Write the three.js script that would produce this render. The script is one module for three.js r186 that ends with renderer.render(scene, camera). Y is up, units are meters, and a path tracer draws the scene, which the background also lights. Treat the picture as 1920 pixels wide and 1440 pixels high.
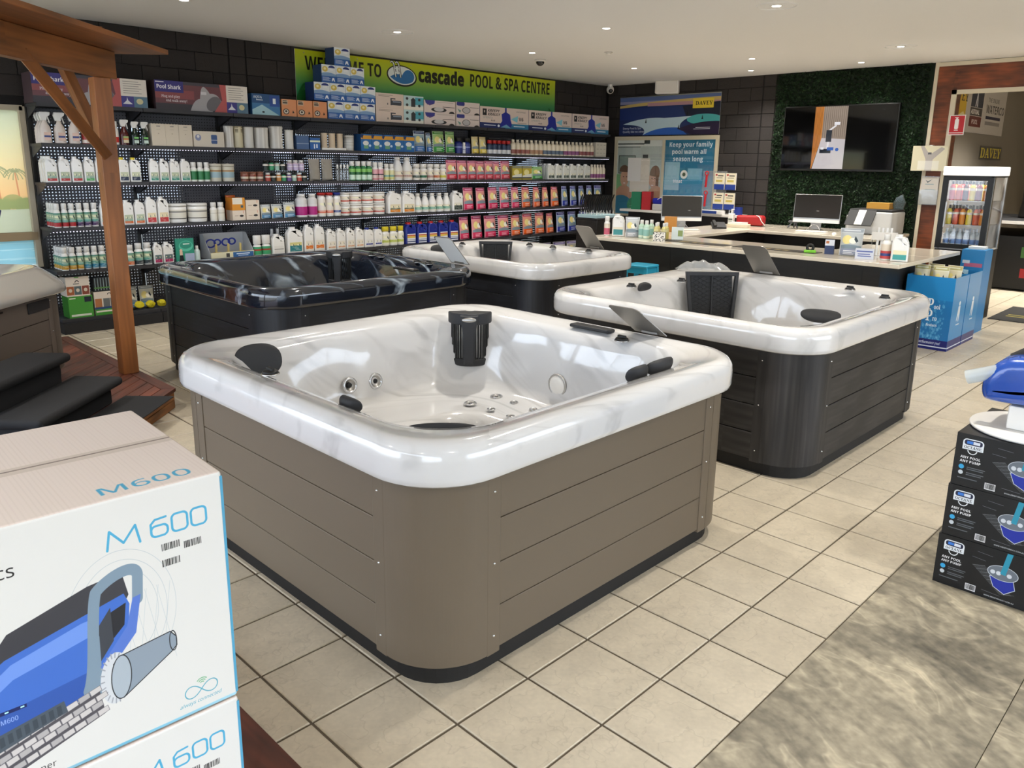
import * as THREE from 'three';
import { RoundedBoxGeometry } from 'three/addons/geometries/RoundedBoxGeometry.js';
import { mergeGeometries, mergeVertices, toCreasedNormals } from 'three/addons/utils/BufferGeometryUtils.js';
import { RectAreaLightUniformsLib } from 'three/addons/lights/RectAreaLightUniformsLib.js';

// ------------------------------------------------------------ camera, sky, lights, exposure
const scene = new THREE.Scene();
const camera = new THREE.PerspectiveCamera(52.0855, 4 / 3, 0.05, 200);
camera.position.set(1.654, 1.771, 1.798);
camera.rotation.order = 'YXZ';
camera.rotation.set(THREE.MathUtils.degToRad(-13.241), THREE.MathUtils.degToRad(44.31), THREE.MathUtils.degToRad(0.794));
camera.setViewOffset(1920, 1440, 0, 66.5, 1920, 1440);   // the photograph is framed a little below the lens axis
camera.updateProjectionMatrix();
scene.add(camera);
const renderer = new THREE.WebGLRenderer({ antialias: true });
renderer.toneMapping = THREE.LinearToneMapping;
renderer.toneMappingExposure = 0.68;
renderer.shadowMap.enabled = true;
scene.background = new THREE.Color().setRGB(6.9, 7.9, 9.3);   // bright overcast sky seen through the shop front
RectAreaLightUniformsLib.init();
const SPOT = 22, LED = 2.2;

// ------------------------------------------------------------ helpers
const D2R = Math.PI / 180;
function rng(seed) { let a = seed >>> 0; return () => { a |= 0; a = a + 0x6D2B79F5 | 0; let t = Math.imul(a ^ a >>> 15, 1 | a); t = t + Math.imul(t ^ t >>> 7, 61 | t) ^ t; return ((t ^ t >>> 14) >>> 0) / 4294967296; }; }
const R = rng(20240611);
const used = {};
function numbered(name) { const n = used[name] = (used[name] ?? -1) + 1; return n ? name + '_' + String(n).padStart(3, '0') : name; }
function shadow(m) { m.castShadow = true; m.receiveShadow = true; return m; }
function tag(o, label, category, group, kind) { o.userData.label = label; if (category) o.userData.category = category; if (group) o.userData.group = group; if (kind) o.userData.kind = kind; return o; }
function thing(name, label, category, group, x = 0, y = 0, z = 0, turn = 0) {
  const o = new THREE.Group(); o.name = numbered(name); o.position.set(x, y, z); o.rotation.y = turn; scene.add(o); return tag(o, label, category, group);
}
function solo(name, geo, mat, label, category, group, x = 0, y = 0, z = 0, turn = 0) {
  const o = shadow(new THREE.Mesh(geo, mat)); o.name = numbered(name); o.position.set(x, y, z); o.rotation.y = turn; scene.add(o); return tag(o, label, category, group);
}
function part(parent, name, geo, mat, x = 0, y = 0, z = 0) { const m = shadow(new THREE.Mesh(geo, mat)); m.name = name; m.position.set(x, y, z); parent.add(m); return m; }
function struct(name, geo, mat, label) { const m = shadow(new THREE.Mesh(geo, mat)); m.name = name; m.userData.kind = 'structure'; if (label) m.userData.label = label; scene.add(m); return m; }
function copyOf(proto, name, label, group) { const c = proto.clone(); c.name = numbered(name); c.userData = { ...proto.userData }; if (label) c.userData.label = label; if (group) c.userData.group = group; scene.add(c); return c; }
const flat = g => g.index ? g.toNonIndexed() : g;
function merge(list) { return mergeGeometries(list.map(g => { g = flat(g); for (const k of Object.keys(g.attributes)) if (!['position', 'normal', 'uv'].includes(k)) g.deleteAttribute(k); g.morphAttributes = {}; return g; })); }
function bx(x0, y0, z0, x1, y1, z1) { const g = new THREE.BoxGeometry(Math.abs(x1 - x0), Math.abs(y1 - y0), Math.abs(z1 - z0)); g.translate((x0 + x1) / 2, (y0 + y1) / 2, (z0 + z1) / 2); return g; }
function rb(w, h, d, r = 0.004, x = 0, y = 0, z = 0, seg = 2) { const g = new RoundedBoxGeometry(w, h, d, seg, Math.min(r, w / 2.01, h / 2.01, d / 2.01)); g.translate(x, y, z); return g; }
function cyl(r0, r1, h, seg = 16, x = 0, y = 0, z = 0) { const g = new THREE.CylinderGeometry(r1, r0, h, seg); g.translate(x, y + h / 2, z); return g; }   // r0 bottom, r1 top, base at y
function lathe(pts, seg = 16) { return new THREE.LatheGeometry(pts.map(p => new THREE.Vector2(p[0], p[1])), seg); }
function bar(a, b, w, d, r = 0.004) { // box bar from a to b
  const A = new THREE.Vector3(...a), B = new THREE.Vector3(...b), L = A.distanceTo(B), g = lenUV(rb(w, L, d, r, 0, 0, 0, 1), 1);
  const q = new THREE.Quaternion().setFromUnitVectors(new THREE.Vector3(0, 1, 0), B.clone().sub(A).normalize());
  g.applyQuaternion(q); g.translate((A.x + B.x) / 2, (A.y + B.y) / 2, (A.z + B.z) / 2); return g;
}
function lenUV(g, ax, s = 1.2) { // wood grain along one axis of the piece
  const p = g.attributes.position, uv = g.attributes.uv, o = R(); for (let i = 0; i < p.count; i++) { const q = [p.getX(i), p.getY(i), p.getZ(i)], a = q[ax], b = q[(ax + 1) % 3] + q[(ax + 2) % 3]; uv.setXY(i, a * s * 0.5, b * s + o); } return g; }
function tube(pts, r, seg = 24, rad = 8, closed = false) { return new THREE.TubeGeometry(new THREE.CatmullRomCurve3(pts.map(p => new THREE.Vector3(...p)), closed), seg, r, rad, closed); }
function shapeOf(pts, holes = []) { const s = new THREE.Shape(pts.map(p => new THREE.Vector2(p[0], p[1]))); for (const h of holes) s.holes.push(new THREE.Path(h.map(p => new THREE.Vector2(p[0], p[1])))); return s; }
function extrude(shape, depth, bevel = 0, seg = 1, curve = 8) { return new THREE.ExtrudeGeometry(shape, { depth, bevelEnabled: bevel > 0, bevelThickness: bevel, bevelSize: bevel, bevelOffset: -bevel, bevelSegments: seg, curveSegments: curve }); }
function metreUV(g, s = 1, du = 0, dv = 0) { // uv in metres across the plane each face lies in
  g = flat(g); const p = g.attributes.position, uv = new Float32Array(p.count * 2), a = new THREE.Vector3(), b = new THREE.Vector3(), c = new THREE.Vector3();
  for (let i = 0; i < p.count; i += 3) {
    a.fromBufferAttribute(p, i); b.fromBufferAttribute(p, i + 1).sub(a); c.fromBufferAttribute(p, i + 2).sub(a); const n = b.cross(c); const ax = Math.abs(n.x), ay = Math.abs(n.y), az = Math.abs(n.z);
    for (let k = 0; k < 3; k++) { a.fromBufferAttribute(p, i + k); const u = ax > ay && ax > az ? a.z : a.x, v = ay > ax && ay > az ? a.z : a.y; uv[(i + k) * 2] = u * s + du; uv[(i + k) * 2 + 1] = v * s + dv; }
  }
  g.setAttribute('uv', new THREE.BufferAttribute(uv, 2)); return g;
}
// tileable value noise
const NL = 64, lat = (() => { const r = rng(77), a = new Float32Array(NL * NL * 8); for (let i = 0; i < a.length; i++) a[i] = r(); return a; })();
function vn(x, y, per, lay) { const xi = Math.floor(x), yi = Math.floor(y), fx = x - xi, fy = y - yi, sx = fx * fx * (3 - 2 * fx), sy = fy * fy * (3 - 2 * fy), w = (i, n) => ((i % n) + n) % n;
  const L = (i, j) => lat[(lay & 7) * NL * NL + (w(j, per) % NL) * NL + (w(i, per) % NL)]; const a = L(xi, yi), b = L(xi + 1, yi), c = L(xi, yi + 1), d = L(xi + 1, yi + 1); return a + (b - a) * sx + (c - a + (a - b - c + d) * sx) * sy; }
function fbm(u, v, base = 4, oct = 4, lay = 0) { let s = 0, a = 0.5, p = base; for (let o = 0; o < oct; o++) { s += a * vn(u * p, v * p, p, lay + o); a *= 0.5; p *= 2; } return s / (1 - Math.pow(0.5, oct)); }
function dataTex(n, fn, srgb = true, m = n) { // fn(u,v) -> [r,g,b] 0..1
  const d = new Uint8Array(n * m * 4); for (let j = 0; j < m; j++) for (let i = 0; i < n; i++) { const c = fn(i / n, j / m), k = (j * n + i) * 4; d[k] = Math.max(0, Math.min(255, c[0] * 255)); d[k + 1] = Math.max(0, Math.min(255, c[1] * 255)); d[k + 2] = Math.max(0, Math.min(255, c[2] * 255)); d[k + 3] = 255; }
  const t = new THREE.DataTexture(d, n, m, THREE.RGBAFormat); t.wrapS = t.wrapT = THREE.RepeatWrapping; t.magFilter = THREE.LinearFilter; t.minFilter = THREE.LinearMipmapLinearFilter; t.generateMipmaps = true; if (srgb) t.colorSpace = THREE.SRGBColorSpace; t.needsUpdate = true; return t;
}
function rep(t, u, v) { const c = t.clone(); c.repeat.set(u, v); c.needsUpdate = true; return c; }
function canvasTex(w, h, draw) { const c = document.createElement('canvas'); c.width = w; c.height = h; draw(c.getContext('2d'), w, h); const t = new THREE.CanvasTexture(c); t.colorSpace = THREE.SRGBColorSpace; t.magFilter = THREE.LinearFilter; t.anisotropy = 8; return t; }
const ATLAS = (() => { const c = document.createElement('canvas'); c.width = c.height = 2048; const t = new THREE.CanvasTexture(c); t.colorSpace = THREE.SRGBColorSpace; t.magFilter = THREE.LinearFilter; return { t, g: c.getContext('2d'), x: 0, y: 0, h: 0 }; })();
function atlasTex(w, h, draw) { // small prints share one sheet
  const A = ATLAS; if (A.x + w > 2048) { A.x = 0; A.y += A.h; A.h = 0; } const x = A.x, y = A.y; A.x += w; A.h = Math.max(A.h, h); if (A.y + h > 2048) throw new Error('print sheet is full');
  A.g.save(); A.g.beginPath(); A.g.rect(x, y, w, h); A.g.clip(); A.g.translate(x, y); draw(A.g, w, h); A.g.restore(); const t = A.t.clone(); t.repeat.set((w - 3) / 2048, (h - 3) / 2048); t.offset.set((x + 1.5) / 2048, 1 - (y + h - 1.5) / 2048); t.updateMatrix(); t.needsUpdate = true; return t;
}
const std = (color, roughness = 0.6, metalness = 0, more = {}) => new THREE.MeshStandardMaterial({ color, roughness, metalness, ...more });
const phy = (color, roughness = 0.6, metalness = 0, more = {}) => new THREE.MeshPhysicalMaterial({ color, roughness, metalness, ...more });
const printed = (t, rough = 0.45) => new THREE.MeshStandardMaterial({ map: t, roughness: rough });
const lerp = (a, b, t) => a + (b - a) * t, clamp = (x, a, b) => Math.max(a, Math.min(b, x)), sstep = (a, b, x) => { const t = clamp((x - a) / (b - a), 0, 1); return t * t * (3 - 2 * t); };

// ------------------------------------------------------------ materials
const M = {};
{
  const tileT = dataTex(512, (u, v) => { const n = fbm(u, v, 5, 5, 0), f = fbm(u + 0.3, v, 40, 2, 3), k = Math.abs(fbm(u, v, 6, 4, 2) - 0.5); const s = 0.80 + (n - 0.5) * 0.10 + (f - 0.5) * 0.05 - (k < 0.02 ? 0.05 * (1 - k / 0.02) : 0); return [s * 1.02, s * 0.965, s * 0.865]; });
  const tileB = dataTex(512, (u, v) => { const n = fbm(u, v, 4, 5, 1), k = Math.abs(fbm(u, v, 6, 4, 2) - 0.5); const s = n * 0.8 + sstep(0, 0.05, k) * 0.2; return [s, s, s]; }, false);
  M.tile = [0, 1, 2].map(i => { const m = std(new THREE.Color().setRGB(0.86 - i * 0.025, 0.85 - i * 0.027, 0.83 - i * 0.03), 0.33); m.map = tileT; m.bumpMap = tileB; m.bumpScale = 0.0016; return m; });
  M.grout = std('#5a5042', 0.95);
  M.stone = std(0xffffff, 0.55); M.stone.map = dataTex(1024, (u, v) => { const w = (fbm(u, v, 3, 4, 4) - 0.5) * 0.5, p = u + 2 * v, q = v * 2 - u, n = fbm(u + w * 0.3, v + w, 3, 5, 1), st = fbm(p + w, q * 4 + w * 2, 3, 5, 6), vein = 1 - sstep(0, 0.035, Math.abs(fbm(p + w, q * 2 + w * 3, 2, 4, 2) - 0.5)), f = fbm(u, v, 48, 3, 5); let a = 0.5 + (n - 0.5) * 0.34 + (st - 0.5) * 0.34 + (f - 0.5) * 0.2 + vein * 0.07; a = clamp(a, 0.2, 0.85); return [a * 0.98, a * 0.92, a * 0.79]; });
  const blockB = dataTex(256, (u, v) => { const s = fbm(u, v, 32, 3, 3); return [s, s, s]; }, false);
  M.block = ['#2f2a28', '#332e2b', '#2b2725'].map(c => { const m = std(c, 0.8); m.bumpMap = blockB; m.bumpScale = 0.003; return m; });
  M.mortar = std('#1b1817', 0.95);
  const woodT = (r, g, b, k, s = 1) => dataTex(512, (u, v) => { const w = fbm(u, v, 2, 3, 2), g1 = fbm(u * 1, v + w * 0.15, 3, 3, 1), st = vn(u * 4, (v + w * 0.05) * 60, 60, 3) * 0.5 + vn(u * 8, (v + w * 0.05) * 30, 30, 4) * 0.5; const a = 1 - k * (st - 0.5) - k * (g1 - 0.5) * s; return [r * a, g * a, b * a]; });
  M.timber = std(0xffffff, 0.5); M.timber.map = woodT(0.56, 0.345, 0.175, 0.32);
  M.deckwood = [0, 1, 2].map(i => { const m = std(0xffffff, 0.5); m.map = M.deckT ??= woodT(0.40, 0.215, 0.155, 0.6); m.color.setScalar(1 - i * 0.12); return m; });
  M.fascia = std(0xffffff, 0.55); M.fascia.map = woodT(0.62, 0.40, 0.21, 0.5);
  M.ply = std(0xffffff, 0.5); M.ply.map = woodT(0.46, 0.235, 0.115, 0.45, 1.6);
  const swirl = (u, v) => { const w1 = fbm(u, v, 3, 3, 5), w2 = fbm(u, v, 2, 3, 1); return fbm(u * 2 + w1 * 0.7 - Math.floor(u * 2 + w1 * 0.7), (v + w2 * 0.8) % 1, 5, 4, 2); };
  M.acrylic = phy(0xffffff, 0.16, 0, { clearcoat: 1, clearcoatRoughness: 0.04 }); M.acrylic.map = dataTex(512, (u, v) => { const s = swirl(u, v), a = 0.87 - 0.085 * sstep(0.5, 0.8, s); return [a * 0.975, a * 0.97, a * 0.965]; });
  M.acrylicCool = phy(0xffffff, 0.16, 0, { clearcoat: 1, clearcoatRoughness: 0.04 }); M.acrylicCool.map = dataTex(512, (u, v) => { const s = swirl(u + 0.37, v), a = 0.85 - 0.055 * sstep(0.45, 0.8, s); return [a * 0.985, a * 0.978, a * 0.968]; });
  M.acrylicDark = phy(0xffffff, 0.14, 0, { clearcoat: 1, clearcoatRoughness: 0.03 }); M.acrylicDark.map = dataTex(512, (u, v) => { const s = swirl(u + 0.11, v), t = sstep(0.5, 0.78, s), d = fbm(u, v, 16, 3, 4); return [0.07 + 0.5 * t + 0.04 * d, 0.085 + 0.53 * t + 0.05 * d, 0.12 + 0.53 * t + 0.06 * d]; });
  M.acrylicGrey = phy('#a8a49d', 0.2, 0, { clearcoat: 1, clearcoatRoughness: 0.05 });
  M.taupe = std('#685c4c', 0.5);
  M.ebony = std(0xffffff, 0.55); M.ebony.map = woodT(0.175, 0.165, 0.16, 0.8); M.ebony.bumpMap = M.ebony.map; M.ebony.bumpScale = 0.0015;
  M.navyboard = std(0xffffff, 0.5); M.navyboard.map = woodT(0.115, 0.122, 0.145, 0.6);
  M.mocha = std('#6b6157', 0.55);
  M.toe = std('#161412', 0.7);
  M.black = std('#121212', 0.45); M.rubber = std('#17181b', 0.85); M.softblack = std('#232427', 0.6); M.gloss = phy('#0b0b0c', 0.08, 0, { clearcoat: 1 });
  M.chrome = std('#d5d5d5', 0.18, 1); M.steel = std('#b3b1ad', 0.32, 1); M.brushed = std('#8d8983', 0.42, 0.85);
  M.whitePaint = std('#ded8cf', 0.5); M.white = std('#e9e6e0', 0.4); M.plastic = phy('#ecebe7', 0.32, 0, { clearcoat: 0.3 }); M.cream = std('#d8cdb4', 0.5);
  M.shelf = std('#3c3c40', 0.5, 0.2); M.shelfDark = std('#242427', 0.6, 0.1); M.ceiling = std("#ecebea", 0.9);
  M.darkWall = std('#2c2826', 0.85); M.roomGrey = std('#7d7568', 0.85);
  M.counterTop = phy('#d9cfbd', 0.22, 0, { clearcoat: 0.5 }); M.counterBody = std(0xffffff, 0.5); M.counterBody.map = woodT(0.12, 0.115, 0.11, 0.5);
  M.card = std('#e3dfd7', 0.7); M.kraft = std('#b48a5c', 0.8);
  M.glass = phy(0xffffff, 0.02, 0, { transmission: 1, thickness: 0, ior: 1.5 });
  M.glassTint = phy('#b4b8ba', 0.02, 0, { transmission: 1, thickness: 0, ior: 1.5 });
  M.clearPlastic = phy('#f2f4f5', 0.08, 0, { transmission: 0.9, thickness: 0, ior: 1.45 });
  M.clearBag = phy('#b9b3a8', 0.3, 0, { transmission: 0.45, thickness: 0, ior: 1.4, side: THREE.DoubleSide });
  M.lampGlow = std('#ffffff', 0.5, 0, { emissive: new THREE.Color(1, 0.95, 0.86), emissiveIntensity: 14 });
  M.blue = phy('#1d4fae', 0.25, 0, { clearcoat: 0.8 }); M.red = std('#a51c1f', 0.5); M.stoolBlue = phy('#2f9fc0', 0.3, 0, { clearcoat: 0.4 });
  M.tint = {}; 
}
const col = (c, r = 0.4) => M.tint[c + r] ??= std(c, r);
// ------------------------------------------------------------ room shell
const XL = -7.55, ZB = -10, HC = 3.15, XR = 5.5, ZF = 4.2, S = 0.333;
const DECK = [[-6.3, -0.425], [-3.93, -0.425], [-2.63, 0.877], [0.35, 0.877], [0.35, 3.2], [-6.3, 3.2]];   // x, z outline
const inPoly = (x, z, P) => { let r = false; for (let i = 0, j = P.length - 1; i < P.length; j = i++) if ((P[i][1] > z) !== (P[j][1] > z) && x < (P[j][0] - P[i][0]) * (z - P[i][1]) / (P[j][1] - P[i][1]) + P[i][0]) r = !r; return r; };
{
  const floor = struct('floor', merge([bx(XL - 0.2, -0.15, ZB - 6.2, XR + 0.2, -0.006, ZF + 0.2)]), M.grout);
  const tileGeo = (w, d, du, dv) => { // chamfered slab, top at y = 0
    const c = 0.003, h = 0.008, a = w / 2, b = d / 2, P = [[-a, -h, -b], [a, -h, -b], [a, -h, b], [-a, -h, b], [-a, -c, -b], [a, -c, -b], [a, -c, b], [-a, -c, b], [-a + c, 0, -b + c], [a - c, 0, -b + c], [a - c, 0, b - c], [-a + c, 0, b - c]];
    const q = [[8, 11, 10, 9]]; for (let k = 0; k < 4; k++) { const n = (k + 1) % 4; q.push([k, k + 4, n + 4, n], [k + 4, k + 8, n + 8, n + 4]); }
    const pos = [], uv = []; for (const f of q) for (const i of [0, 1, 2, 0, 2, 3]) { pos.push(...P[f[i]]); uv.push(P[f[i]][0] * 2 + du, P[f[i]][2] * 2 + dv); }
    const g = new THREE.BufferGeometry(); g.setAttribute('position', new THREE.Float32BufferAttribute(pos, 3)); g.setAttribute('uv', new THREE.Float32BufferAttribute(uv, 2)); g.computeVertexNormals(); return g;
  };
  const gs = [], gn = []; for (let k = 0; k < 8; k++) { gs.push(tileGeo(S - 0.0095, S - 0.0095, k * 0.37, k * 0.61)); gn.push(tileGeo(0.307, S - 0.0095, k * 0.29, k * 0.53)); }
  const covers = [[-2.0, -0.14, -1.56, 0.31], [-2.0, -0.13, -4.29, -2.37], [-5.0, -3.2, -2.7, -0.95], [-5.0, -3.1, -5.25, -3.45], [-7.7, -7.2, -9.7, -0.7]];
  const list = [], v = new THREE.Vector3(), fr = new THREE.Frustum(); camera.updateMatrixWorld();
  for (let i = -12; i < 47; i++) for (let j = -23; j < 16; j++) {
    const narrow = j === 1, x = narrow ? 0.4895 : (j + 0.5) * S, z = -(i + 0.5) * S;
    if (x > 0.65 && z > -2.7) continue; if (x > XR || z > ZF) continue; if (z < ZB - 0.1 && x < -2.1) continue;
    const hid = inPoly(x, z, DECK) || covers.some(c => x - S / 2 > c[0] && x + S / 2 < c[1] && z - S / 2 > c[2] && z + S / 2 < c[3]);
    const dx = x - 1.654, dz = z - 1.798, ang = Math.atan2(-dx, -dz) - 44.31 * D2R, seen = Math.abs(ang) < 0.62 && !hid;
    list.push({ x, z, narrow, seen, d: Math.hypot(dx, dz) });
  }
  const near = new Set(list.filter(t => t.seen).sort((a, b) => a.d - b.d).slice(0, 296)), rest = [];
  for (const t of list) {
    const k = Math.floor(R() * 8), g = (t.narrow ? gn : gs)[k];
    if (near.has(t)) part(floor, 'tile', g, M.tile[Math.floor(R() * 3)], t.x, 0, t.z);
    else { const c = g.clone(); c.translate(t.x, 0, t.z); rest.push(c); }
  }
  const far = part(floor, 'distant_tiles', merge(rest), M.tile[1]); far.userData.kind = 'stuff';
  // stone-look planks laid beside the tiles
  for (const [x0, x1] of [[0.65, 1.249], [1.252, 1.851], [1.854, 2.453], [2.456, 3.055], [3.058, 3.657], [3.66, 4.4], [4.403, 5.4]]) for (const [z0, z1] of [[-2.655, 0.148], [0.151, 2.7], [2.703, 4.15]])
    part(floor, 'stone_plank', metreUV(bx(x0, -0.006, z0, x1, 0.001, z1), 0.8, x0 * 0.9, z0 * 0.37), M.stone);
}
{ // ceiling
  const c = struct('ceiling', bx(XL - 0.2, HC, ZB - 6.2, XR + 0.2, HC + 0.15, ZF + 0.2), M.ceiling);
  part(c, 'patch_ring', new THREE.TorusGeometry(0.17, 0.006, 6, 40).rotateX(Math.PI / 2), M.ceiling, -5.644, HC - 0.001, -3.821);
  part(c, 'patch_ring', new THREE.TorusGeometry(0.17, 0.006, 6, 40).rotateX(Math.PI / 2), M.ceiling, -1.89, HC - 0.001, -5.095);
  part(c, 'patch_ring', new THREE.TorusGeometry(0.17, 0.006, 6, 40).rotateX(Math.PI / 2), M.ceiling, -1.909, HC - 0.001, -8.211);
}
const GLAZ = [];
function windowUnit(n, axis, at, a0, a1, y0, y1, bars, mat = M.whitePaint, glass = M.glass) { // glazed frame in a wall; axis 'x': wall across x (runs along z), else runs along x
  const w = new THREE.Group(); w.name = 'window_' + n; w.userData.kind = 'structure'; scene.add(w);
  const t = 0.05, B = (u0, v0, u1, v1, d = 0.06) => axis === 'x' ? bx(at - d / 2, v0, u0, at + d / 2, v1, u1) : bx(u0, v0, at - d / 2, u1, v1, at + d / 2);
  const fr = [B(a0, y0, a1, y0 + t), B(a0, y1 - t, a1, y1), B(a0, y0, a0 + t, y1), B(a1 - t, y0, a1, y1)];
  const xs = [a0]; for (let k = 1; k < bars; k++) { const u = lerp(a0, a1, k / bars); fr.push(B(u - t / 2, y0, u + t / 2, y1)); xs.push(u); } xs.push(a1);
  part(w, 'window_frame', merge(fr), mat);
  for (let k = 0; k < bars; k++) part(w, 'pane', B(xs[k] + t / 2, y0 + t / 2, xs[k + 1] - t / 2, y1 - t / 2, 0.006), glass);
  return w;
}
{ // left wall: painted block above, glazing behind the shelving
  const cells = [], op = [[-8.4, -7.05], [-6.35, -3.3], [-2.2, -0.66], [-0.6, 2.6]], Y0 = [0.2, 0.2, 0.2, 0.66], Y1 = [2.16, 2.16, 2.16, 2.26];
  let z = ZB - 0.2; const solid = (a, b) => cells.push(bx(XL - 0.2, 0, a, XL, HC, b));
  op.forEach(([a, b], k) => { solid(z, a); cells.push(bx(XL - 0.2, 0, a, XL, Y0[k], b), bx(XL - 0.2, Y1[k], a, XL, HC, b)); z = b; }); solid(z, ZF + 0.2);
  const w = struct('wall_left', merge(cells), M.mortar);
  const rows = [2.36, 2.56, 2.76, 2.96];
  const B = (z0, z1, y) => part(w, 'block', rb(0.014, Math.min(0.192, HC - y - 0.003), Math.abs(z1 - z0) - 0.008, 0.004, XL + 0.006, y + Math.min(0.192, HC - y - 0.003) / 2, (z0 + z1) / 2, 1), M.block[Math.floor(R() * 3)]);
  rows.forEach((y, r) => {
    const segs = [[2.4, -2.8], [-3.025, -9.96]];
    for (const [a, b] of segs) { let p = a, first = r % 2 ? 0.2 : 0.4; while (p > b + 0.03) { const q = Math.max(b, p - first); if (p < -0.1 || p > -0.1) B(p, q, y); p = q; first = 0.4; } }
    B(-2.812, -3.013, y);
  });
  windowUnit(1, 'x', XL - 0.1, -8.4, -7.05, 0.2, 2.16, 2, M.whitePaint, M.glassTint); windowUnit(2, 'x', XL - 0.1, -6.35, -3.3, 0.2, 2.16, 3, M.whitePaint, M.glassTint); windowUnit(3, 'x', XL - 0.1, -2.2, -0.66, 0.2, 2.16, 1, M.whitePaint, M.glassTint);
}
{ // back wall
  const w = struct('wall_back', merge([bx(XL, 0, ZB - 0.2, -2.0, HC, ZB), bx(-2.0, 2.77, ZB - 0.2, 1.2, HC, ZB), bx(-2.0, 0, ZB - 0.2, -1.79, 2.77, ZB), bx(1.2, 0, ZB - 0.2, XR + 0.2, HC, ZB)]), M.mortar);
  for (let r = 0; r < 16; r++) { const y = r * 0.2 - 0.04 + 0.02; if (y < 0.75) continue; const h = Math.min(0.192, HC - y - 0.003); if (h < 0.03) continue; let p = XL + 0.04, first = r % 2 ? 0.2 : 0.4; while (p < -4.53) { const q = Math.min(-4.51, p + first); part(w, 'block', rb(q - p - 0.008, h, 0.014, 0.004, (p + q) / 2, y + h / 2, ZB + 0.006, 1), M.block[Math.floor(R() * 3)]); p = q; first = 0.4; } part(w, 'block', rb(0.195, h, 0.014, 0.004, -4.395, y + h / 2, ZB + 0.006, 1), M.block[r % 3]); }
  part(w, 'plywood_panel', metreUV(bx(-2.03, 0, ZB, -1.81, HC - 0.05, ZB + 0.012), 1.3), M.ply);
  part(w, 'plywood_panel', metreUV(bx(-1.8095, 2.78, ZB, 1.3, HC - 0.05, ZB + 0.012), 1.3, 0.3, 0.2), M.ply);
  part(w, 'plywood_reveal', metreUV(bx(-1.79, 0, ZB - 0.2, -1.77, 2.77, ZB - 0.01), 1.3), M.ply);
  const t1 = struct('trim_1', merge([bx(-2.06, 0, ZB, -2.015, HC, ZB + 0.025), bx(-2.015, HC - 0.055, ZB, 1.4, HC - 0.005, ZB + 0.025)]), M.cream, 'white timber trim edging the plywood partition');
  const t2 = struct('trim_2', merge([bx(-1.82, 0, ZB, -1.76, 2.79, ZB + 0.03), bx(-1.82, 2.735, ZB, 1.3, 2.79, ZB + 0.03), bx(1.2, 0, ZB, 1.26, 2.75, ZB + 0.03)]), M.cream, 'white door trim round the workshop opening');
  // the workshop behind the opening
  struct('wall_workshop_left', bx(-2.3, 0, ZB - 6.2, -2.1, HC, ZB - 0.2), M.roomGrey); struct('wall_workshop_back', bx(-2.3, 0, ZB - 6.2, 3.2, HC, ZB - 6), M.roomGrey); struct('wall_workshop_right', bx(3, 0, ZB - 6, 3.2, HC, ZB - 0.2), M.roomGrey);
}
{ // shop front behind the camera and the glazed side wall
  const wf = struct('wall_front', merge([bx(XL - 0.2, 0, ZF, XR + 0.2, 0.12, ZF + 0.2), bx(XL - 0.2, 2.75, ZF, XR + 0.2, HC, ZF + 0.2), bx(XL - 0.2, 0.12, ZF, -7.2, 2.75, ZF + 0.2), bx(XR - 0.4, 0.12, ZF, XR + 0.2, 2.75, ZF + 0.2)]), M.whitePaint);
  windowUnit(4, 'z', ZF + 0.1, -7.2, XR - 0.4, 0.12, 2.75, 8, M.steel);
  const wr = struct('wall_right', merge([bx(XR, 0, ZB - 0.2, XR + 0.2, 0.12, ZF), bx(XR, 2.6, ZB - 0.2, XR + 0.2, HC, ZF), bx(XR, 0.12, ZB - 0.2, XR + 0.2, 2.6, -6.5), bx(XR, 0.12, 0.6, XR + 0.2, 2.6, ZF)]), M.cream);
  windowUnit(5, 'x', XR + 0.1, -6.5, 0.6, 0.12, 2.6, 5, M.steel);
  const g = struct('ground_outside', bx(-40, -0.4, -40, 40, -0.16, 40), std('#a39a8b', 0.95), 'pale forecourt paving outside the shop');
}
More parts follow.
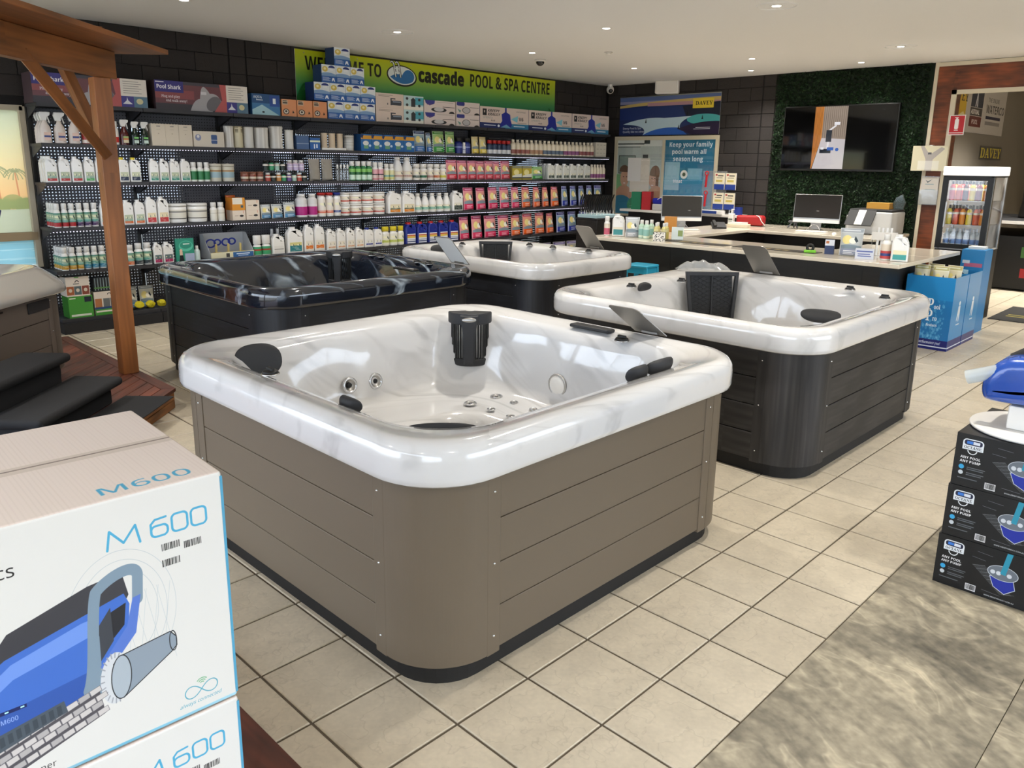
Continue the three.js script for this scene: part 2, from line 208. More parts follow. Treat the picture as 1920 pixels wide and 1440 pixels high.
// ------------------------------------------------------------ ceiling fittings
{
  const ring = new THREE.LatheGeometry([[0.036, 0], [0.052, -0.006], [0.056, 0], [0.05, 0.002]].map(p => new THREE.Vector2(...p)), 20), lens = cyl(0.037, 0.037, 0.003, 20, 0, -0.004, 0);
  const spots = [[-5.644, -3.821, 'above the shelving left of the green sign'], [-3.751, -5.072, 'over the gap between the two middle tubs'], [-1.89, -5.095, 'inside a round ceiling patch above the white-topped counter'], [-5.615, -5.943, 'beside the dark ceiling dome'], [-5.569, -8.071, 'in front of the blue pool banner'], [-3.741, -8.147, 'over the left monitor'], [-4.379, -9.319, 'close to the block wall by the grass panel'], [-1.909, -8.211, 'inside a round ceiling patch before the plywood'], [-2.804, -9.37, 'close above the television'], [-5.715, -1.508, 'at the top edge of the picture']];
  const extra = [[-3.75, -1.9], [-1.89, -1.9], [-3.75, 1.2], [-1.89, 2.6], [0.1, -1.9], [1.0, 3.2], [0.1, -5.1], [2.2, -1.9], [2.2, 1.2], [2.2, -5.1], [0.1, -8.2], [4.2, -1.9], [4.2, -5.1]];
  const lamp = (x, z, label, k = 1) => {
    const o = thing('ceiling_downlight', label, 'light', 'recessed ceiling downlights', x, HC, z); part(o, 'trim_ring', ring, M.white); part(o, 'light_lens', lens, M.lampGlow, 0, -0.001, 0);
    const l = new THREE.SpotLight(new THREE.Color(1, 0.95, 0.87), SPOT * k, 0, 62 * D2R, 0.7, 2); l.position.set(x, HC - 0.012, z); l.target.position.set(x, 0, z); l.castShadow = true; l.shadow.radius = 2; scene.add(l, l.target);
  };
  for (const [x, z, s] of spots) lamp(x, z, 'small round recessed downlight ' + s);
  for (const [x, z] of extra) lamp(x, z, 'small round recessed downlight in the ceiling near the shop front');
  for (const [x, z] of [[-0.6, -11.6], [0.6, -13.6]]) lamp(x, z, 'small round recessed downlight in the workshop ceiling', 6);
  const dome = thing('dome_camera', 'dark dome security camera on the ceiling', 'camera', null, -5.997, HC, -6.511);
  part(dome, 'housing', lathe([[0, 0], [0.075, 0], [0.07, -0.025], [0, -0.03]], 24), M.white); part(dome, 'dome', new THREE.SphereGeometry(0.058, 20, 12, 0, 7, Math.PI / 2, Math.PI / 2), M.gloss, 0, -0.024, 0);
  const sm = thing('smoke_detector', 'small white smoke detector on the ceiling', 'detector', null, -4.83, HC, -6.506); part(sm, 'base', lathe([[0, 0], [0.05, 0], [0.048, -0.012], [0, -0.012]], 20), M.white); part(sm, 'sensor', lathe([[0, -0.012], [0.036, -0.012], [0.03, -0.03], [0, -0.032]], 20), M.white);
  const cm = thing('bullet_camera', 'white security camera in the corner above the shelving', 'camera', null, -7.33, HC, -9.8); part(cm, 'mount', cyl(0.045, 0.05, 0.03, 16, 0, -0.03, 0), M.white); const bd = new THREE.SphereGeometry(0.065, 18, 14); bd.scale(1, 1.1, 1); part(cm, 'body', bd, M.white, 0, -0.085, 0); part(cm, 'eye', new THREE.SphereGeometry(0.04, 14, 10), M.gloss, 0.03, -0.105, 0.025);
  const ac = thing('wall_speaker', 'white slanted speaker box under the ceiling above the blue banner', 'speaker', null, -6.2, 3.06, -9.9, 0.35); part(ac, 'body', rb(0.40, 0.23, 0.16, 0.03, 0, 0, 0, 3), M.white); part(ac, 'grille', rb(0.35, 0.18, 0.02, 0.008, 0, 0, 0.082), M.whitePaint);
}
// ------------------------------------------------------------ spa tubs
function rrPts(a, b, r, nS = 8, nC = 10) { const P = []; const c = [[a - r, b - r, 0], [-(a - r), b - r, 90], [-(a - r), -(b - r), 180], [a - r, -(b - r), 270]]; for (let k = 0; k < 4; k++) { for (let i = 0; i <= nC; i++) { const t = (c[k][2] + 90 * i / nC) * D2R; P.push([c[k][0] + r * Math.cos(t), c[k][1] + r * Math.sin(t)]); } const e = P[P.length - 1], n = c[(k + 1) % 4], t2 = n[2] * D2R, s = [n[0] + r * Math.cos(t2), n[1] + r * Math.sin(t2)]; for (let i = 1; i < nS; i++) P.push([lerp(e[0], s[0], i / nS), lerp(e[1], s[1], i / nS)]); } return P; }
function loftRings(rings, capLast) { // rings of equal count, each point [x,y,z,u,v]
  const n = rings[0].length, pos = [], uv = [], idx = [];
  for (const r of rings) for (let i = 0; i <= n; i++) { const p = r[i % n]; pos.push(p[0], p[1], p[2]); uv.push(i === n ? r[n - 1][3] + r.len : p[3], p[4]); }
  const W = n + 1; for (let j = 0; j + 1 < rings.length; j++) for (let i = 0; i < n; i++) { const a = j * W + i, b = a + 1, c = a + W, d = c + 1; idx.push(a, b, c, b, d, c); }
  if (capLast) { const r = rings[rings.length - 1], k = pos.length / 3; let x = 0, y = 0, z = 0; for (const p of r) { x += p[0] / n; y += p[1] / n; z += p[2] / n; } pos.push(x, y, z); uv.push(x, z); for (let i = 0; i < n; i++) idx.push((rings.length - 1) * W + i, (rings.length - 1) * W + i + 1, k); }
  const g = new THREE.BufferGeometry(); g.setAttribute('position', new THREE.Float32BufferAttribute(pos, 3)); g.setAttribute('uv', new THREE.Float32BufferAttribute(uv, 2)); g.setIndex(idx);
  g.computeVertexNormals(); const nm = g.attributes.normal; // weld the seam's normals
  for (let j = 0; j < rings.length; j++) { const a = j * W, b = a + n, v = new THREE.Vector3(nm.getX(a) + nm.getX(b), nm.getY(a) + nm.getY(b), nm.getZ(a) + nm.getZ(b)).normalize(); nm.setXYZ(a, v.x, v.y, v.z); nm.setXYZ(b, v.x, v.y, v.z); }
  return g;
}
function makeTub(o) { // o: name,label,x,z,y,a,b,H,turn,shell,panel,trim,toe,ridge
  const t = thing(o.name ?? 'spa_tub', o.label, 'hot tub', null, o.x, o.y ?? 0, o.z, o.turn ?? 0);
  const { a, b } = o, H = o.H ?? 0.905, yB = o.yB ?? 0.752, y0 = 0.085, cr = 0.25, n = o.n ?? 4;
  const toe = shapeOf(rrPts(a - 0.035, b - 0.035, 0.2, 2, 8)), tg = extrude(toe, 0.095); tg.rotateX(Math.PI / 2); tg.translate(0, 0.095, 0); part(t, 'toe_kick', tg, o.toe ?? M.toe);
  const core = extrude(shapeOf(rrPts(a - 0.06, b - 0.06, 0.2, 2, 8), []), 0.02); core.rotateX(Math.PI / 2); core.translate(0, 0.115, 0); part(t, 'floor_pan', core, M.toe);
  const sides = [[1, 0, a, b], [-1, 0, a, b], [0, 1, b, a], [0, -1, b, a]];
  const ph = (yB - y0) / n;
  const plankG = {}, trimG = lenUV(rb(0.062, yB - y0 + 0.012, 0.018, 0.003, 0, 0, 0, 1), 1), screwG = new THREE.SphereGeometry(0.0055, 8, 5);
  const arc = (() => { const s = new THREE.Shape(); s.absarc(0, 0, cr, 0, Math.PI / 2); s.absarc(0, 0, cr - 0.014, Math.PI / 2, 0, true); const g = extrude(s, yB - y0 + 0.012, 0, 1, 14); g.rotateX(-Math.PI / 2); return lenUV(g, 1, 1.2); })();
  sides.forEach(([sx, sz, half, other]) => {
    const L = 2 * other - 2 * cr - 0.11, pg = plankG[L] ??= metreUV(rb(L, ph - (o.gap ?? 0.005), 0.014, 0.003, 0, 0, 0, 1), 1.2, R(), R());
    const rot = sz === 1 ? 0 : sz === -1 ? Math.PI : sx === 1 ? Math.PI / 2 : -Math.PI / 2;
    const q = (m, u, y, off) => { m.rotation.y = rot; m.position.set(sx * (half + off) + (sz ? u * (sz) : 0), y, sz * (half + off) + (sx ? -u * sx : 0)); };
    for (let k = 0; k < n; k++) q(part(t, 'plank', pg, o.panel), 0, y0 + ph * (k + 0.5), -0.012);
    for (const e of [-1, 1]) { const m = part(t, 'trim_strip', trimG, o.trim ?? o.panel); q(m, e * (other - cr - 0.031), y0 - 0.006 + (yB - y0) / 2, -0.009); for (const f of [-0.4, 0.02, 0.42]) part(m, 'screw', screwG, M.chrome, 0, f * (yB - y0), 0.009); }
  });
  [[1, 1, Math.PI * 1.5], [-1, 1, Math.PI], [-1, -1, Math.PI / 2], [1, -1, 0]].forEach(([sx, sz, ro]) => { const m = part(t, 'corner_panel', arc, o.corner ?? o.panel, sx * (a - cr), y0 - 0.006, sz * (b - cr)); m.rotation.y = ro; });
  // acrylic shell: lip, rim, walls, seat ledge and foot well in one surface
  const f = o.flare ?? 0, prof = o.profile ?? [[-0.02, yB + 0.006, 0.25], [0.028, yB + 0.004, 0.27], [0.037, yB + 0.012, 0.28], [0.041, yB + 0.03, 0.285], [0.041, yB + 0.09, 0.285], [0.036, H - 0.035, 0.28], [0.022, H - 0.014, 0.27], [0.0, H - 0.002, 0.25], [-0.022, H - 0.001, 0.25], [-0.06, H - 0.009, 0.25], [-0.105, H - 0.019, 0.27], [-0.13, H - 0.028, 0.3], [-0.148, H - 0.048, 0.32], [-0.165, H - 0.09, 0.34], [-0.185, H - 0.2, 0.36], [-0.205, 0.6, 0.37], [-0.225, 0.52, 0.38], [-0.25, 0.478, 0.38], [-0.30, 0.462, 0.36], [-0.42, 0.452, 0.3], [-0.56, 0.448, 0.2], [-0.60, 0.435, 0.17], [-0.625, 0.39, 0.16], [-0.65, 0.28, 0.15], [-0.68, 0.20, 0.13], [-0.74, 0.17, 0.1]];
  let v = 0, last = null; const rings = prof.map(([off0, y, r0]) => { const ki = o.inner ?? 1, off = off0 < -0.25 ? -0.25 + (off0 + 0.25) * ki : off0, r = off0 < -0.25 ? r0 * ki : r0;
    if (last) v += Math.hypot(off - last[0], y - last[1]); last = [off, y];
    const P = rrPts(a + off, b + off, Math.min(r, a + off - 0.02, b + off - 0.02)); let u = 0;
    const ring = P.map((p, i) => {
      if (i) u += Math.hypot(p[0] - P[i - 1][0], p[1] - P[i - 1][1]);
      let [x, z] = p, yy = y; const th = Math.atan2(z / b, x / a);
      if (off < -0.12 && off > -0.5) { // moulded backrests: soft ribs between the seats
        const k = sstep(0.12, 0.2, -off) * (1 - sstep(0.3, 0.5, -off)) * sstep(0.44, 0.56, y) ;
        const rib = Math.pow(Math.abs(Math.cos(th * 4 + (o.phase ?? 0.5))), 10) * 0.035 * k - 0.012 * Math.cos(th * 8 + 1) * k, l = Math.hypot(x, z); x -= x / l * rib; z -= z / l * rib;
      }
      if (off <= -0.13 && y > 0.75) yy -= 0.02 * Math.pow(Math.abs(Math.sin(th * 2)), 3) * sstep(-0.13, -0.16, off);   // rim dips at the corner seats
      return [x, yy, z, u * 0.8, v * 0.8];
    }); const e = P[P.length - 1]; ring.len = Math.hypot(P[0][0] - e[0], P[0][1] - e[1]) * 0.8; return ring;
  });
  const shell = part(t, 'acrylic_shell', loftRings(rings, true), o.shell);
  t.userData.dim = undefined; delete t.userData.dim;
  return t;
}
const jetRing = new THREE.TorusGeometry(0.03, 0.007, 8, 20), jetFace = lathe([[0.027, 0], [0.02, -0.004], [0.017, -0.008], [0.0, -0.012]], 16).rotateX(Math.PI / 2), jetTip = lathe([[0, 0], [0.012, 0], [0.01, 0.006], [0, 0.007]], 12).rotateX(Math.PI / 2);
function jet(t, x, y, z, nx, ny, nz, s = 1) { const m = part(t, 'jet', jetRing, M.chrome, x, y, z); m.scale.setScalar(s); m.quaternion.setFromUnitVectors(new THREE.Vector3(0, 0, 1), new THREE.Vector3(nx, ny, nz).normalize()); part(m, 'jet_face', jetFace, M.steel, 0, 0, 0.004); part(m, 'nozzle', jetTip, M.black, 0, 0, -0.004); return m; }
function pillow(t, x, y, z, turn, tilt, w = 0.24, h = 0.15, d = 0.05) { const g = new THREE.SphereGeometry(0.5, 24, 16); const p = g.attributes.position; for (let i = 0; i < p.count; i++) { const X = p.getX(i) * 2, Y = p.getY(i) * 2, Z = p.getZ(i) * 2; const k = Math.pow(X * X + Y * Y, 2); p.setXYZ(i, Math.sign(X) * Math.pow(Math.abs(X), 0.8) * w / 2, Math.sign(Y) * Math.pow(Math.abs(Y), 0.85) * h / 2, Z * d / 2 + (X * X) * 0.02); } g.computeVertexNormals(); const m = part(t, 'headrest', g, M.softblack, x, y, z); m.rotation.set(tilt, turn, 0, 'YXZ'); return m; }
const dialG = merge([lathe([[0, 0], [0.034, 0], [0.034, 0.012], [0.028, 0.018], [0, 0.019]], 20), rb(0.05, 0.016, 0.016, 0.004, 0, 0.022, 0)]), dialRim = new THREE.TorusGeometry(0.036, 0.004, 6, 22).rotateX(Math.PI / 2);
function dial(t, x, y, z) { const m = part(t, 'diverter_dial', dialG, M.black, x, y, z); part(m, 'dial_ring', dialRim, M.chrome, 0, 0.002, 0); return m; }
function skimmer(t, x, y, z, turn, s = 1) { // curved weir cover with a spout down its middle
  const g = new THREE.Group(); g.name = 'skimmer_cover'; g.position.set(x, y, z); g.rotation.y = turn; g.scale.setScalar(s); t.add(g);
  const sec = (r0, r1) => { const q = new THREE.Shape(); q.absarc(0, 0, r1, Math.PI * 0.06, Math.PI * 0.94); q.absarc(0, 0, r0, Math.PI * 0.94, Math.PI * 0.06, true); return q; };
  const top = extrude(sec(0.02, 0.125), 0.05, 0.008, 2, 18); top.rotateX(Math.PI / 2); part(g, 'cap', top, M.softblack, 0, 0.05, -0.04);
  const base = extrude(sec(0.03, 0.115), 0.03, 0.005, 1, 18); base.rotateX(Math.PI / 2); part(g, 'sill', base, M.softblack, 0, -0.21, -0.04);
  const fins = []; for (let k = 0; k <= 16; k++) { const th = Math.PI * (0.08 + 0.84 * k / 16); fins.push(cyl(0.006, 0.006, 0.23, 6, Math.cos(th) * 0.105, -0.22, Math.sin(th) * 0.105 - 0.04)); } part(g, 'grille', merge(fins), M.black);
  const sp = extrude(shapeOf([[-0.05, 0.03], [0.05, 0.03], [0.036, -0.08], [0.03, -0.25], [-0.03, -0.25], [-0.036, -0.08]]), 0.03, 0.01, 2); part(g, 'spout', sp, M.softblack, 0, 0.02, 0.062);
  const ov = new THREE.SphereGeometry(0.04, 20, 10); ov.scale(1, 0.34, 0.16); const bd = part(g, 'badge', ov, M.steel, 0, 0.028, 0.104); bd.rotation.x = -0.15; return g;
}
function grille(t, x, y, z, turn, w = 0.34, h = 0.4, tilt = -0.12) { // wide lattice filter cover
  const g = new THREE.Group(); g.name = 'filter_cover'; g.position.set(x, y, z); g.rotation.set(tilt, turn, 0, 'YXZ'); t.add(g);
  const fr = shapeOf([[-w / 2 - 0.02, h / 2], [w / 2 + 0.02, h / 2], [w / 2 - 0.02, -h / 2], [-w / 2 + 0.02, -h / 2]], [[[-w / 2 + 0.012, h / 2 - 0.035], [-w / 2 + 0.045, -h / 2 + 0.03], [w / 2 - 0.045, -h / 2 + 0.03], [w / 2 - 0.012, h / 2 - 0.035]]]);
  part(g, 'frame', extrude(fr, 0.03, 0.006, 2), M.softblack); part(g, 'backing', bx(-w / 2 + 0.03, -h / 2 + 0.02, -0.002, w / 2 - 0.03, h / 2 - 0.02, 0.002), M.black);
  const bars = []; const iw = w / 2 - 0.035, ih = h / 2 - 0.034; for (let k = -16; k <= 16; k++) for (const sg of [-1, 1]) { const c0 = k * 0.034; const X0 = -iw, X1 = iw; let pts = []; const s = 0.55 * sg; const yA = c0 + s * X0, yB2 = c0 + s * X1; const cl = []; for (const [xx, yy] of [[X0, yA], [X1, yB2]]) if (Math.abs(yy) <= ih) cl.push([xx, yy]); for (const yy of [-ih, ih]) { const xx = (yy - c0) / s; if (Math.abs(xx) < iw) cl.push([xx, yy]); } if (cl.length >= 2) bars.push(bar([cl[0][0], cl[0][1], 0.014], [cl[1][0], cl[1][1], 0.014], 0.004, 0.005, 0.001)); }
  part(g, 'housing', bx(-w / 2 + 0.03, -h / 2 + 0.02, -0.12, w / 2 - 0.03, h / 2 - 0.012, -0.003), M.softblack); part(g, 'lattice', merge(bars), M.softblack); part(g, 'mullion', rb(0.014, h - 0.06, 0.02, 0.004, 0, 0, 0.014), M.softblack); return g;
}
function specPlate(x, y, z, turn, label, face, lean = 0.75, s = 1) { // bent metal information plate clipped on a rim
  const t = thing('spec_plate', label, 'sign', 'information plates on the tub rims', x, y, z, turn); t.scale.setScalar(s);
  const P = []; const W = 0.2, Hh = 0.23; for (const [cx, cy, a0] of [[W / 2 - 0.02 + 0.06, Hh - 0.02, 0], [-W / 2 + 0.05 + 0.06, Hh - 0.05, 90]]) { const r = a0 ? 0.05 : 0.02; for (let k = 0; k <= 6; k++) { const th = (a0 + 15 * k) * D2R; P.push([cx + r * Math.cos(th), cy + r * Math.sin(th)]); } } P.push([-W / 2, 0], [W / 2, 0]);
  const g = extrude(shapeOf(P), 0.004, 0.0006, 1); const q = part(t, 'plate', g, M.brushed); q.rotation.x = lean;
  if (face) { const h = part(q, 'sheet', extrude(shapeOf(P.map(p => [p[0] * 0.94 - 0.001, 0.008 + p[1] * 0.94])), 0.001), face, 0, 0, -0.0025); }
  part(t, 'clip', rb(0.1, 0.016, 0.03, 0.003, 0, 0.008, 0), M.brushed); return t;
}
{
  // near tub: pale marbled shell, taupe boards
  const t1 = makeTub({ label: 'taupe panelled spa tub with a pale marbled shell standing nearest', x: -1.07, z: -0.627, a: 0.961, b: 0.973, shell: M.acrylic, panel: M.taupe, phase: 0.2, gap: 0.003 });
  for (const [x, z, s] of [[-0.381, -0.428, 1], [-0.377, -0.629, 1], [-0.228, -0.622, 0.65], [-0.224, -0.438, 0.65], [-0.067, -0.429, 0.65], [-0.066, -0.607, 0.65]]) jet(t1, x, 0.462, z, 0, 1, 0, s);
  jet(t1, -0.735, 0.6, 0.125, 1, 0.2, 0, 1.25); jet(t1, -0.735, 0.592, -0.042, 1, 0.2, 0, 1.25);
  skimmer(t1, -0.655, 0.855, -0.675, Math.PI / 4, 1.05);
  const lm = part(t1, 'pool_light', lathe([[0, 0.018], [0.03, 0.016], [0.05, 0.008], [0.058, 0]], 24).rotateX(Math.PI / 2), M.white, -0.016, 0.582, -0.745); part(lm, 'bezel', new THREE.TorusGeometry(0.058, 0.007, 8, 28), M.steel);
  pillow(t1, -0.71, 0.83, 0.66, Math.PI / 2 - 0.15, -0.3, 0.23, 0.17); pillow(t1, 0.7, 0.815, 0.70, -2.3, -0.25, 0.3, 0.13); pillow(t1, 0.79, 0.875, -0.36, -1.57, -0.3, 0.14, 0.09); pillow(t1, 0.80, 0.885, -0.52, -1.57, -0.3, 0.2, 0.08); pillow(t1, 0.28, 0.868, 0.81, Math.PI, -0.3, 0.12, 0.07);
  dial(t1, 0.351, 0.884, -0.82); dial(t1, -0.27, 0.884, 0.83);
  part(t1, 'control_panel', rb(0.27, 0.02, 0.07, 0.01, 0.1, 0.905, -0.885), M.softblack);
  specPlate(-0.655, 0.909, -1.612, Math.PI, 'curved brushed metal information plate on the taupe tub rim', null, -0.85, 1.0);
  // right tub: white shell, charcoal boards
  const t3 = makeTub({ label: 'charcoal woodgrain spa tub with a white shell in front of the counter', x: -1.07, z: -3.33, a: 0.98, b: 1.0, shell: M.acrylicCool, panel: M.ebony, phase: 1.4 });
  grille(t3, -0.6, 0.715, -0.63, Math.PI / 4, 0.4, 0.42, -0.16); dial(t3, -0.62, 0.884, -0.2); dial(t3, -0.72, 0.884, 0.33); dial(t3, 0.45, 0.884, -0.82); dial(t3, 0.78, 0.884, -0.6);
  pillow(t3, -0.76, 0.86, 0.12, Math.PI / 2, 0.25, 0.16, 0.07); pillow(t3, 0.55, 0.79, -0.1, 0.3, -0.6, 0.26, 0.1); for (const [x, z] of [[-0.4, -0.5], [-0.25, -0.6], [0.1, -0.6], [0.25, -0.55]]) jet(t3, x, 0.462, z, 0, 1, 0, 0.9);
  jet(t3, 0.4, 0.6, -0.775, 0, 0.2, 1, 1.3);
  specPlate(-1.39, 0.909, -4.345, Math.PI, 'curved brushed metal information plate standing before the counter front', null, -0.5, 1.15);
  // dark tub by the shelving
  const t2 = makeTub({ label: 'spa tub with a glossy black marbled shell and dark navy boards', x: -4.23, z: -1.82, a: 0.97, b: 0.985, shell: M.acrylicDark, panel: M.navyboard, phase: 0.8 });
  skimmer(t2, -0.66, 0.865, -0.66, Math.PI / 4, 1.05); for (const [x, z] of [[-0.4, -0.86], [-0.25, -0.86], [0.3, -0.86], [0.46, -0.86]]) dial(t2, x, 0.888, z); part(t2, 'control_panel', rb(0.27, 0.02, 0.07, 0.01, 0.72, 0.91, -0.4), M.gloss);
  for (const [x, z] of [[-0.4, -0.5], [-0.3, -0.6], [0.1, -0.6]]) jet(t2, x, 0.462, z, 0, 1, 0, 0.9);
  specPlate(-3.5, 0.908, -2.815, Math.PI, 'information plate with a white sheet on the black marbled tub', col('#e9e7e2', 0.5), -0.55, 1.2);
  // second white tub behind it
  const t4 = makeTub({ label: 'white spa tub with dark boards beside the shelving of pool chemical bags', x: -4.03, z: -4.04, a: 1.02, b: 0.74, inner: 0.72, shell: M.acrylicCool, panel: M.navyboard, phase: 1.4 });
  grille(t4, -0.67, 0.715, -0.385, Math.PI / 4, 0.34, 0.4, -0.16); dial(t4, -0.9, 0.884, 0.15); dial(t4, -0.86, 0.884, -0.05); dial(t4, -0.35, 0.884, -0.6); dial(t4, 0.0, 0.884, -0.6); dial(t4, 0.5, 0.884, -0.6); pillow(t4, -0.82, 0.85, 0.33, Math.PI / 2, -0.35, 0.24, 0.13);
  specPlate(-3.57, 0.909, -4.795, Math.PI, 'curved brushed metal information plate in front of the bagged chemicals', null, -0.5, 1.15);
  // tub in the pavilion
  const t5 = makeTub({ label: 'brown panelled spa tub with a grey rim under the timber pavilion', x: -4.92, z: 1.3, y: 0.15, a: 0.98, b: 0.98, H: 0.84, yB: 0.655, turn: Math.PI / 4, shell: M.acrylicGrey, panel: M.mocha, phase: 0.4, n: 3,
    profile: [[-0.02, 0.65, 0.25], [0.05, 0.648, 0.28], [0.062, 0.66, 0.29], [0.058, 0.70, 0.29], [0.03, 0.735, 0.27], [-0.05, 0.82, 0.25], [-0.075, 0.838, 0.24], [-0.11, 0.842, 0.24], [-0.17, 0.83, 0.27], [-0.2, 0.80, 0.3], [-0.22, 0.72, 0.34], [-0.235, 0.6, 0.37], [-0.255, 0.5, 0.38], [-0.3, 0.46, 0.36], [-0.42, 0.45, 0.3], [-0.56, 0.446, 0.2], [-0.61, 0.42, 0.17], [-0.65, 0.28, 0.15], [-0.7, 0.18, 0.12]] });
  part(t5, 'name_badge', rb(0.26, 0.075, 0.008, 0.003, 0, 0, 0), M.softblack, 0, 0, 0).position.set(0.98, 0.585, -0.56); t5.children[t5.children.length - 1].rotation.y = Math.PI / 2;
  for (const [y, w, u] of [[0.615, 0.5, 0.1], [0.545, 0.5, 0.2]]) { const m = part(t5, 'vent_slot', rb(w, 0.012, 0.006, 0.002), M.black, 0.982, y, u); m.rotation.y = Math.PI / 2; }
  pillow(t5, 0.15, 0.83, -0.78, 0, -0.3, 0.45, 0.12);
}
// ------------------------------------------------------------ timber deck and pavilion
function clipHalf(P, nx, nz, d) { const o = []; for (let i = 0; i < P.length; i++) { const a = P[i], b = P[(i + 1) % P.length], da = a[0] * nx + a[1] * nz - d, db = b[0] * nx + b[1] * nz - d; if (da <= 0) o.push(a); if ((da < 0) !== (db < 0) && da !== db) { const t = da / (da - db); o.push([a[0] + (b[0] - a[0]) * t, a[1] + (b[1] - a[1]) * t]); } } return o; }
function slab(P, y0, y1) { const g = extrude(shapeOf(P.map(p => [p[0], -p[1]])), y1 - y0 - 0.004, 0.002, 1); g.rotateX(-Math.PI / 2); g.translate(0, y0 + 0.002, 0); return g; }
{
  const d = thing('timber_deck', 'low red-brown timber deck under the pavilion with mitred edge boards', 'deck');
  const q = Math.SQRT1_2, boards = (poly, nx, nz, w, gap) => { let lo = 1e9, hi = -1e9; for (const p of poly) { const t = p[0] * nx + p[1] * nz; lo = Math.min(lo, t); hi = Math.max(hi, t); } const out = []; for (let t = lo; t < hi; t += w) { let c = clipHalf(poly, nx, nz, Math.min(hi, t + w - gap)); c = clipHalf(c, -nx, -nz, -t); if (c.length >= 3) { let A = 0; for (let i = 0; i < c.length; i++) { const n = c[(i + 1) % c.length]; A += c[i][0] * n[1] - n[0] * c[i][1]; } if (Math.abs(A) > 0.004) out.push(c); } } return out; };
  const add = (P, uvTurn) => { const g = slab(P, 0.125, 0.15); metreUV(g, 1); const uv = g.attributes.uv, p = g.attributes.position; for (let i = 0; i < p.count; i++) { const x = p.getX(i), z = p.getZ(i); uv.setXY(i, (x * uvTurn[0] + z * uvTurn[1]) * 0.8, (x * -uvTurn[1] + z * uvTurn[0]) * 1.6 + R() * 0); } part(d, 'deck_board', g, M.deckwood[Math.floor(R() * 3)]); };
  const A = [[-6.3, -0.332], [-3.968, -0.332], [-2.77, 0.866], [-2.77, 3.2], [-6.3, 3.2]];
  for (const P of boards(A, q, -q, 0.0925, 0.005)) add(P, [q, q]);
  add([[-6.3, -0.425], [-3.93, -0.425], [-3.968, -0.337], [-6.3, -0.337]], [1, 0]); add([[-3.93, -0.425], [-2.63, 0.875], [-2.764, 0.866], [-3.962, -0.334]], [q, q]);
  const B = [[-2.765, 0.877], [0.35, 0.877], [0.35, 3.2], [-2.765, 3.2]]; for (const P of boards(B, 0, 1, 0.14, 0.005)) add(P, [1, 0]);
  const side = (x0, z0, x1, z1) => { for (const [y0, y1] of [[0.004, 0.062], [0.066, 0.123]]) { const L = Math.hypot(x1 - x0, z1 - z0), g = metreUV(rb(L, y1 - y0, 0.02, 0.002, 0, 0, 0, 1), 1.1, R(), R()); const m = part(d, 'fascia_board', g, M.fascia, (x0 + x1) / 2, (y0 + y1) / 2, (z0 + z1) / 2); m.rotation.y = -Math.atan2(z1 - z0, x1 - x0); } };
  side(-6.3, -0.405, -3.945, -0.405); side(-3.94, -0.405, -2.64, 0.895); side(-2.6, 0.9, 0.33, 0.9); side(0.335, 0.9, 0.335, 3.2);
  part(d, 'bearers', merge([bx(-6.25, 0, 0, -4.2, 0.12, 0.1), bx(-6.25, 0, 1.5, 0.2, 0.12, 1.6), bx(-6.25, 0, 3, 0.2, 0.12, 3.1)]), M.timber);

  const g = thing('timber_pavilion', 'brown timber pavilion post with two knee braces and a heavy beam', 'pavilion', null);
  const px = -4.60, pz = -0.345;
  part(g, 'post', lenUV(rb(0.115, 2.179, 0.115, 0.006, px, 0.15 + 1.0895, pz), 1), M.timber);
  const along = (s, y, off = 0) => [px + q * s + q * off, y, pz + q * s - q * off];
  { const m = part(g, 'beam', lenUV(rb(2.6, 0.19, 0.075, 0.005), 0), M.timber, ...along(1.17, 2.33 + 0.095, 0.03)); m.rotation.y = -Math.PI / 4; }
  { const m = part(g, 'top_board', lenUV(rb(2.9, 0.035, 0.42, 0.005), 0), M.timber, ...along(1.18, 2.54, 0.19)); m.rotation.y = -Math.PI / 4; }
  part(g, 'beam', lenUV(rb(0.95, 0.19, 0.075, 0.005, px - 0.42, 2.575, pz), 0), M.timber);
  part(g, 'brace', bar(along(0.06, 1.80, 0.02), along(0.98, 2.40, 0.02), 0.085, 0.07), M.timber);
  part(g, 'brace', bar([px - 0.02, 1.80, pz], [px - 0.78, 2.50, pz], 0.085, 0.07), M.timber);
  // second post, out of the frame to the left
  { const P = along(2.3, 0); part(g, 'post', lenUV(rb(0.115, 2.2, 0.115, 0.006, P[0], 0.15 + 1.1, P[2]), 1), M.timber); part(g, 'brace', bar(along(2.24, 1.8), along(1.4, 2.38), 0.07, 0.06), M.timber); }
}
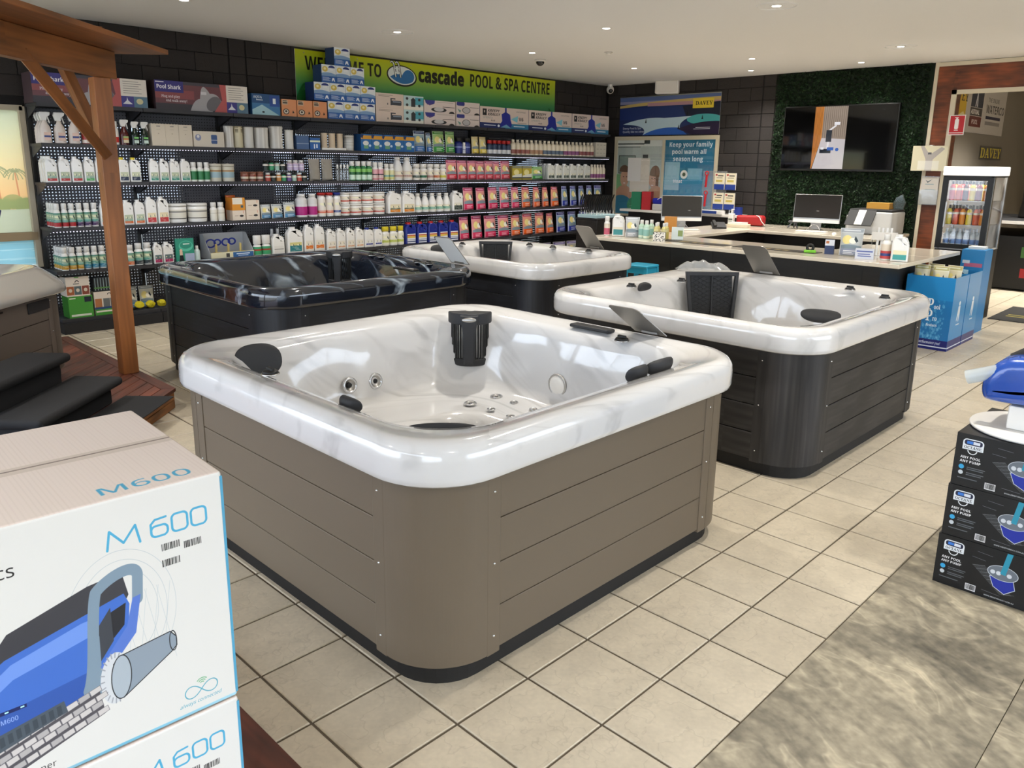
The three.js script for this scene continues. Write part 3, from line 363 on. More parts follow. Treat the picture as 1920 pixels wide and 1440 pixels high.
{ // moulded steps and mat by the pavilion tub
  const q = Math.SQRT1_2, O = [-4.95, -0.05], P = (s, n) => [O[0] + q * s + q * n, O[1] + q * s - q * n];
  const s = thing('spa_steps', 'black moulded plastic two-tread spa steps beside the brown tub', 'steps', null);
  const tread = (s0, s1, n0, n1, y, h) => { const c = P((s0 + s1) / 2, (n0 + n1) / 2), m = part(s, 'tread', rb(s1 - s0, h, n1 - n0, 0.03, 0, 0, 0, 3), M.rubber, c[0], y - h / 2, c[1]); m.rotation.y = -Math.PI / 4; };
  const body = (s0, s1, n0, n1, y0, y1) => { const c = P((s0 + s1) / 2, (n0 + n1) / 2), m = part(s, 'riser', rb(s1 - s0, y1 - y0, n1 - n0, 0.015, 0, 0, 0, 2), M.rubber, c[0], (y0 + y1) / 2, c[1]); m.rotation.y = -Math.PI / 4; };
  tread(0.82, 1.72, 0.14, 0.47, 0.5, 0.06); body(0.88, 1.66, 0.16, 0.42, 0.15, 0.45); tread(0.78, 1.76, 0.44, 0.78, 0.33, 0.06); body(0.84, 1.70, 0.43, 0.72, 0.15, 0.28);
  const mc = P(1.72, 0.75), mt = solo('rubber_mat', rb(1.5, 0.008, 0.34, 0.003, 0, 0, 0, 1), M.rubber, 'flat black rubber mat lying along the angled deck edge', 'mat', null, -3.30, 0.154, 0.33, -Math.PI / 4);
}
{ // navy information sign behind the brown tub
  const t = canvasTex(256, 256, (c, w, h) => { c.fillStyle = '#26265e'; c.fillRect(0, 0, w, h); c.fillStyle = '#dfe3ee'; [0, 1, 3, 4, 6, 7].forEach(i => { let x = 40; while (x < 170) { const l = 8 + R() * 26; c.fillRect(x, 34 + i * 24, l, 7); x += l + 6; } }); });
  const s = thing('lectern_sign', 'navy sloping information board with white text standing behind the brown tub', 'sign', null, -6.2, 0.15, 0.35, 1.0);
  const m = part(s, 'board', rb(0.62, 0.012, 0.42, 0.004), [col('#26265e'), col('#26265e'), printed(t), col('#26265e'), col('#26265e'), col('#26265e')], 0, 1.02, 0); m.rotation.x = 0.85; const uv = m.geometry.attributes.uv, p = m.geometry.attributes.position; for (let i = 0; i < p.count; i++) uv.setXY(i, p.getX(i) / 0.62 + 0.5, 0.5 - p.getZ(i) / 0.42); m.material = printed(t);
  part(s, 'stand', merge([cyl(0.02, 0.02, 0.98, 12), cyl(0.16, 0.16, 0.012, 24)]), M.black);
}
// ------------------------------------------------------------ boxed pool robots in the foreground
function robotPrint(c, w, h) {
  c.fillStyle = '#dcdbd7'; c.fillRect(0, 0, w, h); const k = w / 1000, s = (x, y) => [x * k, y * k]; c.lineJoin = 'round'; c.lineCap = 'round';
  const poly = (pts, f, st, lw = 2) => { c.beginPath(); pts.forEach((p, i) => i ? c.lineTo(p[0] * k, p[1] * k) : c.moveTo(p[0] * k, p[1] * k)); c.closePath(); if (f) { c.fillStyle = f; c.fill(); } if (st) { c.strokeStyle = st; c.lineWidth = lw * k; c.stroke(); } };
  c.save(); c.translate(312 * k, 68.5 * k); c.scale(0.585, 0.677);
  c.strokeStyle = 'rgba(120,150,165,0.35)'; c.lineWidth = 1.5 * k; for (let i = 0; i < 16; i++) { c.beginPath(); c.moveTo((120 + i * 52) * k, 300 * k); c.lineTo((60 + i * 52) * k, 640 * k); c.moveTo((60 + i * 52) * k, 300 * k); c.lineTo((120 + i * 52) * k, 640 * k); c.stroke(); }
  for (const r of [150, 190, 230]) { c.beginPath(); c.ellipse(690 * k, 380 * k, r * k, (r + 40) * k, 0, 0, 7); c.strokeStyle = 'rgba(60,100,130,0.3)'; c.stroke(); }
  poly([[140, 420], [250, 300], [560, 215], [700, 200], [720, 300], [640, 420], [200, 470]], '#3a3a40');
  poly([[95, 470], [230, 395], [520, 330], [700, 290], [720, 340], [700, 470], [620, 590], [560, 660], [120, 690], [85, 600]], '#3f6cc4'); poly([[120, 500], [250, 420], [520, 355], [560, 352], [545, 420], [250, 480], [150, 540]], '#6d93e0'); poly([[95, 610], [540, 560], [560, 655], [120, 690]], '#2f56a8');
  poly([[640, 350], [705, 330], [690, 420], [630, 470]], '#23252b'); poly([[560, 420], [640, 330], [640, 470], [560, 560]], '#3c4048');
  c.strokeStyle = '#7d92a3'; c.lineWidth = 46 * k; c.beginPath(); c.moveTo(520 * k, 640 * k); c.bezierCurveTo(560 * k, 560 * k, 560 * k, 330 * k, 590 * k, 250 * k); c.bezierCurveTo(640 * k, 205 * k, 760 * k, 170 * k, 765 * k, 230 * k); c.lineTo(755 * k, 330 * k); c.stroke();
  poly([[500, 660], [545, 500], [560, 430], [585, 430], [580, 560], [600, 600], [560, 690], [520, 700]], '#7d92a3'); poly([[735, 320], [770, 315], [735, 470], [600, 600], [575, 560], [700, 430]], '#5677c8');
  c.fillStyle = '#cfd2d6'; c.beginPath(); c.ellipse(630 * k, 630 * k, 62 * k, 108 * k, 0.12, 0, 7); c.fill(); c.strokeStyle = '#9a9ea6'; c.lineWidth = 5 * k; for (let i = 0; i < 22; i++) { const t = i / 22 * 6.28; c.beginPath(); c.moveTo((630 + 46 * Math.cos(t)) * k, (630 + 88 * Math.sin(t)) * k); c.lineTo((630 + 62 * Math.cos(t)) * k, (630 + 108 * Math.sin(t)) * k); c.stroke(); }
  poly([[660, 545], [880, 520], [905, 550], [905, 590], [880, 610], [660, 725], [628, 690], [628, 570]], '#8b98a5', '#1c1e22', 4); c.fillStyle = '#a9b4be'; c.beginPath(); c.ellipse(655 * k, 635 * k, 42 * k, 92 * k, 0.1, 0, 7); c.fill(); c.stroke(); c.beginPath(); c.ellipse(890 * k, 565 * k, 16 * k, 44 * k, 0, 0, 7); c.stroke();
  poly([[20, 780], [560, 650], [575, 760], [60, 900]], '#4c4a50'); for (let r = 0; r < 4; r++) for (let i = 0; i < 11; i++) { const x = 40 + i * 48 + (r % 2) * 22, y = 760 + r * 32 - i * 11.5; poly([[x, y], [x + 44, y - 10], [x + 50, y + 12], [x + 6, y + 24]], (i + r) % 3 ? '#cbc6c4' : '#b0acac', '#6d6a70', 2); }
  poly([[95, 690], [420, 640], [430, 690], [100, 760]], '#4a5560'); for (let i = 0; i < 10; i++) poly([[110 + i * 31, 700 - i * 5], [128 + i * 31, 697 - i * 5], [130 + i * 31, 735 - i * 5], [112 + i * 31, 740 - i * 5]], '#39434d');
  c.fillStyle = '#12205a'; c.fillRect(175 * k, 590 * k, 110 * k, 14 * k); c.fillStyle = '#bff'; c.fillRect(205 * k, 594 * k, 14 * k, 6 * k); c.fillRect(262 * k, 594 * k, 14 * k, 6 * k); c.fillStyle = '#9db6ee'; c.font = `${26 * k}px sans-serif`; c.fillText('M600', 185 * k, 640 * k);
  c.restore();
  c.strokeStyle = '#4aa6cc'; c.lineWidth = 6 * k; { const x = 695, y = 86, zx = 0.726, zy = 0.5, L = (...a) => { c.beginPath(); a.forEach((p, i) => i ? c.lineTo((x + p[0] * zx) * k, (y + p[1] * zy) * k) : c.moveTo((x + p[0] * zx) * k, (y + p[1] * zy) * k)); c.stroke(); }, rr = (X, Y, W, H) => { c.beginPath(); c.roundRect((x + X * zx) * k, (y + Y * zy) * k, W * zx * k, H * zy * k, 12 * k); c.stroke(); };
    L([0, 100], [12, 0], [55, 80], [98, 0], [110, 100]); L([204, 0], [165, 4], [150, 26], [150, 70]); rr(150, 40, 58, 60); rr(224, 0, 56, 100); rr(294, 0, 56, 100); }
  c.fillStyle = '#222'; for (const [x, y] of [[826, 162], [884, 172], [824, 208]]) { let X = x; while (X < x + 46) { const b = 0.8 + R() * 2.4; c.fillRect(X * k, y * k, b * k, 20 * k); X += b + 0.8 + R() * 2; } }
  c.font = `${46 * k}px sans-serif`; c.textAlign = 'right'; c.fillText('maytronics', 494 * k, 130 * k); c.strokeStyle = '#5aa4b8'; c.lineWidth = 3 * k; c.beginPath(); for (let i = 0; i <= 60; i++) { const t = i / 60 * 6.283, X = 897 + 46 * Math.cos(t) / (1 + Math.sin(t) ** 2), Y = 634 + 52 * Math.sin(t) * Math.cos(t) / (1 + Math.sin(t) ** 2); i ? c.lineTo(X * k, Y * k) : c.moveTo(X * k, Y * k); } c.stroke(); for (const r of [6, 12, 18]) { c.beginPath(); c.arc(900 * k, 618 * k, r * k, 3.9, 5.5); c.strokeStyle = '#7ab58a'; c.stroke(); } c.fillStyle = '#5aa4b8'; c.font = `italic ${15 * k}px sans-serif`; c.fillText('always connected', 952 * k, 672 * k);
  const gr = c.createLinearGradient(300 * k, 0, w, 0); gr.addColorStop(0, 'rgba(90,170,210,0)'); gr.addColorStop(0.5, '#6fb6d4'); gr.addColorStop(1, '#a6d4e6'); c.fillStyle = gr; c.fillRect(0, h - 13 * k, w, 13 * k); c.fillStyle = '#333'; c.font = `${24 * k}px sans-serif`; c.fillText('Robotic Pool Cleaner', 524 * k, h - 34 * k); c.textAlign = 'left';
}
{
  const front = printed(canvasTex(1434, 1012, robotPrint), 0.5), topT = canvasTex(512, 512, (c, w, h) => { c.fillStyle = '#dccfc6'; c.fillRect(0, 0, w, h); c.strokeStyle = 'rgba(150,130,118,0.35)'; c.lineWidth = 1; for (let i = 0; i < 90; i++) { c.beginPath(); const x = i * 6 + 2; c.moveTo(x, 0); c.lineTo(x, h); c.globalAlpha = 0.15 + 0.3 * R(); c.stroke(); } c.globalAlpha = 1; c.fillStyle = '#c9bcb0'; c.fillRect(0, 236, w, 40); c.fillStyle = '#4a9fc2'; c.font = '50px sans-serif'; c.fillText('M600', 356, 486); c.fillStyle = '#2a2a2a'; c.font = 'bold italic 28px sans-serif'; c.fillText('Dolphin', 120, 488); c.strokeStyle = '#1d1d22'; c.lineWidth = 12; c.beginPath(); c.arc(170, 170, 42, 0.3, 5.5); c.stroke(); c.fillStyle = '#3f9cbc'; c.beginPath(); c.moveTo(130, 140); c.quadraticCurveTo(220, 120, 300, 90); c.quadraticCurveTo(240, 150, 150, 160); c.fill(); });
  const topM = printed(topT, 0.7), side = std('#d0cdc8', 0.7), edge = std('#4f9dc0', 0.6);
  for (let k = 0; k < 2; k++) {
    const b = thing('robot_cleaner_carton', k ? 'white robotic pool cleaner carton on top of the stack, lid showing' : 'white robotic pool cleaner carton at the bottom of the stack on the deck', 'box', 'stacked robot cleaner cartons', 0.208 - 0.262, 0.15 + k * 0.512, 1.142 + 0.36, Math.PI / 2 - 0.045);
    const g = rb(0.72, 0.508, 0.525, 0.006, 0, 0.254, 0, 2), gu = flat(g); // printed face is local +z, turned to face +x
    const parts = [[], [], []], pos = gu.attributes.position, nor = gu.attributes.normal; const mk = arr => { const h = new THREE.BufferGeometry(), P = [], N = [], U = []; for (const i of arr) { const x = pos.getX(i), y = pos.getY(i), z = pos.getZ(i); P.push(x, y, z); N.push(nor.getX(i), nor.getY(i), nor.getZ(i)); const tri = Math.floor(i / 3) * 3; U.push(arr.kind === 1 ? x / 0.72 + 0.5 : x / 0.72 + 0.5, arr.kind === 1 ? 0.5 - z / 0.525 : y / 0.508); } h.setAttribute('position', new THREE.Float32BufferAttribute(P, 3)); h.setAttribute('normal', new THREE.Float32BufferAttribute(N, 3)); h.setAttribute('uv', new THREE.Float32BufferAttribute(U, 2)); return h; };
    for (let i = 0; i < pos.count; i += 3) { const nx = nor.getX(i) + nor.getX(i + 1) + nor.getX(i + 2), ny = nor.getY(i) + nor.getY(i + 1) + nor.getY(i + 2), nz = nor.getZ(i) + nor.getZ(i + 1) + nor.getZ(i + 2); const w = nz > 2.2 ? 0 : ny > 2.2 ? 1 : 2; parts[w].push(i, i + 1, i + 2); }
    parts.forEach((a, i) => a.kind = i);
    part(b, 'printed_face', mk(parts[0]), front); part(b, 'lid', mk(parts[1]), topM); part(b, 'carton_walls', mk(parts[2]), side);
    part(b, 'blue_edge', bx(0.3555, 0.01, 0.2585, 0.3605, 0.498, 0.2632), edge); part(b, 'flap_gap', bx(-0.355, 0.5075, -0.003, 0.355, 0.5092, 0.0), col('#8d8078', 0.8));
  }
}
// ------------------------------------------------------------ stacked suction cleaner cartons and the cleaner on top
{
  const fr = canvasTex(768, 400, (c, w, h) => {
    c.fillStyle = '#0d0e10'; c.fillRect(0, 0, w, h); c.strokeStyle = 'rgba(190,195,200,0.75)'; c.lineWidth = 1.4; for (let i = 0; i < 9; i++) { c.beginPath(); c.moveTo(250 + i * 26, 170 + i * 20); c.lineTo(330 + i * 26, 150 + i * 20); c.moveTo(250 + i * 9, 165 - i * 2); c.lineTo(450 + i * 9, 335 - i * 2); c.stroke(); } for (let i = 0; i < 9; i++) { c.beginPath(); c.moveTo(600 + i * 22, 40 + i * 8); c.lineTo(600 + i * 22, 190 + i * 10); c.moveTo(590, 60 + i * 20); c.lineTo(768, 110 + i * 22); c.stroke(); }
    c.strokeStyle = '#aab'; for (const [x, y, l] of [[270, 56, 100], [240, 105, 90], [330, 340, 120], [620, 300, 0]]) { c.beginPath(); c.moveTo(x, y); c.lineTo(x + l, y + 8); c.stroke(); }
    c.fillStyle = '#e9edf0'; c.beginPath(); c.roundRect(44, 34, 138, 70, 26); c.fill(); c.fillStyle = '#161a3a'; c.beginPath(); c.roundRect(54, 42, 118, 38, 16); c.fill(); c.fillStyle = '#3f7fd8'; c.fillRect(70, 50, 40, 22); c.fillStyle = '#e4e8f0'; c.fillRect(112, 50, 44, 22); c.fillStyle = '#e9edf0'; c.fillRect(44, 82, 138, 34); c.fillStyle = '#23262c'; c.font = 'bold 27px serif'; c.fillText('OCTANE', 54, 108); c.beginPath(); c.arc(112, 116, 30, 0.1, 3.04); c.strokeStyle = '#e9edf0'; c.lineWidth = 7; c.stroke();
    c.fillStyle = '#f1f1f1'; c.font = 'bold 27px sans-serif'; c.fillText('ANY POOL', 40, 186); c.fillText('ANY PUMP', 40, 216); c.fillStyle = '#39a8dc'; c.beginPath(); c.arc(56, 252, 18, 0, 7); c.fill(); c.fillStyle = '#cdd2d6'; c.beginPath(); c.arc(56, 296, 16, 0, 7); c.fill(); c.fillStyle = '#61656b'; for (const [x, y, l] of [[92, 246, 120], [92, 260, 110], [92, 288, 115], [92, 302, 100], [40, 334, 130]]) c.fillRect(x, y, l, 7);
    c.fillStyle = '#eee'; c.fillRect(222, 330, 70, 50); c.fillStyle = '#111'; for (let x = 226; x < 288; x += 5) c.fillRect(x, 334, 2 + R() * 2, 40); c.fillStyle = '#dfe3e6'; c.font = '14px sans-serif'; c.fillText('WWW.KREEPYKRAULY.COM.AU', 350, 378);
    c.save(); c.translate(-120, -16); c.scale(1.06, 1.06); c.fillStyle = '#1c2f9c'; c.beginPath(); c.moveTo(460, 215); c.lineTo(600, 200); c.lineTo(620, 270); c.lineTo(560, 320); c.lineTo(490, 285); c.closePath(); c.fill(); c.strokeStyle = '#cfd6de'; c.lineWidth = 4; c.stroke(); c.fillStyle = '#6c747d'; c.beginPath(); c.ellipse(535, 175, 92, 52, 0, 0, 7); c.fill(); c.strokeStyle = '#c9d0d6'; c.stroke(); c.fillStyle = '#d5d9de'; for (const x of [475, 510, 575]) { c.beginPath(); c.arc(x, 180, 15, 0, 7); c.fill(); } c.fillStyle = '#2b93ad'; c.beginPath(); c.moveTo(520, 180); c.lineTo(545, 20); c.lineTo(580, 20); c.lineTo(552, 185); c.fill(); c.restore();
  });
  const fm = printed(fr, 0.4), sm = std('#101113', 0.4);
  const pos = [[0.789, -1.773, 0], [0.797, -1.776, 0.2315], [0.803, -1.778, 0.463]], say = ['bottom', 'middle', 'top'];
  for (let k = 0; k < 3; k++) {
    const b = thing('suction_cleaner_carton', `black printed suction pool cleaner carton, ${say[k]} of its stack of three`, 'box', 'stacked black cleaner cartons', pos[k][0] + 0.22, pos[k][2], pos[k][1] - 0.25, 0.0 - 0.006 * k);
    part(b, 'carton', bx(-0.22, 0.0005, -0.25, 0.22, 0.231, 0.25), [sm, sm, sm, sm, fm, sm]);
    if (k === 2) { const g = part(b, 'top_print', bx(-0.06, 0.231, 0.02, 0.12, 0.2316, 0.1), printed(canvasTex(128, 64, (c, w, h) => { c.fillStyle = '#101113'; c.fillRect(0, 0, w, h); c.strokeStyle = '#d5dadf'; c.lineWidth = 5; c.beginPath(); c.roundRect(8, 10, 112, 44, 20); c.stroke(); c.fillStyle = '#1f3f9a'; c.fillRect(24, 20, 40, 22); c.fillStyle = '#dde'; c.fillRect(66, 20, 30, 22); }), 0.4)); }
  }
  const st = thing('display_stand', 'white display stand with a round foot on the black cartons', 'stand', null, 1.02, 0.6945, -2.02);
  part(st, 'foot', lathe([[0, 0], [0.23, 0], [0.235, 0.008], [0.23, 0.016], [0, 0.018]], 40), M.white); part(st, 'pillar', rb(0.2, 0.1, 0.2, 0.006, 0.02, 0.068, 0), M.white);
  const cl = thing('suction_pool_cleaner', 'glossy blue suction pool cleaner with a clear tube on the white stand', 'pool cleaner', null, 1.04, 0.8155, -2.02);
  const sh = extrude((() => { const s = new THREE.Shape(); s.moveTo(-0.2, 0.0); s.bezierCurveTo(-0.235, 0.06, -0.19, 0.17, -0.11, 0.19); s.bezierCurveTo(0, 0.21, 0.14, 0.2, 0.2, 0.1); s.bezierCurveTo(0.22, 0.03, 0.1, 0, 0, -0.005); s.bezierCurveTo(-0.1, -0.01, -0.19, -0.02, -0.2, 0); return s; })(), 0.16, 0.05, 5, 18); sh.translate(0, 0.012, -0.08); part(cl, 'blue_shell', toCreasedNormals(sh, 1.2), M.blue);
  part(cl, 'seal_skirt', extrude((() => { const s = new THREE.Shape(); s.absellipse(0, 0, 0.23, 0.17, 0, 6.29); return s; })(), 0.012, 0.004, 1, 24).rotateX(-Math.PI / 2), M.softblack, 0, 0.004, 0);
  part(cl, 'dark_crest', tube([[-0.13, 0.175, 0.0], [-0.05, 0.225, 0], [0.08, 0.225, 0], [0.18, 0.16, 0]], 0.026, 20, 10), M.softblack);
  const tb = part(cl, 'clear_tube', tube([[-0.27, 0.085, 0.1], [-0.14, 0.14, 0.09], [0.02, 0.215, 0.07], [0.25, 0.33, 0.04]], 0.03, 24, 16), phy('#dfe6e8', 0.18, 0, { transmission: 0.5, thickness: 0 })); part(tb, 'blue_collar', bar([-0.125, 0.178, 0.088], [-0.085, 0.196, 0.086], 0.034, 0.034, 0.004), M.blue);
}
// ------------------------------------------------------------ shelving along the left wall
const SY = [0, 2.284, 1.903, 1.524, 1.077, 0.642, 0.148], XF = -7.15;   // shelf tops (1 = top), front edge
{
  const perf = (() => { const n = 16, d = new Uint8Array(n * n * 4); for (let j = 0; j < n; j++) for (let i = 0; i < n; i++) { const r = Math.hypot(i - 7.5, j - 7.5), k = (j * n + i) * 4, a = r < 2.9 ? 0 : 255; d[k] = d[k + 1] = d[k + 2] = a; d[k + 3] = 255; } const t = new THREE.DataTexture(d, n, n, THREE.RGBAFormat); t.wrapS = t.wrapT = THREE.RepeatWrapping; t.magFilter = THREE.LinearFilter; t.needsUpdate = true; return t; })();
  const peg = std('#55555a', 0.55, 0.2, { alphaMap: perf, alphaTest: 0.5, side: THREE.DoubleSide });
  const slot = (() => { const n = 16, d = new Uint8Array(n * n * 4); for (let j = 0; j < n; j++) for (let i = 0; i < n; i++) { const k = (j * n + i) * 4, a = Math.abs(j - 7.5) < 1.6 && i > 0 && i < 15 ? 0 : 255; d[k] = d[k + 1] = d[k + 2] = a; d[k + 3] = 255; } const t = new THREE.DataTexture(d, n, n, THREE.RGBAFormat); t.wrapS = t.wrapT = THREE.RepeatWrapping; t.magFilter = THREE.LinearFilter; t.needsUpdate = true; return t; })();
  const louvre = std('#3a3a3e', 0.55, 0.2, { alphaMap: slot, alphaTest: 0.5, side: THREE.DoubleSide });
  const ledM = std('#d8d2e8', 0.5, 0, { emissive: new THREE.Color(0.86, 0.8, 1), emissiveIntensity: 3 });
  const L = 1.0, Z0 = -0.62;
  const panelG = new THREE.PlaneGeometry(L - 0.03, 2.16).rotateY(Math.PI / 2); { const uv = panelG.attributes.uv; for (let i = 0; i < 4; i++) uv.setXY(i, uv.getX(i) * (L - 0.03) / 0.032, uv.getY(i) * 2.16 / 0.032); }
  const deck = rb(0.385, 0.03, L - 0.006, 0.003, XF - 0.1925, -0.015, 0, 1), lip = bx(XF, -0.034, -L / 2 + 0.003, XF + 0.006, 0.004, L / 2 - 0.003), br = extrude(shapeOf([[0, 0], [0.3, 0], [0.3, -0.015], [0.03, -0.105], [0, -0.105]]), 0.004); br.translate(-7.515, 0, 0);
  const ledBase = bx(XF - 0.012, -0.04, -L / 2 + 0.01, XF - 0.002, -0.034, L / 2 - 0.01), leds = merge(Array.from({ length: 32 }, (_, i) => bx(XF - 0.01, -0.041, -L / 2 + 0.014 + i * 0.031, XF + 0.001, -0.036, -L / 2 + 0.022 + i * 0.031)));
  const where = ['at the end by the window', 'behind the pavilion post', 'with the long pool box on top', 'under the orange cartons', 'under the pyramid of cartons', 'under the white pump cartons', 'under the start of the white cleaner cartons', 'with the orange bags', 'at the corner by the back wall'];
  for (let k = 0; k < 9; k++) {
    const zc = Z0 - L * (k + 0.5), o = thing('shelving_bay', 'dark grey metal shelving bay with perforated back ' + where[k], 'shelf', 'wall shelving bays', 0, 0, zc);
    part(o, 'back_panel', panelG, k < 6 ? peg : louvre, -7.525, 0.09 + 1.08 + 0.0, 0);
    part(o, 'top_back_panel', bx(-7.53, 2.25, -L / 2 + 0.015, -7.52, 2.31, L / 2 - 0.015), M.shelfDark);
    const up = []; for (const s of k ? [-1] : [-1, 1]) up.push(bx(-7.545, 0, s * (L / 2 - 0.02) - 0.018, -7.505, 2.33, s * (L / 2 - 0.02) + 0.018)); for (const u of up) part(o, 'upright', u, M.black);
    part(o, 'plinth', bx(-7.5, 0.0, -L / 2 + 0.003, -7.1, 0.112, L / 2 - 0.003), M.shelfDark);
    for (let s = 1; s <= 6; s++) {
      const sh = part(o, 'shelf', deck, M.shelf, 0, SY[s], 0); part(sh, 'front_lip', lip, M.shelf);
      if (s < 6) for (const e of [-1, 1]) part(sh, 'bracket', br, M.shelf, 0, -0.03, e * (L / 2 - 0.012) - 0.002);
      if (s >= 2 && s <= 4) { const b = part(sh, 'led_strip', leds, ledM); }
    }
  }
  for (const s of [2, 3, 4]) for (const [z0, z1] of [[-0.63, -5.1], [-5.12, -9.6]]) { const l = new THREE.RectAreaLight(new THREE.Color(0.86, 0.8, 1), LED, Math.abs(z1 - z0), 0.012); l.position.set(XF - 0.008, SY[s] - 0.047, (z0 + z1) / 2); l.rotation.set(-Math.PI / 2, 0, Math.PI / 2, 'YXZ'); l.rotation.order = 'XYZ'; l.lookAt(XF - 0.06, 0, (z0 + z1) / 2); scene.add(l); }
}
// ------------------------------------------------------------ product kinds (front is local +z)
const TX = {};
function labelTex(key, bands) { // bands: list of [colour, y0, y1]; marks: small scribbles
  return TX[key] ??= atlasTex(128, 128, (c, w, h) => { const r = rng(key.length * 131 + key.charCodeAt(0) * 7 + key.charCodeAt(key.length - 1)); for (const [f, a, b] of bands) { c.fillStyle = f; c.fillRect(0, a * h, w, (b - a) * h + 1); } if (key[0] !== '_') { for (let x = 0; x < w; x += 64) { c.fillStyle = 'rgba(240,236,200,0.85)'; c.beginPath(); c.ellipse(x + 26, h * 0.3, 15, 10, 0.3, 0, 7); c.fill(); c.fillStyle = 'rgba(40,60,70,0.75)'; c.beginPath(); c.moveTo(x + 36, h * 0.16); c.lineTo(x + 48, h * 0.42); c.lineTo(x + 42, h * 0.5); c.lineTo(x + 34, h * 0.3); c.fill(); } c.fillStyle = 'rgba(245,245,240,0.8)'; for (let i = 0; i < 6; i++) c.fillRect(6 + r() * 60, h * (0.5 + 0.08 * i), 16 + r() * 40, 3); } });
}
const labelMat = (key, bands) => TX['m' + key] ??= printed(labelTex(key, bands), 0.4);
const capM = { white: M.plastic, yellow: col('#d8c52a'), red: col('#b3201e'), blue: col('#1b2f86'), black: M.black, green: col('#2f7a3c'), grey: col('#b9b9b7') };
const K = {};
const proto = (w, h) => { const g = new THREE.Group(); g.userData.nom = [w, h]; return g; };
const lift = (g) => g;
function kJug(label, body = M.plastic, cap = M.plastic, o = {}) { const g = proto(0.12, 0.25), w = 0.115, d = 0.06;
  const sil = shapeOf([[-0.054, 0], [0.054, 0], [0.0575, 0.006], [0.0575, 0.15], [0.054, 0.17], [0.028, 0.226], [0.022, 0.232], [-0.04, 0.232], [-0.0575, 0.19], [-0.0575, 0.006]], [[[0.024, 0.165], [0.036, 0.165], [0.041, 0.175], [0.028, 0.212], [0.018, 0.214], [0.016, 0.206]]]);
  const e = extrude(sil, d - 0.024, 0.012, 2); e.translate(0, 0, -d / 2 + 0.012); part(g, 'jug_body', e, body); part(g, 'cap', merge([cyl(0.024, 0.024, 0.024, 14, -0.014, 0.23, 0)]), cap); const l = new THREE.PlaneGeometry(0.088, o.lh ?? 0.088); part(g, 'label', l, label, 0, o.ly ?? 0.062, d / 2 + 0.0008); g.userData.depth = d; return g; }
function kBottle(label, body = M.plastic, cap = M.plastic, o = {}) { const g = proto(0.072, 0.24), r = 0.035, s = o.sh ?? 0.155; part(g, 'bottle_body', lathe([[0, 0], [r - 0.004, 0], [r, 0.005], [r, s], [r - 0.005, s + 0.012], [0.021, s + 0.03], [0.02, s + 0.036], [0, s + 0.036]], 16), body);
  const cr = o.cr ?? 0.028; part(g, 'cap', lathe([[0, s + 0.028], [cr, s + 0.028], [cr, 0.236], [cr - 0.004, 0.24], [0, 0.24]], 14), cap); if (label) part(g, 'label', new THREE.CylinderGeometry(r + 0.0007, r + 0.0007, (o.lb ?? s * 0.86), 16, 1, true).rotateY(-Math.PI / 2), label, 0, 0.014 + (o.lb ?? s * 0.86) / 2, 0); g.userData.depth = 0.072; return g; }
function kTaper(label, body = M.plastic, cap = M.plastic) { const g = proto(0.1, 0.28); part(g, 'bottle_body', lathe([[0, 0], [0.044, 0], [0.049, 0.006], [0.049, 0.13], [0.044, 0.16], [0.024, 0.235], [0.022, 0.245], [0, 0.245]], 18), body); part(g, 'cap', lathe([[0, 0.24], [0.026, 0.24], [0.025, 0.277], [0.022, 0.28], [0, 0.28]], 14), cap); part(g, 'label', new THREE.CylinderGeometry(0.0497, 0.0497, 0.09, 18, 1, true).rotateY(-Math.PI / 2), label, 0, 0.07, 0); g.userData.depth = 0.1; return g; }
function kBucket(label, body = M.plastic) { const g = proto(0.2, 0.2); part(g, 'bucket_body', lathe([[0, 0], [0.088, 0], [0.092, 0.005], [0.098, 0.165], [0, 0.165]], 24), body); part(g, 'lid', lathe([[0, 0.162], [0.1, 0.162], [0.101, 0.185], [0.096, 0.195], [0.03, 0.196], [0, 0.2]], 24), body); part(g, 'label', new THREE.CylinderGeometry(0.0972, 0.0938, 0.1, 24, 1, true).rotateY(-Math.PI / 2), label, 0, 0.085, 0); g.userData.depth = 0.2; return g; }
function kBox(front, side, w, h, d, topM) { const g = proto(w, h); const m = shadow(new THREE.Mesh(bx(-w / 2, 0, -d / 2, w / 2, h, d / 2), [side, side, topM ?? side, side, front, side])); m.name = 'carton'; g.add(m); g.userData.depth = d; g.userData.one = true; return g; }
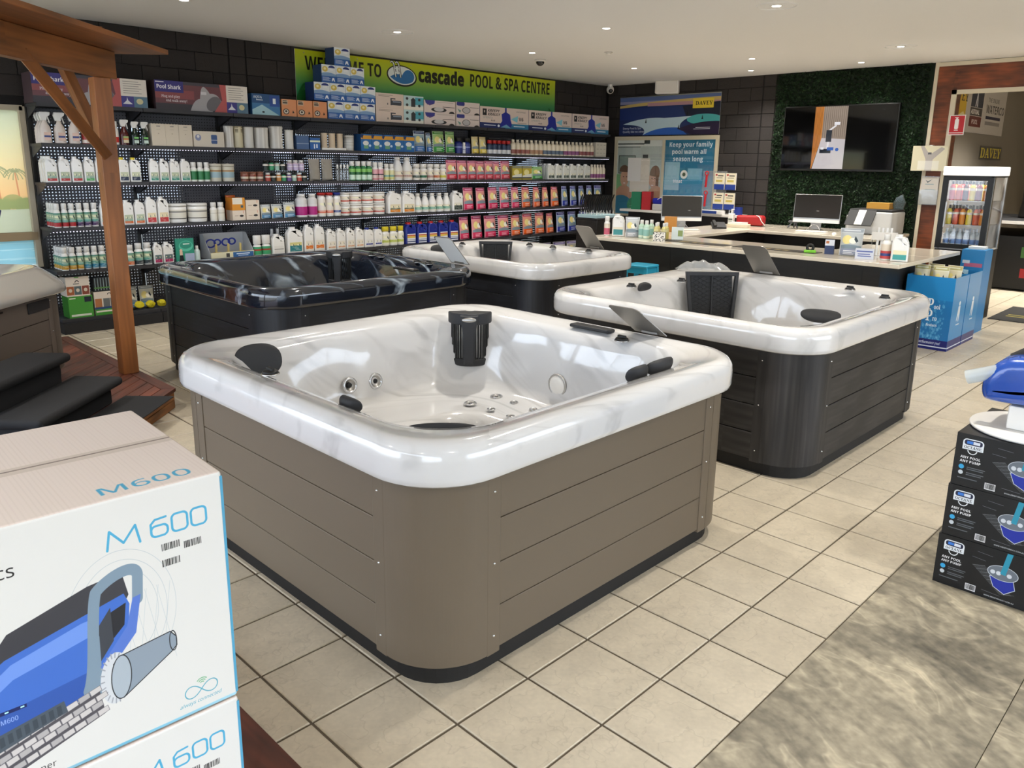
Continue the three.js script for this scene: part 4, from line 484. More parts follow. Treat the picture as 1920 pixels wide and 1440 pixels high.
function kPouch(mat, back) { // stand-up bag with a gusset and a crimped top
  const g = proto(0.22, 0.33), nx = 8, ny = 9, pos = [], uv = [], idx = []; const W = 0.2, H = 0.33;
  for (const s of [1, -1]) { const o = pos.length / 3; for (let j = 0; j <= ny; j++) for (let i = 0; i <= nx; i++) { const u = i / nx, v = j / ny, x = (u - 0.5) * 2, t = 0.045 * Math.pow(1 - v * v * 0.98, 0.7) * Math.pow(1 - Math.pow(Math.abs(x), 3), 0.6) + 0.0015 * (v > 0.9 ? 1 : 1); const wv = 1 - 0.05 * Math.sin(v * Math.PI) + 0.02 * (v > 0.88 ? 1 : 0); pos.push(x * W / 2 * wv, v * H, s * t * (j === 0 ? 1 : 1) + (v > 0.86 ? 0.004 * Math.sin(x * 5) : 0)); uv.push(s > 0 ? u : 1 - u, v); } for (let j = 0; j < ny; j++) for (let i = 0; i < nx; i++) { const a = o + j * (nx + 1) + i, b = a + 1, c = a + nx + 1, d = c + 1; if (s > 0) idx.push(a, b, c, b, d, c); else idx.push(a, c, b, b, c, d); } }
  const n0 = (nx + 1) * (ny + 1); for (let i = 0; i < nx; i++) idx.push(i, n0 + i, i + 1, i + 1, n0 + i, n0 + i + 1);
  const q = new THREE.BufferGeometry(); q.setAttribute('position', new THREE.Float32BufferAttribute(pos, 3)); q.setAttribute('uv', new THREE.Float32BufferAttribute(uv, 2)); q.setIndex(idx); q.computeVertexNormals();
  const m = part(g, 'bag', q, mat); g.userData.depth = 0.09; g.userData.one = true; g.userData.tilt = -0.07; return g; }
function kSpray(label, body, head = M.plastic) { const g = proto(0.12, 0.29); const b = lathe([[0, 0], [0.048, 0], [0.052, 0.006], [0.052, 0.12], [0.045, 0.15], [0.02, 0.195], [0.018, 0.215], [0, 0.215]], 16); b.scale(1, 1, 0.7); part(g, 'bottle_body', b, body);
  const h = extrude(shapeOf([[-0.03, 0.0], [0.018, 0.0], [0.022, 0.03], [0.05, 0.05], [0.056, 0.075], [0.03, 0.08], [-0.035, 0.078], [-0.045, 0.05]]), 0.022, 0.004, 1); h.translate(0, 0.21, -0.011); part(g, 'trigger_head', h, head); part(g, 'trigger', extrude(shapeOf([[0.024, 0.245], [0.034, 0.25], [0.05, 0.19], [0.042, 0.185]]), 0.01, 0.002, 1), head, 0, 0, -0.005); part(g, 'label', new THREE.PlaneGeometry(0.06, 0.075), label, 0.004, 0.065, 0.0375); g.userData.depth = 0.08; return g; }
function kRoll(mat, top = mat) { const g = proto(0.15, 0.22); const c = merge([lathe([[0.03, 0], [0.066, 0], [0.072, 0.004], [0.072, 0.02], [0.068, 0.022], [0.068, 0.198], [0.072, 0.2], [0.072, 0.216], [0.066, 0.22], [0.03, 0.22]], 22)]); part(g, 'filter_pleats', c, mat); part(g, 'end_cap', lathe([[0.025, 0.215], [0.07, 0.215], [0.07, 0.224], [0.025, 0.224]], 20), top); g.userData.depth = 0.145; return g; }
function bagTex(key, top, mid, bot, frame) { return TX['b' + key] ??= printed(atlasTex(128, 192, (c, w, h) => { c.fillStyle = frame; c.fillRect(0, 0, w, h); c.fillStyle = top; c.fillRect(5, 6, w - 10, 22); c.fillStyle = 'rgba(255,255,255,0.55)'; c.fillRect(20, 12, w - 40, 8); c.fillStyle = mid; c.fillRect(7, 34, w - 14, h - 42); c.fillStyle = '#e9d98c'; c.beginPath(); c.ellipse(40, 78, 26, 30, 0.3, 0, 7); c.fill(); c.fillStyle = '#f4efdf'; c.beginPath(); c.ellipse(74, 84, 22, 20, 0, 0, 7); c.fill(); c.fillStyle = '#2c3a40'; c.beginPath(); c.moveTo(86, 52); c.lineTo(104, 86); c.lineTo(92, 96); c.lineTo(80, 74); c.fill(); c.fillStyle = '#7b8c96'; c.beginPath(); c.moveTo(7, 118); c.quadraticCurveTo(60, 100, 121, 122); c.lineTo(121, 140); c.lineTo(7, 140); c.fill(); c.fillStyle = bot; c.fillRect(7, 138, w - 14, h - 146); c.fillStyle = 'rgba(255,255,255,0.75)'; c.fillRect(24, 150, 70, 5); c.fillRect(24, 162, 50, 4); c.fillRect(24, 172, 60, 4); }), 0.38); }
function simpleTex(key, w, h, draw) { return TX['s' + key] ??= printed(w * h > 60000 ? canvasTex(w, h, draw) : atlasTex(w, h, draw), 0.42); }
// place a copy of kind `p` fitted into [z0,z1] with height h on shelf s
function place(p, name, label, cat, group, s, z0, z1, h, o = {}) {
  const first = !p.userData.usedOnce; p.userData.usedOnce = true; const c = p.clone(); const [w0, h0] = p.userData.nom, w = Math.abs(z1 - z0) * (o.fill ?? 0.95), kx = w / w0, ky = h / h0, kd = o.kd ?? kx;
  c.name = numbered(name); c.userData = {}; c.scale.set(kx, ky, kd); c.rotation.set(p.userData.tilt ?? 0, Math.PI / 2 + (o.turn ?? 0), 0, 'YXZ'); const dep = p.userData.depth * kd; c.position.set((o.front ?? -7.175) - dep / 2 - (o.back ?? 0), (o.y ?? SY[s]) + (p.userData.tilt ? 0.0045 : 0.0006), (z0 + z1) / 2); scene.add(c); tag(c, label, cat, group);
  if (p.userData.one) { const m = c.children[0].clone(); m.name = c.name; m.userData = { ...c.userData }; m.position.copy(c.position); m.rotation.copy(c.rotation); m.scale.copy(c.scale); scene.remove(c); scene.add(m); return m; } return c;
}
function row(p, name, label, cat, group, s, zs, h, o = {}) { for (let i = 0; i + 1 < zs.length; i++) { place(p, name, typeof label === 'function' ? label(i) : label, cat, group, s, zs[i], zs[i + 1], h * (1 + (o.vary ?? 0) * (R() - 0.5)), { ...o, turn: (o.turn ?? 0) + (R() - 0.5) * (o.jit ?? 0.06) }); } }
const even = (a, b, n) => Array.from({ length: n + 1 }, (_, i) => lerp(a, b, i / n));
// ------------------------------------------------------------ goods on the shelves
{
  // ---- top shelf
  const shark = (c, w, h) => { const g = c.createLinearGradient(0, 0, w, 0); c.fillStyle = '#6d3f45'; c.fillRect(0, 0, w, h); c.fillStyle = '#44404a'; c.fillRect(0, 0, w, 22); c.fillStyle = '#3a353c'; c.fillRect(0, h - 46, w, 46); c.fillStyle = '#8e4a4d'; c.fillRect(0, 60, 330, 60); c.fillStyle = '#37307e'; c.fillRect(0, 0, 240, 78); c.fillStyle = '#f2f0f4'; c.font = 'bold 40px sans-serif'; c.fillText('Pool Shark', 14, 56); c.fillRect(8, 8, 70, 6); c.font = '24px serif'; c.fillText('Plug and play', 50, 114); c.fillText('and walk away!', 86, 142); c.fillStyle = '#a9a6a8'; c.beginPath(); c.moveTo(290, h); c.quadraticCurveTo(320, 120, 380, 110); c.quadraticCurveTo(390, 20, 420, 24); c.quadraticCurveTo(450, 40, 470, 70); c.quadraticCurveTo(540, 60, 570, 120); c.lineTo(480, h); c.fill(); c.fillStyle = '#6b686c'; c.beginPath(); c.ellipse(500, 140, 70, 46, -0.5, 0, 7); c.fill(); c.fillStyle = '#d4d2d4'; c.fillRect(390, 60, 50, 20); c.fillStyle = '#bb5a58'; c.beginPath(); c.moveTo(560, 0); c.lineTo(640, 0); c.lineTo(640, h); c.lineTo(500, h); c.lineTo(580, 110); c.fill(); c.fillStyle = '#e9e1d6'; c.fillRect(620, 0, w - 620, 120); c.fillStyle = '#9a938c'; for (let i = 0; i < 6; i++) c.fillRect(640, 16 + i * 16, 120 + 20 * (i % 2), 4); c.fillStyle = '#3f3a86'; c.fillRect(620, 120, 95, h); c.fillStyle = '#5d7d92'; c.fillRect(715, 120, w - 715, h); c.fillStyle = '#e6e6ea'; c.beginPath(); c.moveTo(630, 175); c.lineTo(660, 150); c.lineTo(664, 126); c.lineTo(672, 150); c.lineTo(704, 175); c.fill(); c.fillStyle = '#d9cfa2'; c.beginPath(); c.ellipse(760, 154, 26, 20, 0, 0, 7); c.fill(); };
  const sharkM = simpleTex('shark', 820, 200, shark), brown = col('#4c3b40', 0.6);
  place(kBox(sharkM, brown, 1.1, 0.29, 0.3), 'cleaner_carton', 'long maroon Pool Shark carton behind the pavilion braces', 'box', 'cleaner cartons on the top shelf', 1, -0.58, -1.715, 0.285);
  place(kBox(sharkM, brown, 1.1, 0.29, 0.3), 'cleaner_carton', 'long maroon Pool Shark carton on the top shelf right of the post', 'box', 'cleaner cartons on the top shelf', 1, -1.745, -2.85, 0.302);
  place(kBox(simpleTex('aqua', 256, 160, (c, w, h) => { c.fillStyle = '#3f78a8'; c.fillRect(0, 0, w, h); c.fillStyle = '#23507f'; c.fillRect(0, 0, w, 70); c.fillStyle = '#a9d0d8'; c.beginPath(); c.moveTo(0, 120); c.lineTo(90, 80); c.lineTo(w, h); c.lineTo(0, h); c.fill(); c.fillStyle = '#e8f0f4'; c.font = 'bold 26px serif'; c.fillText('AQUA', 14, 34); c.fillRect(40, 44, 60, 5); c.fillStyle = '#2b4f9a'; c.fillRect(160, 10, 90, 80); c.fillStyle = '#e6eef2'; c.fillRect(190, 30, 26, 40); c.fillStyle = '#222'; c.fillRect(90, 128, 20, 12); }), col('#2c5a86'), 0.37, 0.24, 0.28), 'cleaner_carton', 'blue AQUA carton with a swimmer on the top shelf', 'box', null, 1, -2.865, -3.242, 0.24);
  const orange = simpleTex('orange', 128, 160, (c, w, h) => { c.fillStyle = '#e0986a'; c.fillRect(0, 0, w, h); c.fillStyle = '#c9b39a'; c.fillRect(8, 8, 46, 42); c.fillStyle = '#3a2f28'; c.fillRect(12, 14, 34, 7); c.fillRect(12, 28, 38, 12); c.beginPath(); c.arc(38, 112, 26, 0, 7); c.fill(); c.fillStyle = '#e6dccb'; c.beginPath(); c.arc(38, 112, 19, 0, 7); c.fill(); c.fillStyle = '#2c2420'; c.beginPath(); c.arc(38, 110, 9, 0, 7); c.fill(); c.beginPath(); c.moveTo(96, 98); c.lineTo(108, 122); c.lineTo(90, 126); c.fill(); });
  ['salmon orange carton nearest the blue AQUA carton', 'salmon orange carton in the middle of three on the top shelf', 'deeper orange carton next to the blue and yellow pyramid'].forEach((l, i) => place(kBox(orange, col(i === 2 ? '#c9803f' : '#d18c63', 0.6), 0.2, 0.2, 0.25), 'small_carton', l, 'box', 'orange cartons on the top shelf', 1, [-3.249, -3.456, -3.678][i], [-3.456, -3.678, -3.884][i], 0.2));
  const robot = simpleTex('robot', 160, 200, (c, w, h) => { c.fillStyle = '#dfe6ea'; c.fillRect(0, 0, w, h); c.fillStyle = '#2f62ab'; c.fillRect(0, 118, w, h); c.fillStyle = '#d8c060'; c.beginPath(); c.arc(40, 50, 30, 0, 7); c.fill(); c.fillStyle = '#f0e6b4'; c.beginPath(); c.arc(38, 46, 13, 0, 7); c.fill(); c.fillStyle = '#23347c'; c.beginPath(); c.ellipse(112, 34, 36, 26, 0, 3.14, 6.29); c.fill(); c.fillStyle = '#e9eef2'; c.fillRect(92, 36, 40, 26); c.fillStyle = '#7fa1c8'; c.beginPath(); c.moveTo(0, 96); c.quadraticCurveTo(80, 70, 160, 104); c.lineTo(160, 124); c.lineTo(0, 124); c.fill(); c.fillStyle = '#d5e2f0'; for (let i = 0; i < 4; i++) c.fillRect(12, 138 + i * 11, 70 + (i % 2) * 14, 4); c.fillStyle = '#eef4fa'; c.beginPath(); c.moveTo(118, 140); c.lineTo(136, 140); c.lineTo(146, 180); c.lineTo(134, 176); c.lineTo(126, 160); c.lineTo(116, 178); c.lineTo(108, 176); c.fill(); });
  const rk = kBox(robot, col('#27406f'), 0.25, 0.215, 0.2, col('#dfe3e6')); const py = (n, z0, z1, k, w) => { for (let i = 0; i < n; i++) place(rk, 'chlorine_carton', `blue and yellow chlorinator carton, ${['bottom', 'second', 'third', 'top'][k]} tier of the pyramid${n > 1 ? ', ' + ['first', 'second', 'third', 'fourth'][i] + ' along' : ''}`, 'box', 'pyramid of blue and yellow cartons', 1, lerp(z0, z1, i / n), lerp(z0, z1, (i + 1) / n), 0.216, { y: SY[1] + k * 0.2165, fill: 0.985, kd: 1, front: -7.17 - (k > 1 ? 0.02 : 0), jit: 0.01 }); };
  py(3, -3.888, -4.607, 0); py(4, -3.70, -4.62, 1); py(3, -3.83, -4.465, 2); py(1, -4.02, -4.255, 3);
  const pump = simpleTex('pump', 256, 128, (c, w, h) => { c.fillStyle = '#dccbbf'; c.fillRect(0, 0, w, h); c.fillStyle = '#9a8c82'; c.fillRect(26, 16, 130, 4); c.fillRect(26, 26, 100, 4); c.fillStyle = '#3c424c'; c.beginPath(); c.roundRect(140, 60, 96, 40, 8); c.fill(); c.fillRect(134, 40, 12, 62); c.fillRect(140, 40, 40, 10); c.fillStyle = '#8592a4'; c.fillRect(156, 66, 74, 10); c.fillStyle = '#555'; c.fillRect(104, 84, 8, 16); });
  const filt = simpleTex('filt', 192, 128, (c, w, h) => { c.fillStyle = '#b9d5d8'; c.fillRect(0, 0, w, h); c.fillStyle = '#4ea3b4'; c.fillRect(110, 14, 82, 66); c.fillStyle = '#e8e6dc'; c.fillRect(0, 94, w, 34); c.fillStyle = '#34383c'; c.beginPath(); c.moveTo(66, 40); c.lineTo(92, 16); c.lineTo(118, 40); c.fill(); c.fillRect(72, 38, 40, 62); for (const [x, y] of [[34, 28], [34, 84], [150, 34], [150, 88]]) { c.beginPath(); c.arc(x, y, 12, 0, 7); c.fill(); } });
  const vac = simpleTex('vac', 256, 128, (c, w, h) => { c.fillStyle = '#dccfca'; c.fillRect(0, 0, w, h); c.fillStyle = '#3a3f8e'; c.beginPath(); c.moveTo(8, 0); c.lineTo(88, 0); c.lineTo(84, 34); c.lineTo(46, 56); c.lineTo(14, 34); c.fill(); c.fillStyle = '#6b4a86'; c.fillRect(24, 40, 40, 8); c.fillStyle = '#24262a'; c.beginPath(); c.ellipse(120, 94, 62, 24, 0, 0, 7); c.fill(); c.fillStyle = '#c6c4c6'; c.beginPath(); c.ellipse(120, 90, 40, 22, 0, 0, 7); c.fill(); c.fillStyle = '#222'; c.fillRect(150, 60, 100, 5); c.beginPath(); c.arc(226, 128, 24, 0, 7); c.fill(); c.fillStyle = '#8d8582'; c.fillRect(100, 14, 140, 3); });
  const vac2 = simpleTex('vac2', 192, 128, (c, w, h) => { c.fillStyle = '#dccfca'; c.fillRect(0, 0, w, h); c.fillStyle = '#343a86'; c.beginPath(); c.roundRect(6, 0, 62, 40, 12); c.fill(); c.fillStyle = '#b9b6b8'; c.beginPath(); c.arc(82, 84, 30, 0, 7); c.fill(); c.strokeStyle = '#333'; c.lineWidth = 4; c.stroke(); c.fillStyle = '#6f9a92'; c.beginPath(); c.moveTo(10, 70); c.lineTo(40, 90); c.lineTo(30, 112); c.fill(); c.fillStyle = '#222'; c.fillRect(110, 50, 74, 4); c.beginPath(); c.arc(168, 128, 22, 0, 7); c.fill(); });
  for (const [m, z0, z1, H, nm, lb] of [[pump, -4.624, -5.083, 0.185, 'pump_carton', 'beige pump carton with a grey motor picture'], [filt, -5.083, -5.43, 0.182, 'filter_carton', 'pale teal carton with a dark birdhouse-like filter picture'], [vac, -5.437, -6.015, 0.165, 'cleaner_carton', 'white carton with a pool vacuum head picture'], [vac2, -6.03, -6.494, 0.17, 'cleaner_carton', 'white carton with a round hose coil picture']]) for (let k = 0; k < 2; k++) place(kBox(m, col('#d3c8bf', 0.6), Math.abs(z1 - z0), H, 0.28), nm, lb + (k ? ', upper of two' : ', lower of two'), 'box', 'paired cartons on the top shelf', 1, z0, z1, H, { y: SY[1] + k * (H + 0.001), fill: 0.99, kd: 1 });
  const kk = simpleTex('kk', 512, 192, (c, w, h) => { c.fillStyle = '#d9c9c0'; c.fillRect(0, 0, w, h); c.fillStyle = '#1f2c66'; c.fillRect(0, 142, 260, 50); c.fillStyle = '#2f7ba6'; c.fillRect(260, 142, 252, 50); c.fillStyle = '#1a1c20'; c.font = 'italic bold 34px sans-serif'; c.fillText('KREEPY', 74, 46); c.fillText('KRAULY', 74, 78); c.fillRect(26, 20, 40, 58); c.fillStyle = '#d9c9c0'; c.fillRect(40, 34, 10, 20); c.fillStyle = '#9aa09c'; c.font = '26px sans-serif'; c.fillText('SPRINTA', 28, 106); c.fillStyle = '#1a1c20'; c.font = 'bold 18px sans-serif'; c.fillText('PLUS', 110, 128); c.fillStyle = '#1c2a92'; c.beginPath(); c.moveTo(255, 0); c.lineTo(272, 0); c.lineTo(272, 40); c.lineTo(310, 60); c.lineTo(316, 110); c.lineTo(330, 150); c.lineTo(320, 180); c.lineTo(210, 180); c.lineTo(206, 150); c.lineTo(226, 120); c.lineTo(220, 60); c.lineTo(255, 40); c.fill(); c.fillStyle = '#6fa4c4'; c.beginPath(); c.moveTo(206, 180); c.lineTo(270, 150); c.lineTo(322, 182); c.fill(); c.fillStyle = '#7cc0d2'; c.beginPath(); c.moveTo(318, 100); c.lineTo(396, 66); c.lineTo(388, 128); c.fill(); c.fillStyle = '#2a2d33'; c.font = 'bold 44px sans-serif'; c.fillText('V6', 404, 112); c.font = '16px sans-serif'; c.fillStyle = '#77716c'; c.fillText('UNSTOPPABLE', 374, 36); c.fillRect(390, 130, 100, 4); c.fillStyle = '#e6eef4'; c.fillRect(40, 160, 120, 7); c.fillRect(350, 160, 120, 8); c.beginPath(); c.arc(190, 166, 12, 0, 7); c.fill(); });
  row(kBox(kk, col('#27366e'), 1.0, 0.3, 0.3, col('#2c5a86')), 'cleaner_carton', i => 'white and blue KREEPY KRAULY carton ' + ['next to the hose cartons', 'in the middle of three', 'at the corner end of the shelf'][i], 'box', 'wide cleaner cartons on the top shelf', 1, [-6.5, -7.55, -8.6, -9.6], 0.31, { fill: 0.995, jit: 0.01, kd: 1 });

  // ---- second shelf
  const pinkL = labelMat('_pink', [['#e8c7b8', 0, 1], ['#3b4a86', 0.4, 0.62]]), spray = kSpray(pinkL, col('#e6d9cf'), M.plastic), sg = 'white trigger spray bottles on the second shelf';
  row(spray, 'spray_bottle', 'white and pink trigger spray bottle at the window end', 'bottle', sg, 2, [-0.63, -0.755, -0.885, -1.01], 0.3); for (const b of [0.11, 0.2]) place(spray, 'spray_bottle', 'white trigger spray bottle standing behind the end one', 'bottle', sg, 2, -0.64, -0.76, 0.3, { back: b });
  place(kBottle(labelMat('_red', [['#a8322c', 0, 1], ['#e8d8cc', 0.7, 1]]), col('#8a2320'), M.plastic), 'cleaner_bottle', 'small red bottle beside the pavilion brace', 'bottle', null, 2, -1.015, -1.105, 0.2);
  place(kBottle(labelMat('_redwhite', [['#e8e2da', 0, 0.5], ['#c0302c', 0.5, 0.9], ['#e8e2da', 0.9, 1]])), 'cleaner_bottle', 'white bottle with a red wedge label right of the post', 'bottle', null, 2, -1.3, -1.375, 0.24);
  const dark = kSpray(labelMat('_barb', [['#a2b56a', 0, 0.3], ['#c06a3a', 0.3, 0.55], ['#d8c9a8', 0.55, 1]]), col('#4f1512', 0.25), M.plastic), dk2 = kSpray(labelMat('_grn', [['#7cc46a', 0, 0.3], ['#20262a', 0.3, 0.5], ['#cfe4d8', 0.5, 1]]), col('#16261c', 0.25), M.plastic);
  place(dark, 'spray_bottle', 'dark red spray bottle with a brown label', 'bottle', 'dark trigger sprays', 2, -1.375, -1.485, 0.26); row(dk2, 'spray_bottle', i => ['dark green spray bottle beside the red one', 'dark green spray bottle against the white cartons'][i], 'bottle', 'dark trigger sprays', 2, [-1.487, -1.585, -1.684], 0.245);
  const wb = simpleTex('wbox', 96, 160, (c, w, h) => { c.fillStyle = '#d9cdb9'; c.fillRect(0, 0, w, h); c.fillStyle = '#555'; c.fillRect(36, 16, 26, 4); c.fillStyle = '#b9ab96'; c.fillRect(34, 40, 28, 2); c.fillRect(44, 66, 8, 8); });
  row(kBox(wb, col('#d5c9b6', 0.6), 0.145, 0.23, 0.16), 'plain_carton', i => ['plain cream carton next to the dark sprays', 'plain cream carton in the middle of three', 'plain cream carton beside the low picture carton'][i], 'box', 'plain cream cartons', 2, [-1.699, -1.847, -1.992, -2.14], 0.232, { kd: 1, fill: 0.985, jit: 0.01 });
  place(kBox(simpleTex('wide', 256, 120, (c, w, h) => { c.fillStyle = '#ddd3c2'; c.fillRect(0, 0, w, h); c.fillStyle = '#8a90b0'; c.beginPath(); c.arc(40, 48, 24, 0, 7); c.fill(); c.fillStyle = '#e9e6e2'; c.beginPath(); c.arc(40, 40, 11, 0, 7); c.fill(); c.fillStyle = '#3d5a8c'; c.beginPath(); c.roundRect(146, 26, 50, 66, 8); c.fill(); c.fillStyle = '#e4e8f0'; c.fillRect(146, 62, 50, 4); }), col('#d5c9b6', 0.6), 0.37, 0.165, 0.2), 'picture_carton', 'low cream carton with two blue product pictures', 'box', null, 2, -2.142, -2.515, 0.172, { kd: 1 });
  const pleat = simpleTex('pleat', 64, 64, (c, w, h) => { for (let i = 0; i < 16; i++) { c.fillStyle = i % 2 ? '#e6e3dc' : '#d2cec6'; c.fillRect(i * 4, 0, 4, h); } }); const rollA = kRoll(pleat, col('#c8c4bc')), rollB = kRoll(simpleTex('dots', 64, 64, (c, w, h) => { c.fillStyle = '#d9cfae'; c.fillRect(0, 0, w, h); c.fillStyle = '#8a7f62'; for (let i = 0; i < 4; i++) for (let j = 0; j < 6; j++) c.fillRect(4 + i * 16, 4 + j * 11, 7, 4); }), col('#d5caa8')), rollC = kRoll(simpleTex('wrap', 128, 64, (c, w, h) => { c.fillStyle = '#dcdad3'; c.fillRect(0, 0, w, h); c.fillStyle = '#5c7396'; c.fillRect(70, 14, 26, 14); c.fillStyle = '#96948e'; for (let i = 0; i < 3; i++) c.fillRect(64, 36 + i * 7, 36, 2); }), col('#cfccc4'));
  place(rollA, 'filter_cartridge', 'plain white pleated filter cartridge at the start of the row', 'filter', 'filter cartridges', 2, -2.53, -2.65, 0.24); place(rollB, 'filter_cartridge', 'cream dotted filter cartridge', 'filter', 'filter cartridges', 2, -2.645, -2.765, 0.24); place(rollC, 'filter_cartridge', 'wrapped filter cartridge with a blue label beside the dotted one', 'filter', 'filter cartridges', 2, -2.765, -2.9, 0.24); place(rollA, 'filter_cartridge', 'widest white filter cartridge in the row', 'filter', 'filter cartridges', 2, -2.905, -3.105, 0.24, { kd: 1.2 }); place(rollA, 'filter_cartridge', 'tallest white filter cartridge in the row', 'filter', 'filter cartridges', 2, -3.11, -3.295, 0.262, { kd: 1.2 }); place(rollC, 'filter_cartridge', 'wrapped filter cartridge beside the blue carton', 'filter', 'filter cartridges', 2, -3.3, -3.42, 0.225);
  place(kBox(simpleTex('bluebox', 96, 96, (c, w, h) => { c.fillStyle = '#4a6690'; c.fillRect(0, 0, w, h); c.fillStyle = '#b7c6da'; c.fillRect(0, 52, w, 3); }), col('#3c5478'), 0.175, 0.165, 0.15), 'blue_carton', 'plain steel blue carton on the second shelf', 'box', null, 2, -3.428, -3.606, 0.166, { kd: 1 });
  place(kBox(simpleTex('pill', 96, 96, (c, w, h) => { c.fillStyle = '#2a5fa6'; c.fillRect(0, 0, w, h); c.fillStyle = '#d9e2c9'; c.fillRect(0, 22, w, 14); c.fillStyle = '#e6eef8'; c.fillRect(36, 50, 10, 34); c.fillRect(58, 50, 12, 30); }), col('#24508c'), 0.15, 0.145, 0.12), 'blue_carton', 'bright blue carton with white figures on the second shelf', 'box', null, 2, -3.613, -3.765, 0.147, { kd: 1 });
  { const tr = thing('cartridge_tray', 'white tray under the clear wrapped cartridges', 'tray', null, -7.25, SY[2] + 0.0006, -3.97); part(tr, 'base', rb(0.14, 0.02, 0.36, 0.004, 0, 0.01, 0), M.plastic); part(tr, 'rim', merge([bx(0.066, 0.018, -0.18, 0.07, 0.03, 0.18), bx(-0.07, 0.018, -0.18, -0.066, 0.03, 0.18)]), M.plastic);
    const sm = kRoll(col('#d3c0a6', 0.6), col('#3a3a3a')); row(sm, 'spare_cartridge', i => ['slim beige cartridge at the front of the white tray', 'beige cartridge in the middle of the white tray', 'beige cartridge at the far end of the white tray'][i], 'filter', 'cartridges on the white tray', 2, [-3.80, -3.91, -4.03, -4.14], 0.19, { y: SY[2] + 0.0216, fill: 0.8, front: -7.19 }); }
  place(kBucket(labelMat('_clr', [['#cfcfca', 0, 1], ['#a9a9a4', 0.3, 0.34], ['#a9a9a4', 0.6, 0.64]]), col('#c4c3be')), 'wrapped_canister', 'pale shrink wrapped canister before the orange and blue cartons', 'canister', null, 2, -4.16, -4.3, 0.2);
  const ob = simpleTex('orangeblue', 96, 160, (c, w, h) => { c.fillStyle = '#2a6cae'; c.fillRect(0, 0, w, h); c.fillStyle = '#dba03c'; c.fillRect(0, 14, w, 34); c.fillStyle = '#253a6c'; c.beginPath(); c.moveTo(0, 0); c.lineTo(26, 8); c.lineTo(14, 44); c.lineTo(0, 30); c.fill(); c.fillStyle = '#e4e8e6'; c.beginPath(); c.ellipse(44, 84, 26, 22, 0, 0, 7); c.fill(); c.fillStyle = '#6fa37e'; c.fillRect(26, 104, 40, 30); c.fillStyle = '#cfe0f0'; c.beginPath(); c.arc(80, 106, 11, 0, 7); c.fill(); });
  row(kBox(ob, col('#20548c'), 0.175, 0.22, 0.16, col('#23608f')), 'test_kit_carton', i => `orange and blue test kit carton, ${['first', 'second', 'third', 'fourth', 'fifth'][i]} of the row`, 'box', 'orange and blue cartons', 2, [-4.374, -4.543, -4.716, -4.893, -5.075, -5.26], 0.218, { kd: 1, fill: 0.985, jit: 0.02 });
  const bagW = kPouch(bagTex('bw', '#27406f', '#9db8c4', '#2a68b0', '#d9dfe2')), bagG = kPouch(bagTex('bg', '#4f9436', '#a4c474', '#2a9030', '#bcd8a8')), bagY = kPouch(bagTex('by', '#c9b57a', '#d9cfa0', '#e0c53a', '#d8c896')), bagR = kPouch(bagTex('br', '#a03058', '#d98a86', '#c01c34', '#e09aa6')), bagP = kPouch(bagTex('bp', '#b02c5c', '#dc948c', '#cc1450', '#e29aa8')), bagO = kPouch(bagTex('bo', '#b83c54', '#dc9a7c', '#e05a10', '#e29688')), bagB = kPouch(bagTex('bb', '#2a2f7c', '#7c98ac', '#162c94', '#b9bfe2')), bagK = kPouch(bagTex('bk', '#6a5f9a', '#a9a69c', '#4b4b4e', '#c6c3cc'));
  place(bagW, 'chlorine_bag', 'large silver and blue bag lying across the orange cartons', 'bag', 'bags on the second shelf', 2, -5.27, -5.5, 0.29, { back: 0.0, kd: 1 }); place(bagW, 'chlorine_bag', 'slim silver blue bag next to the green bags', 'bag', 'bags on the second shelf', 2, -5.5, -5.6, 0.27, { back: 0.0, kd: 1 });
  row(bagG, 'chlorine_bag', i => ['taller green bag on the second shelf', 'shorter green bag beside the dark blue bottles'][i], 'bag', 'bags on the second shelf', 2, [-5.61, -5.855, -6.05], 0.295, { vary: 0.04, kd: 1 });
  const bb = kBottle(labelMat('_navy', [['#22307e', 0, 1], ['#8e9ccc', 0.3, 0.42]]), col('#1d2a78', 0.25), M.black); row(bb, 'algaecide_bottle', i => ['dark blue bottle beside the green bag', 'dark blue bottle beside the yellow bags'][i], 'bottle', 'dark blue bottles', 2, [-6.06, -6.19, -6.21, -6.345].slice(0, 2), 0.225); place(bb, 'algaecide_bottle', 'dark blue bottle beside the yellow bags', 'bottle', 'dark blue bottles', 2, -6.22, -6.345, 0.225); place(kBottle(labelMat('_wh', [['#d9dbe4', 0, 1], ['#6f78a8', 0.4, 0.5]])), 'algaecide_bottle', 'little white bottle between two dark blue bottles', 'bottle', null, 2, -6.175, -6.23, 0.16, { back: -0.0 });
  row(bagY, 'chlorine_bag', i => ['yellow bag next to the blue bottles', 'yellow bag next to the red-capped bottles'][i], 'bag', 'yellow bags', 2, [-6.36, -6.52, -6.68], 0.25, { vary: 0.1, kd: 0.9 });
  row(kBottle(labelMat('_navyred', [['#2c3d5c', 0, 0.5], ['#dfe0e4', 0.5, 1]]), col('#2a3a58', 0.3), capM.red), 'stain_bottle', 'slim dark bottle with a red cap on the second shelf', 'bottle', 'red-capped bottles', 2, even(-6.69, -7.19, 5), 0.21);
  const cream = ['#9a5a50', '#b38a6a', '#5a6a80', '#8a4a7a', '#8a4a4a'].map((c, i) => kBottle(labelMat('_c' + i, [['#e4d9c2', 0, 0.5], [c, 0.5, 0.92], ['#e4d9c2', 0.92, 1]]), col('#e0d5bf', 0.4), col('#e6dcc8', 0.4), { cr: 0.018, sh: 0.165 }));
